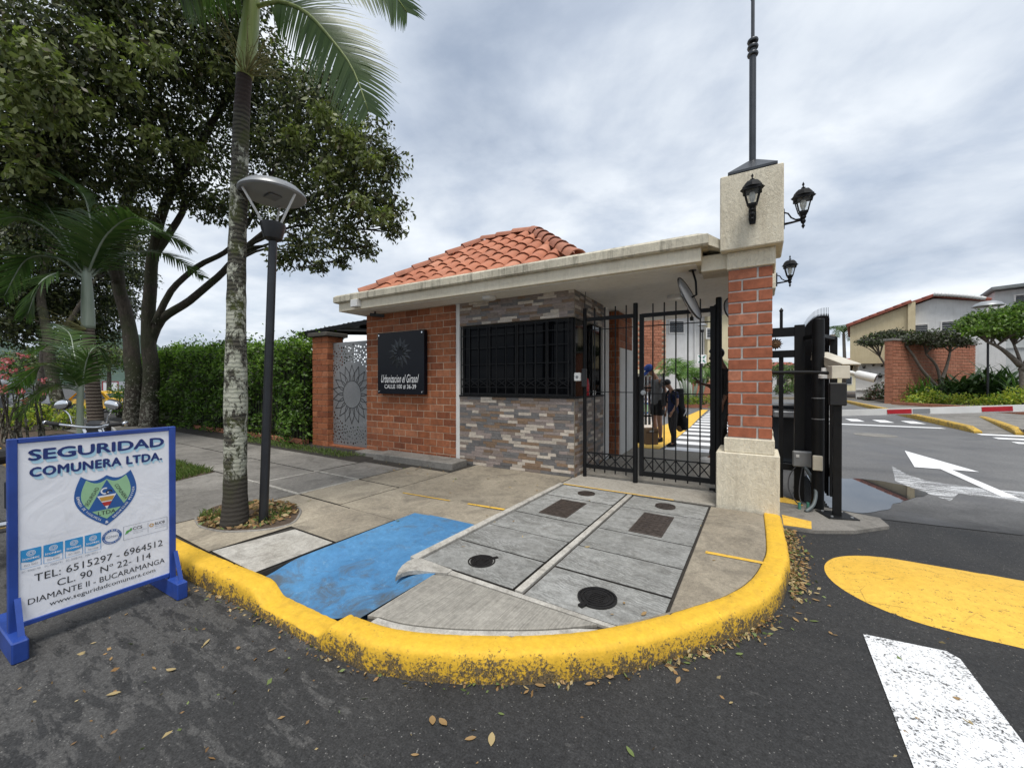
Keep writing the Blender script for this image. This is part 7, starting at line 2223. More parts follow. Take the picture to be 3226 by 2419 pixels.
struct(MB().prism([(-5.2, 22.0), (0.2, 23.9), (0.2, 25.5), (-5.2, 24)], 0, .16).build('planting_bed', 'brick_garden'))
# grass and litter in the planter and by the pavement
def grass(name, poly_pts, n, h, seed, z=SW):
    rng = np.random.default_rng(seed)
    xs = [p[0] for p in poly_pts]; ys = [p[1] for p in poly_pts]
    out = []
    def inside(x, y):
        c = False; j = len(poly_pts) - 1
        for i in range(len(poly_pts)):
            xi, yi = poly_pts[i]; xj, yj = poly_pts[j]
            if (yi > y) != (yj > y) and x < (xj - xi) * (y - yi) / (yj - yi) + xi: c = not c
            j = i
        return c
    while len(out) < n:
        x, y = rng.uniform(min(xs), max(xs)), rng.uniform(min(ys), max(ys))
        if inside(x, y): out.append((x, y))
    mb = MB()
    for x, y in out:
        a = rng.uniform(0, 6.28); hh = h * rng.uniform(.4, 1.1); l = rng.uniform(.2, .9) * hh; w = .004
        dx, dy = math.cos(a), math.sin(a)
        mb.add([(x - dy * w, y + dx * w, z), (x + dy * w, y - dx * w, z), (x + dx * l * .4 + dy * w * .7, y + dy * l * .4 - dx * w * .7, z + hh * .7), (x + dx * l, y + dy * l, z + hh)], [(0, 1, 2), (0, 2, 3)])
    o = mb.build(name, 'leaf_grass'); tag(o, kind='stuff'); return o
struct(MB().sheet([(-21, 1.2), (-6.4, 1.2), (-5.95, 1.3), (-6.38, 2.40), (-21, 2.42)], SW - .006).build('verge', 'soil'))
grass('grass', [(-9.5, 1.35), (-6.3, 1.35), (-6.0, 1.5), (-6.4, 2.4), (-9.5, 2.4)], 9000, .07, 3, SW - .006)
grass('grass', [(-9.5, 4.0), (-5.9, 3.98), (-5.6, 4.3), (-9.5, 4.35)], 1600, .06, 5, SW - .01)
def build_planter():
    pts = []
    for k in range(40):
        a = 2 * math.pi * k / 40
        rx, ry = .52, .38
        wob = 1 + .07 * noise.noise(Vector((math.cos(a) * 2, math.sin(a) * 2, 4)))
        pts.append((-4.02 + rx * wob * math.cos(a) * (1 + .1 * math.cos(2 * a)), 1.80 + ry * wob * math.sin(a)))
    struct(MB().sheet(pts, SW + .006).build('planter_soil', 'soil'))
    rimm = MB(); rimm.tube([(p[0] * 1.0, p[1], SW - .002 + .006 * noise.noise(Vector((p[0] * 7, p[1] * 7, 0)))) for p in pts] + [(pts[0][0], pts[0][1], SW - .002)], .013, 6, cap=False)
    struct(rimm.build('planter_rim', 'concrete_grey', smooth=True))
    rng = np.random.default_rng(9); n = 700
    a = rng.random(n) * 6.28; r = np.sqrt(rng.random(n)) * .93
    P = np.stack([-4.02 + .5 * r * np.cos(a), 1.80 + .4 * r * np.sin(a), SW + .012 + rng.random(n) * .015], 1)
    D = rng.normal(size=(n, 3)); D[:, 2] *= .25; D /= np.linalg.norm(D, axis=1, keepdims=True)
    L = .05 * (.5 + rng.random(n))
    o = link('leaf_litter', leaves_mesh('leaf_litter', P, D, L, L * .45, ['leaf_fallen_brown', 'leaf_fallen_tan', 'leaf_fallen_green'], rng.choice(3, n, p=[.6, .28, .12]), 9)); tag(o, kind='stuff')
    grass('grass', [(-3.8, 1.6), (-3.6, 1.75), (-3.65, 1.95), (-3.9, 2.1)], 160, .05, 6, SW + .008)
    grass('grass', [(-4.5, 1.6), (-4.2, 1.45), (-4.0, 1.5), (-4.2, 1.7)], 160, .05, 8, SW + .008)
build_planter()
# ---------------------------------------------------------------- houses
def house_prism(par, name, mat, outline, y0, y1):
    """outline in local x,z extruded along local y"""
    n = len(outline)
    vs = [(p[0], y0, p[1]) for p in outline] + [(p[0], y1, p[1]) for p in outline]
    fs = [tuple(range(n)), tuple(range(n, 2 * n))[::-1]] + [(i + n, (i + 1) % n + n, (i + 1) % n, i) for i in range(n)]
    return MB().add(vs, fs).build(name, mat, par)
def louver(par, x, z, w, h, y, mat='plaster_white'):
    f = MB()
    for a, b, c, d in ((x - w / 2 - .08, x - w / 2, z - h / 2 - .08, z + h / 2 + .08), (x + w / 2, x + w / 2 + .08, z - h / 2 - .08, z + h / 2 + .08), (x - w / 2, x + w / 2, z + h / 2, z + h / 2 + .08), (x - w / 2, x + w / 2, z - h / 2 - .08, z - h / 2)):
        f.box(a, b, y - .05, y + .02, c, d)
    wn = f.build('window', mat, par)
    MB().box(x - w / 2, x + w / 2, y - .004, y + .03, z - h / 2, z + h / 2).build('opening', 'car_glass', wn)
    n = 5
    for k in range(n):
        zz = z - h / 2 + (k + .5) * h / n
        MB().obox((x, y - .03, zz), (w, .06, .015), Matrix.Rotation(R(35), 3, 'X')).build('louver_slat', 'metal_grey', wn)
def edge_tiles(par, p0, p1, y0, y1, mat='roof_red'):
    p0, p1 = Vector((p0[0], 0, p0[1])), Vector((p1[0], 0, p1[1]))
    d = p1 - p0; L = d.length; d.normalize(); up = Vector((-d.z, 0, d.x))
    if up.z < 0: up = -up
    n = max(2, int(L / .45))
    a = p0 - up * .01; b = p1 - up * .01
    sl = MB(); sl.add([(a.x, y0, a.z), (b.x, y0, b.z), (b.x, y1, b.z), (a.x, y1, a.z)] + [((a + up * .1).x, y0, (a + up * .1).z), ((b + up * .1).x, y0, (b + up * .1).z), ((b + up * .1).x, y1, (b + up * .1).z), ((a + up * .1).x, y1, (a + up * .1).z)], [(0, 1, 2, 3), (7, 6, 5, 4), (0, 4, 5, 1), (1, 5, 6, 2), (2, 6, 7, 3), (3, 7, 4, 0)])
    rf = sl.build('roof', mat, par)
    for i in range(n):
        q = p0 + d * (L * (i + .5) / n) + up * .12
        r = MB(); r.tube([q - d * L / n * .55 + Vector((0, y0 + .1, 0)), q + d * L / n * .55 + Vector((0, y0 + .1, 0))], [.10, .085], 8)
        r.build('roof_tile', mat, rf, smooth=True)
    return rf
def build_right_houses():
    d = 29.0
    HA = YAW - R(41)
    o = at(1900, 826, d)
    hx = Vector((math.cos(HA), math.sin(HA))); hy = Vector((-hx.y, hx.x))
    def hit(px):
        u = (px - 1106) / 850.0
        r = Vector((-math.sin(YAW) + math.cos(YAW) * u, math.cos(YAW) + math.sin(YAW) * u))
        dd = (o.x * hy.x + o.y * hy.y) / r.dot(hy)
        return (r * dd - Vector((o.x, o.y))).dot(hx), dd
    def W(px, py): s_, dd = hit(px); return (s_, 1.36 - (py - 826) * dd / 850.0)
    X = lambda px: hit(px)[0]
    t = thing('beige_house', 'two-storey beige and white house with sloping red tile roof beyond the barrier', 'house', (o.x, o.y, 0), HA)
    house_prism(t, 'wall_beige', 'house_beige', [W(1836, 786), W(1962, 784), W(1962, 659), W(1836, 706)], 0, 9)
    MB().box(X(1960), X(1976), -.25, .3, W(1968, 800)[1], W(1968, 654)[1]).build('pilaster', 'house_beige', t)
    house_prism(t, 'wall_white', 'house_white', [(X(1976), 0), (X(2175), 0), W(2175, 655), W(2135, 651), W(2017, 644), W(1976, 659)], .25, 9)
    house_prism(t, 'wall_lower', 'plaster_white', [(X(1849), 0), (X(1970), 0), W(1970, 785), W(1849, 785)], .45, 9)
    MB().box(X(1849), X(1970), .36, .452, .75, .82).build('ledge', 'plaster_white', t)
    edge_tiles(t, W(1830, 707), W(1968, 655), -.35, 9)
    edge_tiles(t, W(1972, 657), W(2017, 641), -.1, 9)
    edge_tiles(t, W(2017, 641), W(2138, 651), -.1, 9)
    q = [W(2015, 637), W(2075, 641), W(2125, 646)]
    for i in range(14):
        e0, e1 = [Vector((q[0][0], -.2, q[0][1])).lerp(Vector((q[2][0], -.2, q[2][1])), f) + Vector((0, 0, .05 * math.sin(math.pi * f))) for f in (i / 14, (i + 1.25) / 14)]
        MB().tube([e0, e1], [.13, .10], 8).build('ridge_cap', 'house_white', t, smooth=True)
    louver(t, *W(1983, 713), .95, .72, .25); louver(t, *W(2061.5, 707), 1.1, .82, .25)
    # plants in hanging pots on the white wall
    POTS = ['hanging pot at the top left of the white wall', 'second hanging pot along the top row of the white wall', 'third hanging pot along the top row of the white wall', 'wide dark hanging plant left of the largest pot', 'largest round hanging pot in the middle of the white wall', 'big hanging plant at the right of the largest pot', 'low hanging pot nearest the reddish shrub, right one', 'low hanging pot below the largest pot', 'lowest and smallest hanging pot at the left', 'last hanging pot of the top row by the umbrella tree', 'small pot just right of and under the largest pot']
    for k, (px, py, s) in enumerate(((1866, 793, .25), (1886, 789, .2), (1905, 790, .2), (1876, 806, .3), (1901, 812, .36), (1924, 806, .34), (1912, 833, .22), (1890, 838, .2), (1873, 842, .16), (1934, 792, .2), (1916, 826, .18))):
        p = at(px, py, hit(px)[1] + .25)
        h = thing('hanging_planter', POTS[k], 'planter', p, YAW, 'pots hung on the white wall')
        MB().lathe([(s * .25, -s * .4), (s * .38, 0), (s * .4, .02), (.01, .02)], n=10).build('pot', 'plastic_black', h)
        foliage('leaves', h, [(0, -.05, s * .15, s * .6, s * .4, s * .4)], 420, .13, ['leaf_fern', 'leaf_red', 'leaf_dark'], [.4, .3, .3], 100 + k)
    # pale grey house at the right edge
    d2 = 26.5
    o2 = at(2200, 826, d2)
    def W2(px, py):
        u = (px - 1106) / 850.0
        r = Vector((-math.sin(YAW) + math.cos(YAW) * u, math.cos(YAW) + math.sin(YAW) * u))
        dd = (o2.x * hy.x + o2.y * hy.y) / r.dot(hy)
        return ((r * dd - Vector((o2.x, o2.y))).dot(hx), 1.36 - (py - 826) * dd / 850.0)
    t = thing('grey_house', 'pale grey house with flat dark eave at the right edge', 'house', (o2.x, o2.y, 0), HA)
    house_prism(t, 'wall', 'house_grey', [(W2(2150, 0)[0], 0), (W2(2420, 0)[0], 0), W2(2420, 598), W2(2150, 629)], .3, 9)
    house_prism(t, 'eave', 'roof_grey', [W2(2138, 629), W2(2430, 594), W2(2430, 586), W2(2138, 623)], -.4, 9.4)
    louver(t, *W2(2222, 650), 1.0, .9, .3)
    MB().box(W2(2152, 0)[0], W2(2420, 0)[0], .22, .302, W2(2180, 752)[1], W2(2180, 749)[1]).build('ledge', 'house_grey', t)
    # brick garden wall
    a = Vector((6.35, 30.2, 0)); b = Vector((11.6, 36.9, 0))
    dv = (b - a); L = dv.length; ang = math.atan2(dv.y, dv.x)
    t = thing('brick_garden_wall', 'tall red brick garden wall behind the umbrella trees', 'wall', a, ang)
    MB().box(0, L, 0.03, .35, 0, 3.72).build('core', 'mortar', t)
    bh, bl = .185, .52
    cache = {}
    rows = int(3.7 / bh)
    big = MB(); cnt = 0
    for r in range(rows):
        x = -(bl / 2 if r % 2 else 0)
        while x < L:
            x0, x1 = max(0, x), min(L, x + bl - .03)
            if x1 - x0 > .05:
                if cnt < 300:
                    cnt += 1
                    key = round(x1 - x0, 2)
                    if key not in cache: cache[key] = MB().cbox(-key / 2, key / 2, -.03, .03, -bh / 2 + .015, bh / 2 - .015, .006).mesh('brick', 'brick_garden')
                    link('brick', cache[key], t, ((x0 + x1) / 2, .02, .04 + (r + .5) * bh))
                else:
                    big.box(x0, x1, -.01, .05, .04 + r * bh + .015, .04 + (r + 1) * bh - .015)
            x += bl
    bb = big.build('bricks', 'brick_garden', t); tag(bb, kind='stuff')
    MB().box(-.1, L + .1, -.06, .42, 3.72, 3.84).build('coping', 'concrete_grey', t)
    rr = [MB().box(-.06, -.012, .02 + k * .12 * 0 + .0, .36, .04 + r * .26 + .01, .04 + (r + 1) * .26 - .01) for r in range(14) for k in range(1)]
    ends = MB()
    for m_ in rr: ends.add(m_.v, m_.f)
    ends.build('end_bricks', 'brick_garden', t)
build_right_houses()

def build_inner_houses():
    d = 27.0
    X = lambda px: (px - 1106) / 850.0 * d
    Z = lambda py: 1.36 - (py - 826) * d / 850.0
    t = thing('white_house', 'white and brick two-storey house seen through the pedestrian passage', 'house', (-math.sin(YAW) * d, math.cos(YAW) * d, 0), YAW)
    MB().box(X(1340), X(1432), -.5, 6, Z(800), 6.3).build('brick_upper', 'mortar', t)
    big = MB(); cnt = 0
    me = MB().cbox(-.24, .24, -.03, .03, -.085, .085, .008).mesh('brick', 'brick_garden')
    w = t
    wall = [o for o in t.children][0]
    for r in range(26):
        z = Z(800) + .1 + r * .19
        if z > 6.2: break
        x = X(1376) + (.25 if r % 2 else 0)
        while x < X(1432) - .24:
            link('brick', me, wall, (x, -.52, z)); x += .5
    MB().box(X(1340), X(1434), -.75, 0, Z(808), Z(799)).build('ledge', 'house_cream', t)
    MB().box(X(1340), X(1445), .1, 6, 0, Z(806)).build('wall_lower', 'house_white', t)
    MB().box(X(1432), X(1522), .0, 6, 0, 6.3).build('wall_white', 'house_white', t)
    MB().box(X(1522), X(1585), -.4, 6, 0, 6.0).build('wall_cream', 'house_cream', t)
    louver(t, X(1461), Z(707), .95, .75, 0.0)
    louver(t, X(1533), Z(722), .8, .6, -.4)
    MB().tube([(X(1500), -.08, 0), (X(1500), -.08, 6)], .06, 8).build('drain_pipe', 'house_white', t)
    MB().box(X(1340), X(1585), -.9, 6.5, 6.3, 6.5).build('roof', 'roof_red', t)
    # red brick garden kerb behind the areca
    MB().box(X(1480), X(1590), -1.2, -1.0, 0, 1.5).build('brick_base', 'brick_garden', t)
    # small distant houses right of the pillar
    for px, dd, lab in ((1690, 75, 'tiny distant white house with red roof seen between pillar and frame'), (1832, 62, 'distant cream house under the beige house corner beside the palm')):
        p = at(px, 826, dd)
        t = thing('distant_house', lab, 'house', (p.x, p.y, 0), YAW)
        MB().box(-4, 4, 0, 8, 0, 3.4).build('wall', 'house_cream' if dd < 70 else 'house_white', t)
        MB().add([(-4.5, -.6, 3.35), (4.5, -.6, 3.35), (4.5, 4, 5.4), (-4.5, 4, 5.4), (-4.5, 8.6, 3.35), (4.5, 8.6, 3.35)], [(0, 1, 2, 3), (3, 2, 5, 4), (0, 3, 4), (1, 5, 2)]).build('roof', 'roof_red', t)
        for x in (-2.4, 0, 2.4):
            f = MB().box(x - .6, x + .6, -.06, -.01, 1.0, 2.3).build('window', 'plaster_white', t)
            MB().box(x - .5, x + .5, -.08, -.062, 1.1, 2.2).build('pane', 'car_glass', f)
    for k, (px, py, dd, r) in enumerate(((1680, 800, 55, 2.0), (1712, 806, 50, 1.8), (1700, 838, 45, 1.2), (1725, 835, 40, 1.0), (1685, 845, 42, .9))):
        p = at(px, py, dd)
        t = thing('distant_tree', ['round dark tree far behind the black frame, at its left', 'round tree far behind the black frame, at its right', 'low bush at the end of the drive behind the frame', 'low shrub at the end of the drive near the frame post', 'low flowering shrub at the end of the drive next to the pillar'][k], 'tree', (p.x, p.y, 0))
        MB().tube([(0, 0, 0), (0, 0, max(.3, p.z))], [.2, .1], 6).build('trunk', 'bark_dark', t)
        foliage('crown', t, [(0, 0, max(p.z, .5), r, r, r * .7)], 260, .3, ['leaf_hedge', 'leaf_dark', 'leaf_tree'], [.4, .3, .3], 130 + k)
    struct(MB().box(-1.5, 6, 38, 38.4, 0, .2).build('kerb_end', 'concrete_sandy'))
build_inner_houses()

# ---------------------------------------------------------------- vehicles
def build_car(name, label, loc, rotz, paint):
    t = thing(name, label, 'car', loc, rotz)
    # local x forward, length 3.9
    side = [(-1.9, .32), (-1.93, .62), (-1.82, .86), (-1.62, .92), (-1.18, 1.38), (-.7, 1.46), (.2, 1.45), (.62, 1.30), (1.05, .98), (1.55, .88), (1.86, .72), (1.94, .52), (1.90, .30)]
    vs, fs = [], []
    n = len(side)
    secs = [(-.80, .90), (-.84, 1.0), (.84, 1.0), (.80, .90)]
    for y, k in ((-.70, .86), (-.83, 1.0), (.83, 1.0), (.70, .86)):
        for x, z in side:
            yy = y * (1 - .16 * max(0, (z - .9) / .55))
            vs.append((x * (1 if abs(y) > .75 else 1.0), yy, z))
    for s in range(3):
        for i in range(n):
            j = (i + 1) % n
            fs.append((s * n + i, s * n + j, (s + 1) * n + j, (s + 1) * n + i))
    fs.append(tuple(range(n))); fs.append(tuple(range(3 * n, 4 * n))[::-1])
    MB().add(vs, fs).build('body', paint, t, smooth=35)
    for s in (-1, 1):
        g = [(-1.42, .93), (-1.05, 1.33), (-.62, 1.40), (.12, 1.40), (.50, 1.27), (.86, .95)]
        yy = lambda z: s * (.70 * 1 if False else (.83 * (1 - .16 * max(0, (z - .9) / .55)) + .004))
        q = MB(); m = [(x, s * (.715 + .12 * (1 - max(0, (z - .9) / .55)) * .95), z) for x, z in g]
        q.add(m, [tuple(range(len(m)))[::(-1 if s < 0 else 1)]]).build('window', 'car_glass', t)
        MB().box(-.32, -.27, s * .80 - .03, s * .80 + .03, .93, 1.40).build('pillar', paint, t)
        MB().ell((.62, s * .93, .98), (.10, .07, .06)).build('mirror', paint, t, smooth=True)
        MB().cbox(1.55, 1.88, s * .68 - .12, s * .68 + .12, .62, .76, .03).build('headlight', 'glass_bulb', t)
        MB().cbox(-1.93, -1.72, s * .68 - .12, s * .68 + .12, .70, .88, .03).build('tail_lamp', 'tail_lamp', t)
        for x in (-1.18, 1.22):
            w = MB().lathe([(.20, -.10), (.30, -.10), (.315, -.06), (.315, .06), (.30, .10), (.20, .10)], (x, s * .80, .315), 24, Matrix.Rotation(R(90), 3, 'X')).build('wheel', 'rubber', t, smooth=40)
            rim = MB(); rim.lathe([(.20, -.105), (.20, .105), (.05, .108), (.001, .108)], (x, s * .80, .315), 20, Matrix.Rotation(R(90), 3, 'X'))
            for k in range(5):
                a = k * 2 * math.pi / 5
                rim.bar((x, s * .80 + s * .11, .315), (x + .18 * math.cos(a), s * .80 + s * .11, .315 + .18 * math.sin(a)), .04, .03)
            rim.build('rim', 'metal_grey', w, smooth=40)
    MB().add([(.66, -.62, 1.28), (.66, .62, 1.28), (1.03, .70, 1.0), (1.03, -.70, 1.0)], [(0, 3, 2, 1)]).build('windscreen', 'car_glass', t)
    return t
p = at(228, 826, 27); build_car('parked_car', 'yellow hatchback taxi across the street behind the ringed palm', (p.x, p.y, gz(p.x)), YAW, 'car_yellow')
p = at(-62, 826, 11.5); build_car('parked_car', 'dark car cut off by the left edge behind the lime bush', (p.x, p.y, 0), YAW + R(8), 'car_black')
p = at(236, 826, 58)
t = thing('parked_truck', 'white box truck with dark red edges far behind the yellow taxi', 'truck', (p.x, p.y, gz(p.x)), YAW)
MB().box(-1.0, 1.35, 0, 4, .6, 2.15).build('box_body', 'truck_white', t)
for a in ((-1.04, -.9, -.05, .0, .55, 2.2), (1.25, 1.39, -.05, 0, .55, 2.2), (-1.04, 1.39, -.06, -.01, 2.1, 2.2)): MB().box(*a).build('edge_trim', 'truck_red', t)
for x in (-.6, .9): MB().lathe([(.2, -.12), (.4, -.12), (.4, .12), (.2, .12)], (x, .3, .4), 16, Matrix.Rotation(R(90), 3, 'X')).build('wheel', 'rubber', t)

def build_motorcycle():
    c = at(192, 826, 3.62)
    t = thing('motorcycle', 'parked motorcycle with chrome mirrors mostly hidden behind the signboard', 'motorcycle', (c.x - .33 * math.cos(R(118)), c.y - .33 * math.sin(R(118)), 0), R(118))
    # local x forward (away from camera), bar clamp near x = 0.3
    for x in (.62, -.68):
        w = MB(); pts = [(x + .27 * math.cos(a), 0, .30 + .27 * math.sin(a)) for a in [2 * math.pi * k / 28 for k in range(29)]]
        w.tube(pts, .042, 8, cap=False); wo = w.build('wheel', 'rubber', t, smooth=True)
        r = MB(); r.lathe([(.04, -.05), (.04, .05)], (x, 0, .30), 12, Matrix.Rotation(R(90), 3, 'X'))
        for k in range(6): r.bar((x, 0, .30), (x + .25 * math.cos(k * math.pi / 3), 0, .30 + .25 * math.sin(k * math.pi / 3)), .025)
        r.build('rim', 'metal_grey', wo)
        MB().tube([(x + .33 * math.cos(a), 0, .30 + .33 * math.sin(a)) for a in [R(20 + 140 * k / 10) for k in range(11)]], .035, 8).build('fender', 'car_black', t, smooth=True)
    MB().ell((.08, 0, .78), (.26, .13, .14)).build('tank', 'car_black', t, smooth=True)
    s = MB(); s.cbox(-.72, -.12, -.12, .12, .74, .84, .04); s.build('seat', 'rubber', t)
    MB().cbox(-.20, .25, -.12, .12, .32, .62, .05).build('engine', 'plastic_charcoal', t)
    MB().tube([(.1, -.15, .35), (-.3, -.17, .28), (-.85, -.19, .36)], [.025, .045, .05], 12).build('exhaust', 'chrome', t, smooth=True)
    for y in (-.08, .08): MB().tube([(.62, y, .30), (.36, y, .93)], .02, 10).build('fork', 'chrome', t, smooth=True)
    hb = MB(); hb.tube(smooth_path([(.30, -.37, .985), (.30, -.22, .97), (.35, -.08, .945), (.35, .08, .945), (.30, .22, .97), (.30, .37, .985)], .04), .013, 8); h = hb.build('handlebar', 'chrome', t, smooth=True)
    for y in (-1, 1):
        MB().tube([(.30, y * .25, .973), (.30, y * .385, .987)], .019, 10).build('grip', 'rubber', h, smooth=True)
        MB().tube([(.30, y * .385, .987), (.30, y * .405, .988)], .022, 10).build('bar_end', 'chrome', h, smooth=True)
        MB().bar((.35, y * .20, .965), (.36, y * .36, .98), .010, .014).build('lever', 'chrome', h)
        m = MB(); m.tube(smooth_path([(.33, y * .17, .975), (.33, y * .20, 1.06), (.32, y * .24, 1.11)], .03), .006, 6); m.build('mirror_stem', 'chrome', t, smooth=True)
        rot = Matrix.Rotation(R(90), 3, 'Y') @ Matrix.Rotation(R(0), 3, 'Z')
        MB().ell((.325, y * .25, 1.155), (.022, .085, .048), rot=Matrix.Rotation(R(-12 * y), 3, 'X')).build('mirror_shell', 'plastic_black', t, smooth=True)
        MB().ell((.306, y * .25, 1.155), (.008, .074, .040), rot=Matrix.Rotation(R(-12 * y), 3, 'X')).build('mirror_glass', 'mirror_face', t, smooth=True)
    MB().cbox(.36, .46, -.10, .10, .86, 1.0, .03).build('instrument_pod', 'plastic_black', t)
    MB().lathe([(.08, 0), (.085, .05), (.06, .09), (.001, .1)], (.44, 0, .86), 16, Matrix.Rotation(R(90), 3, 'Y')).build('headlight', 'glass_bulb', t, smooth=True)
    MB().cbox(-.92, -.84, -.06, .06, .62, .70, .015).build('tail_lamp', 'tail_lamp', t)
build_motorcycle()

# ---------------------------------------------------------------- people
def person(label, loc, face, H, skin, spec, bow=0.0, arms=None, legs=None, lean=0.0):
    t = thing('person', label, 'person', loc, face)
    k = H / 1.75
    K = lambda x, y, z: Vector((x * k, y * k, z * k))
    ln = lean
    pelvis = K(0, 0, .95); sp = K(.01 + ln * .3, 0, 1.12); ch = K(.01 + ln * .7, 0, 1.30); nb = K(.015 + ln, 0, 1.46)
    nt = K(.04 + ln + bow * .05, 0, 1.535); hm = K(.065 + ln + bow * .10, 0, 1.625 - bow * .02); ht = K(.05 + ln + bow * .15, 0, 1.70 - bow * .03)
    V, E, Rr = [], [], []
    def v(p, r): V.append(p); Rr.append(r if hasattr(r, '__len__') else (r * k, r * k)); return len(V) - 1
    def e(*i):
        for a, b in zip(i, i[1:]): E.append((a, b))
    a0 = v(pelvis, .105); a1 = v(sp, .095); a2 = v(ch, .11); a3 = v(nb, .06); a4 = v(nt, .048); a5 = v(hm, .083); a6 = v(ht, .07)
    e(a0, a1, a2, a3, a4, a5, a6)
    limbs = {}
    for s, nm in ((1, 'L'), (-1, 'R')):
        A = (arms or {}).get(nm, [(.0, .235, 1.14), (.07, .24, .91)])
        sh = v(K(ln * .95, s * .155, 1.405), .052); el = v(K(A[0][0], s * A[0][1], A[0][2]), .037); wr = v(K(A[1][0], s * A[1][1], A[1][2]), .026)
        dirv = (V[wr] - V[el]).normalized()
        pm = v(V[wr] + dirv * .055 * k, (.032 * k, .018 * k)); 
        e(a2, sh, el, wr, pm)
        sd = Vector((1, 0, 0)) - dirv * dirv.x
        sd = sd.normalized() if sd.length > .1 else Vector((0, 0, 1))
        for j, (o, l) in enumerate(((-.024, .062), (-.009, .074), (.006, .076), (.021, .066))):
            b = v(V[pm] + dirv * .035 * k - sd * o * k, .010); tip = v(V[pm] + dirv * (.035 + l) * k - sd * o * k * 1.15 + Vector((0, -s, 0)) * .012 * k, .007)
            e(pm, b, tip)
        th = v(V[wr] + dirv * .03 * k + sd * .032 * k, .012); tt = v(V[wr] + dirv * .075 * k + sd * .055 * k, .008); e(wr, th, tt)
        Lg = (legs or {}).get(nm, [(.02, .10, .50), (-.02, .105, .09)])
        hp = v(K(0, s * .085, .90), .088); kn = v(K(*Lg[0][:1], s * Lg[0][1], Lg[0][2]), .058); cf_ = v((K(Lg[0][0], s * Lg[0][1], Lg[0][2]) * .55 + K(Lg[1][0], s * Lg[1][1], Lg[1][2]) * .45) + K(-.02, 0, 0), .053); an = v(K(Lg[1][0], s * Lg[1][1], Lg[1][2]), .036); ft = v(K(Lg[1][0] + .13, s * (Lg[1][1] + .01), Lg[1][2] - .05), (.038 * k, .024 * k))
        e(a0, hp, kn, cf_, an, ft)
        limbs[nm] = dict(sh=V[sh], el=V[el], wr=V[wr], hp=V[hp], kn=V[kn], cf=V[cf_], an=V[an], ft=V[ft], toe=V[ft])
    skin_body(V, E, Rr, 'body', skin, t)
    def garment(nm, mat, chain, sub=2):
        VV, EE, RR = [], [], []
        ids = {}
        for key, p, r in chain[0]: ids[key] = len(VV); VV.append(p); RR.append(r if hasattr(r, '__len__') else (r * k, r * k))
        for a, b in chain[1]: EE.append((ids[a], ids[b]))
        return skin_body(VV, EE, RR, nm, mat, t, sub)
    L_, R_ = limbs['L'], limbs['R']
    if 'shirt' in spec:
        pts = [('b', pelvis + K(0, 0, -.13), (.148 * k, .165 * k)), ('p', pelvis + K(0, 0, -.02), (.140 * k, .158 * k)), ('s', sp, (.126 * k, .148 * k)), ('c', ch + K(0, 0, .02), (.128 * k, .17 * k)), ('n', nb + K(0, 0, -.005), .075)]
        eds = [('b', 'p'), ('p', 's'), ('s', 'c'), ('c', 'n')]
        for q, nm in ((L_, 'L'), (R_, 'R')):
            f = spec.get('sleeve', .6)
            end = q['sh'].lerp(q['el'], f / 1.0) if f <= 1 else q['el'].lerp(q['wr'], f - 1)
            pts += [('sh' + nm, q['sh'] + K(0, 0, .005), .068)]
            if f > 1: pts += [('el' + nm, q['el'], .050)]
            pts += [('e' + nm, end, .055 if f <= 1 else .040)]
            eds += [('c', 'sh' + nm)] + ([('sh' + nm, 'el' + nm), ('el' + nm, 'e' + nm)] if f > 1 else [('sh' + nm, 'e' + nm)])
        garment('shirt', spec['shirt'], (pts, eds))
    if 'pants' in spec:
        pts = [('w', pelvis + K(0, 0, .12), (.118 * k, .14 * k)), ('p', pelvis + K(0, 0, -.03), (.125 * k, .155 * k))]; eds = [('w', 'p')]
        short = spec.get('short')
        for q, nm in ((L_, 'L'), (R_, 'R')):
            pts += [('h' + nm, q['hp'] + K(0, 0, -.06), .105)]
            eds += [('p', 'h' + nm)]
            if short:
                pts += [('k' + nm, q['hp'].lerp(q['kn'], .82), .092)]; eds += [('h' + nm, 'k' + nm)]
            else:
                pts += [('k' + nm, q['kn'], .078), ('c' + nm, q['cf'], .07), ('a' + nm, q['an'] + K(0, 0, .01), .056)]; eds += [('h' + nm, 'k' + nm), ('k' + nm, 'c' + nm), ('c' + nm, 'a' + nm)]
        garment('trousers' if not short else 'shorts', spec['pants'], (pts, eds))
    for q in (L_, R_):
        an, ft = q['an'], q['ft']
        base = min(an.z - .09 * k, 0) if False else an.z - .09 * k
        sm = MB()
        sm.ell((an.x + .055 * k, an.y, base + .052 * k), (.135 * k, .047 * k, .048 * k), 14, 8)
        sm.ell((an.x - .01 * k, an.y, base + .075 * k), (.058 * k, .045 * k, .055 * k), 12, 8)
        sh_ = sm.build('shoe', spec.get('shoe', 'cloth_black'), t, smooth=True)
        MB().ell((an.x + .055 * k, an.y, base + .018 * k), (.142 * k, .050 * k, .019 * k), 14, 6).build('sole', spec.get('sole', 'shoe_white'), sh_, smooth=True)
    # head details
    hd = hm.lerp(ht, .35)
    up = (ht - hm).normalized(); fw = Vector((up.z, 0, -up.x)); 
    rot = Matrix((fw, Vector((0, 1, 0)), up)).transposed()
    HP = lambda x, y, z: hd + rot @ Vector((x * k, y * k, z * k))
    MB().ell(HP(.098, 0, -.035), (.020 * k, .014 * k, .024 * k), rot=rot).build('nose', skin, t, smooth=True)
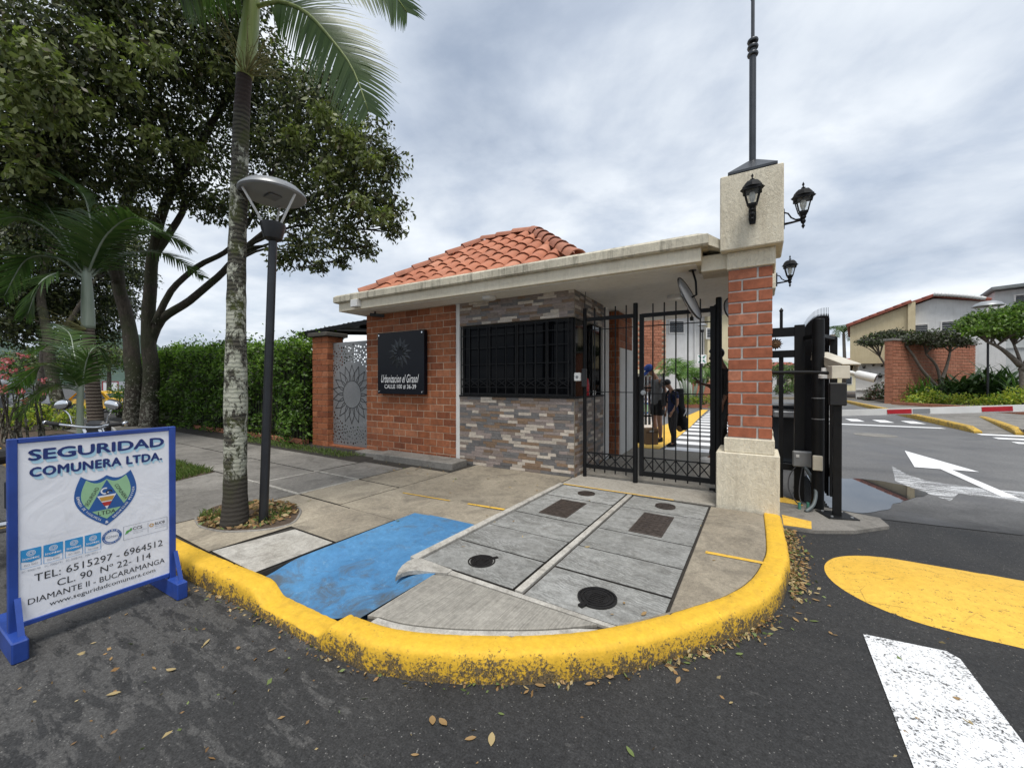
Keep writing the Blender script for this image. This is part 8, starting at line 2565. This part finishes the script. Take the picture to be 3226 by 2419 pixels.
    for s in (-1, 1):
        MB().ell(HP(.0, s * .083, -.03), (.020 * k, .010 * k, .032 * k), rot=rot).build('ear', skin, t, smooth=True)
        MB().ell(HP(.078, s * .034, -.012), (.012 * k, .015 * k, .009 * k), rot=rot).build('eye', 'eye_white', t, smooth=True)
        MB().ell(HP(.084, s * .034, .012), (.010 * k, .024 * k, .006 * k), rot=rot).build('eyebrow', 'hair_black', t, smooth=True)
    MB().ell(HP(.084, 0, -.078), (.010 * k, .026 * k, .008 * k), rot=rot).build('mouth', 'lip', t, smooth=True)
    hr = MB(); hr.ell(HP(-.022, 0, .03), (.096 * k, .092 * k, .092 * k), 18, 12, rot)
    hr.ell(HP(.02, 0, .07), (.075 * k, .082 * k, .05 * k), 16, 8, rot)
    hr.build('hair', 'hair_black', t, smooth=True)
    if 'cap' in spec:
        cp = MB(); cp.ell(HP(-.005, 0, .055), (.108 * k, .098 * k, .078 * k), 18, 10, rot)
        co = cp.build('cap', spec['cap'], t, smooth=True)
        MB().ell(HP(.13, 0, .015), (.075 * k, .075 * k, .010 * k), 16, 6, rot @ Matrix.Rotation(R(12), 3, 'Y')).build('cap_peak', spec['cap'], co, smooth=True)
    return t, limbs, k, HP
LEFT = YAW + math.pi
# boy with a guitar case
bl_ = Vector((-1.40, 7.98, SW))
t, lb, k, HP = person('boy in navy polo and dark trousers carrying a black guitar case on his back', bl_, LEFT + R(12), 1.29, 'skin_tan', dict(shirt='cloth_navy', sleeve=.62, pants='cloth_charcoal', shoe='cloth_black'), bow=1.0, arms={'L': [(.03, .225, 1.13), (.15, .21, .93)], 'R': [(-.02, .23, 1.14), (.04, .23, .92)]}, legs={'L': [(.05, .09, .50), (.06, .09, .09)], 'R': [(-.02, .09, .50), (-.10, .09, .09)]})
gc = thing('guitar_case', 'black guitar gig bag with white logo on the boy\'s back', 'guitar case', bl_, LEFT + R(12))
def outline(s=1.0):
    pts = []
    for z, w in ((.42, .06), (.44, .12), (.50, .165), (.60, .18), (.70, .165), (.78, .13), (.86, .14), (.95, .13), (1.02, .085), (1.10, .055), (1.30, .048), (1.40, .055), (1.46, .05), (1.48, .025)): pts.append((w * s, z))
    return [(w, z) for w, z in pts] + [(-w, z) for w, z in pts[::-1]]
mb = MB(); ol = outline(); n = len(ol)
kk = 1.29 / 1.75 * 1.02
layers = [(-.12, .86), (-.14, 1.0), (-.235, 1.0), (-.255, .86)]
vs = []
for x, s in layers: vs += [((x - .02 + .05 * (z - .9)) * kk * 1.1, w * s * kk, (z + .0) * kk) for w, z in ol]
fs = [tuple(range(n)), tuple(range(3 * n, 4 * n))[::-1]] + [(a * n + (i + 1) % n, a * n + i, (a + 1) * n + i, (a + 1) * n + (i + 1) % n) for a in range(3) for i in range(n)]
mb.add(vs, fs).build('case', 'cloth_black', gc, smooth=50)
for s in (-1, 1): MB().tube(smooth_path([(-.10 * kk, s * .09 * kk, 1.32 * kk), (.02, s * .10 * kk, 1.45 * kk), (.12 * kk, s * .10 * kk, 1.33 * kk), (.10 * kk, s * .12 * kk, 1.15 * kk), (-.09 * kk, s * .14 * kk, 1.05 * kk)], .04), .013, 6).build('strap', 'cloth_black', gc, smooth=True)
lg = MB(); pth = [(-.21 * kk, .186 * kk, .98 * kk), (-.25 * kk, .17 * kk, .93 * kk), (-.20 * kk, .19 * kk, .85 * kk), (-.17 * kk, .19 * kk, .80 * kk)]
lg.tube(smooth_path(pth, .02), .012, 6); lg.build('logo', 'letter_white', gc, smooth=True)
MB().ell((-.20 * kk, 0, .46 * kk), (.06 * kk, .12 * kk, .08 * kk)).build('base_pad', 'cardboard', gc, smooth=True)
# man with the blue cap
ml_ = Vector((-1.80, 8.52, SW))
t, lb, k, HP = person('man in blue cap, grey T-shirt and black shorts looking down', ml_, LEFT + R(25), 1.60, 'skin_brown', dict(shirt='cloth_grey', sleeve=.65, pants='cloth_black', short=True, cap='cloth_blue', shoe='cloth_black', sole='cloth_black'), bow=1.3, lean=.03, arms={'L': [(.0, .235, 1.15), (.03, .235, .90)], 'R': [(.10, .20, 1.16), (.26, .12, 1.12)]}, legs={'L': [(.03, .09, .50), (.0, .09, .09)], 'R': [(.0, .10, .50), (-.06, .11, .09)]})
MB().lathe([(.011, 0), (.012, .004), (.001, .005)], HP(.11, 0, .06), 10, Matrix.Rotation(R(90), 3, 'Y')).build('cap_badge', 'letter_white', t)
bag = MB().cbox(-.06, .06, -.05, .05, -.14, .14, .025).build('shoulder_bag', 'cloth_charcoal', loc=(-1.62, 8.36, 1.02), rotz=LEFT)
tag(bag, 'small dark shoulder bag hanging at the capped man\'s hip', 'bag')
MB().tube(smooth_path([(.03, 0, .13), (.02, -.02, .35), (.0, -.1, .52)], .05), .010, 6).build('strap', 'cloth_black', bag, smooth=True)
# guard half hidden by the pillar
gl_ = Vector((-.46, 6.86, SW))
t, lb, k, HP = person('person in black uniform holding a phone, half hidden behind the brick pillar', gl_, LEFT + R(-5), 1.76, 'skin_dark', dict(shirt='cloth_black', sleeve=1.5, pants='cloth_black', shoe='shoe_white', sole='shoe_white'), bow=.5, lean=.0, arms={'L': [(.05, .22, 1.12), (.10, .20, .93)], 'R': [(.06, .20, 1.14), (.26, .12, 1.20)]}, legs={'L': [(.12, .08, .52), (.22, .08, .09)], 'R': [(.0, .10, .50), (-.06, .10, .09)]})
c_, s_ = math.cos(LEFT - R(5)), math.sin(LEFT - R(5))
ph = MB().cbox(-.006, .006, -.04, .04, -.08, .08, .004).build('phone', 'plastic_black', loc=gl_ + Vector((c_ * .36 + s_ * .10, s_ * .36 - c_ * .10, 1.26)), rotz=LEFT - R(5)); ph.rotation_euler = (0, R(50), LEFT - R(5))
tag(ph, 'dark phone held up by the person behind the pillar', 'phone')
# cardboard box on the floor
bx = thing('cardboard_box', 'brown cardboard box on the floor beside the capped man', 'box', (-1.87, 8.14, SW), YAW + R(8))
MB().cbox(-.125, .125, -.12, .12, 0, .315, .003).build('carton', 'cardboard', bx)
MB().box(-.126, .126, -.1215, -.1205, .23, .26).build('print_band', 'cardboard_print', bx); MB().box(-.06, .03, -.1235, -.1215, .25, .285).build('label', 'letter_white', bx); MB().box(.1255, .1265, -.1, .1, .05, .26).build('print_band', 'cardboard_print', bx)
# swing arm and notice in the passage
sa = thing('access_turnstile', 'steel access turnstile arm with twin chrome plates behind the gate', 'turnstile', at(1380, 905, 8.0) * 1.0)
sa.location.z = SW
MB().tube([(0, 0, 0), (0, 0, 1.35)], .04, 12).build('post', 'metal_black', sa, smooth=40)
cr3 = Vector((math.cos(YAW), math.sin(YAW), 0))
for z in (.55, 1.12): MB().tube([(0, 0, z), tuple(cr3 * .26 + Vector((0, 0, z)))], .018, 8).build('arm', 'metal_black', sa)
for s in (.14, .215):
    p = cr3 * s; MB().obox((p.x, p.y, .86), (.05, .012, .98), Matrix.Rotation(YAW, 3, 'Z')).build('plate', 'chrome', sa)
nb_ = thing('notice_board', 'small white security notice leaning behind the turnstile', 'sign', at(1395, 900, 9.6), YAW); nb_.location.z = 0.0
MB().box(-.28, .28, -.01, .01, .10, 1.02).build('panel', 'banner_white', nb_)
Fn = ((0, -.011, 0), (1, 0, 0), (0, 0, 1), (0, -1, 0))
q = MB(); frame_poly(q, [(-.14, .84), (0, .88), (.14, .84), (.13, .66), (0, .56), (-.13, .66)], Fn, .002); q.build('shield', 'print_blue', nb_)
q = MB(); frame_poly(q, [(-.09, .81), (0, .83), (.09, .81), (.08, .68), (0, .61), (-.08, .68)], Fn, .004); q.build('shield_field', 'print_green', nb_)
place_text('SEGURIDAD', 'lettering', 'print_navy', nb_, Fn, -.24, .24, .92, .98, .002, bold=.03)
# meeting-point sign on the far lamp post
p = at(1516, 776, 19.2)
ms = thing('meeting_point_sign', 'small white and green meeting point sign by the areca palm', 'sign', p, YAW)
MB().cbox(-.22, .22, -.01, .01, -.21, .21, .004).build('plate', 'letter_white', ms)
Fm = ((0, -.0105, 0), (1, 0, 0), (0, 0, 1), (0, -1, 0))
q = MB()
for a in range(4):
    c, s = math.cos(a * math.pi / 2 + math.pi / 4), math.sin(a * math.pi / 2 + math.pi / 4)
    tr = lambda x, y: (x * c - y * s, x * s + y * c)
    frame_poly(q, [tr(.04, 0), tr(.13, .075), tr(.13, .03), tr(.24, .03), tr(.24, -.03), tr(.13, -.03), tr(.13, -.075)], Fm, .002)
q.build('arrows', 'conduit_green', ms)
MB().tube([(0, .03, -p.z), (0, .03, .2)], .03, 8).build('post', 'metal_pole', ms)
# small camera on the passage soffit
o = MB().cbox(-.03, .03, -.03, .03, -.10, -.03, .008); o.tube([(0, 0, -.03), (0, 0, .0)], .012, 8)
o = o.build('ceiling_camera', 'plastic_black', loc=gw(1.05, 2.9, SOF)); tag(o, 'small black camera hanging from the passage ceiling', 'camera')

# ---------------------------------------------------------------- fallen leaves
def build_fallen():
    rr = random.Random(12)
    mats = ['leaf_fallen_brown', 'leaf_fallen_tan', 'leaf_fallen_green']
    protos = []
    for m_ in mats:
        for k in range(3):
            vs, fs = [], []
            n = 6
            bend = rr.uniform(.1, .35); fold = rr.uniform(.1, .4)
            for i in range(n + 1):
                t_ = i / n; w = .19 * math.sin(math.pi * t_) ** .8
                z = bend * (t_ - .5) ** 2 + .01
                vs += [(t_ - .5, w, z + fold * w), (t_ - .5, 0, z), (t_ - .5, -w, z + fold * w * rr.uniform(.5, 1.2))]
            for i in range(n): fs += [(3 * i, 3 * i + 1, 3 * i + 4, 3 * i + 3), (3 * i + 1, 3 * i + 2, 3 * i + 5, 3 * i + 4)]
            protos.append(MB().add(vs, fs).mesh('fallen_leaf', m_, smooth=True))
    spots = []
    for i in range(len(KPATH)):
        p = KPATH[i]
        if p.x > -1.0 and rr.random() < .55:
            o = rr.random() ** 2 * .16 + .02
            q = p - knormal(i) * o
            dens = .9 if p.y > 3.0 else .38
            if rr.random() < dens: spots.append((q.x, q.y, .004))
    for _ in range(55): spots.append((rr.uniform(.20, .32), rr.uniform(3.1, 4.3), .005 + rr.random() * .015))
    for _ in range(22): spots.append((rr.uniform(-3.0, .9), rr.uniform(.45, 1.25), .004))
    for _ in range(14): spots.append((rr.uniform(.25, .8), rr.uniform(2.0, 4.4), .004))
    for _ in range(46): spots.append((rr.uniform(-5.0, -3.6) if rr.random() < .8 else rr.uniform(-3.4, -2.2), rr.uniform(3.7, 4.25), SW + .004))
    for _ in range(26): spots.append((rr.uniform(-4.6, -.2), rr.uniform(1.9, 4.2), SW + .004))
    for s in ((-2.25, .95, .004), (-1.06, 1.02, .004), (-.93, 1.18, .004), (-.86, 1.22, .004), (-.40, 1.45, .004), (-.1, 1.9, .004)): spots.append(s)
    # fine debris swept against the kerb
    rng = np.random.default_rng(77); pts = []
    for i in range(len(KPATH)):
        p = KPATH[i]
        if p.x < -3.2: continue
        dens = 16 if p.y > 3.0 else (5 if p.y > 2.0 else 1.5)
        for _ in range(rng.poisson(dens)):
            o = abs(rng.normal()) * (.055 if p.y > 3 else .03) + .004
            q = p - knormal(i) * o; pts.append((q.x, q.y, .004 + rng.random() * .008))
    for _ in range(260): pts.append((rng.uniform(-3.2, 1.2), rng.uniform(.3, 3.5) if rng.random() < .5 else rng.uniform(.3, 1.1), .003))
    P_ = np.array([p for p in pts if not (-3.3 < p[0] < .17 and p[1] > 1.24 + max(0, (p[0] + 1.5)) * .95 and p[1] < 4.4)])
    n = len(P_)
    D = rng.normal(size=(n, 3)); D[:, 2] *= .3; D /= np.linalg.norm(D, axis=1, keepdims=True)
    L = .012 + .03 * rng.random(n) ** 2
    o = link('leaf_litter', leaves_mesh('leaf_litter', P_, D, L, L * .5, mats, rng.choice(3, n, p=[.5, .3, .2]), 77)); tag(o, kind='stuff')
    lab = {'s': 'small dry fallen leaf lying on the asphalt', 'p': 'small dry fallen leaf lying on the pavement'}
    for x, y, z in spots:
        near = y < 1.7 and x < .6
        if -2.1 < x < .2 and y > 1.25 and z < .1 and y < 4.4:
            pass
        me = protos[rr.choices(range(9), [3, 3, 3, 2, 2, 2, 1, 1, 1])[0]]
        o = link('fallen_leaf', me)
        s = rr.uniform(.025, .058) if near else rr.uniform(.02, .05)
        o.location = (x, y, z); o.scale = (s, s * rr.uniform(.7, 1.3), s)
        o.rotation_euler = (rr.uniform(-.2, .2), rr.uniform(-.2, .2), rr.uniform(0, 6.28))
        if z < .1: tag(o, lab['s'], 'leaf', 'fallen leaves on the asphalt')
        else: tag(o, lab['p'], 'leaf', 'fallen leaves on the pavement')
build_fallen()
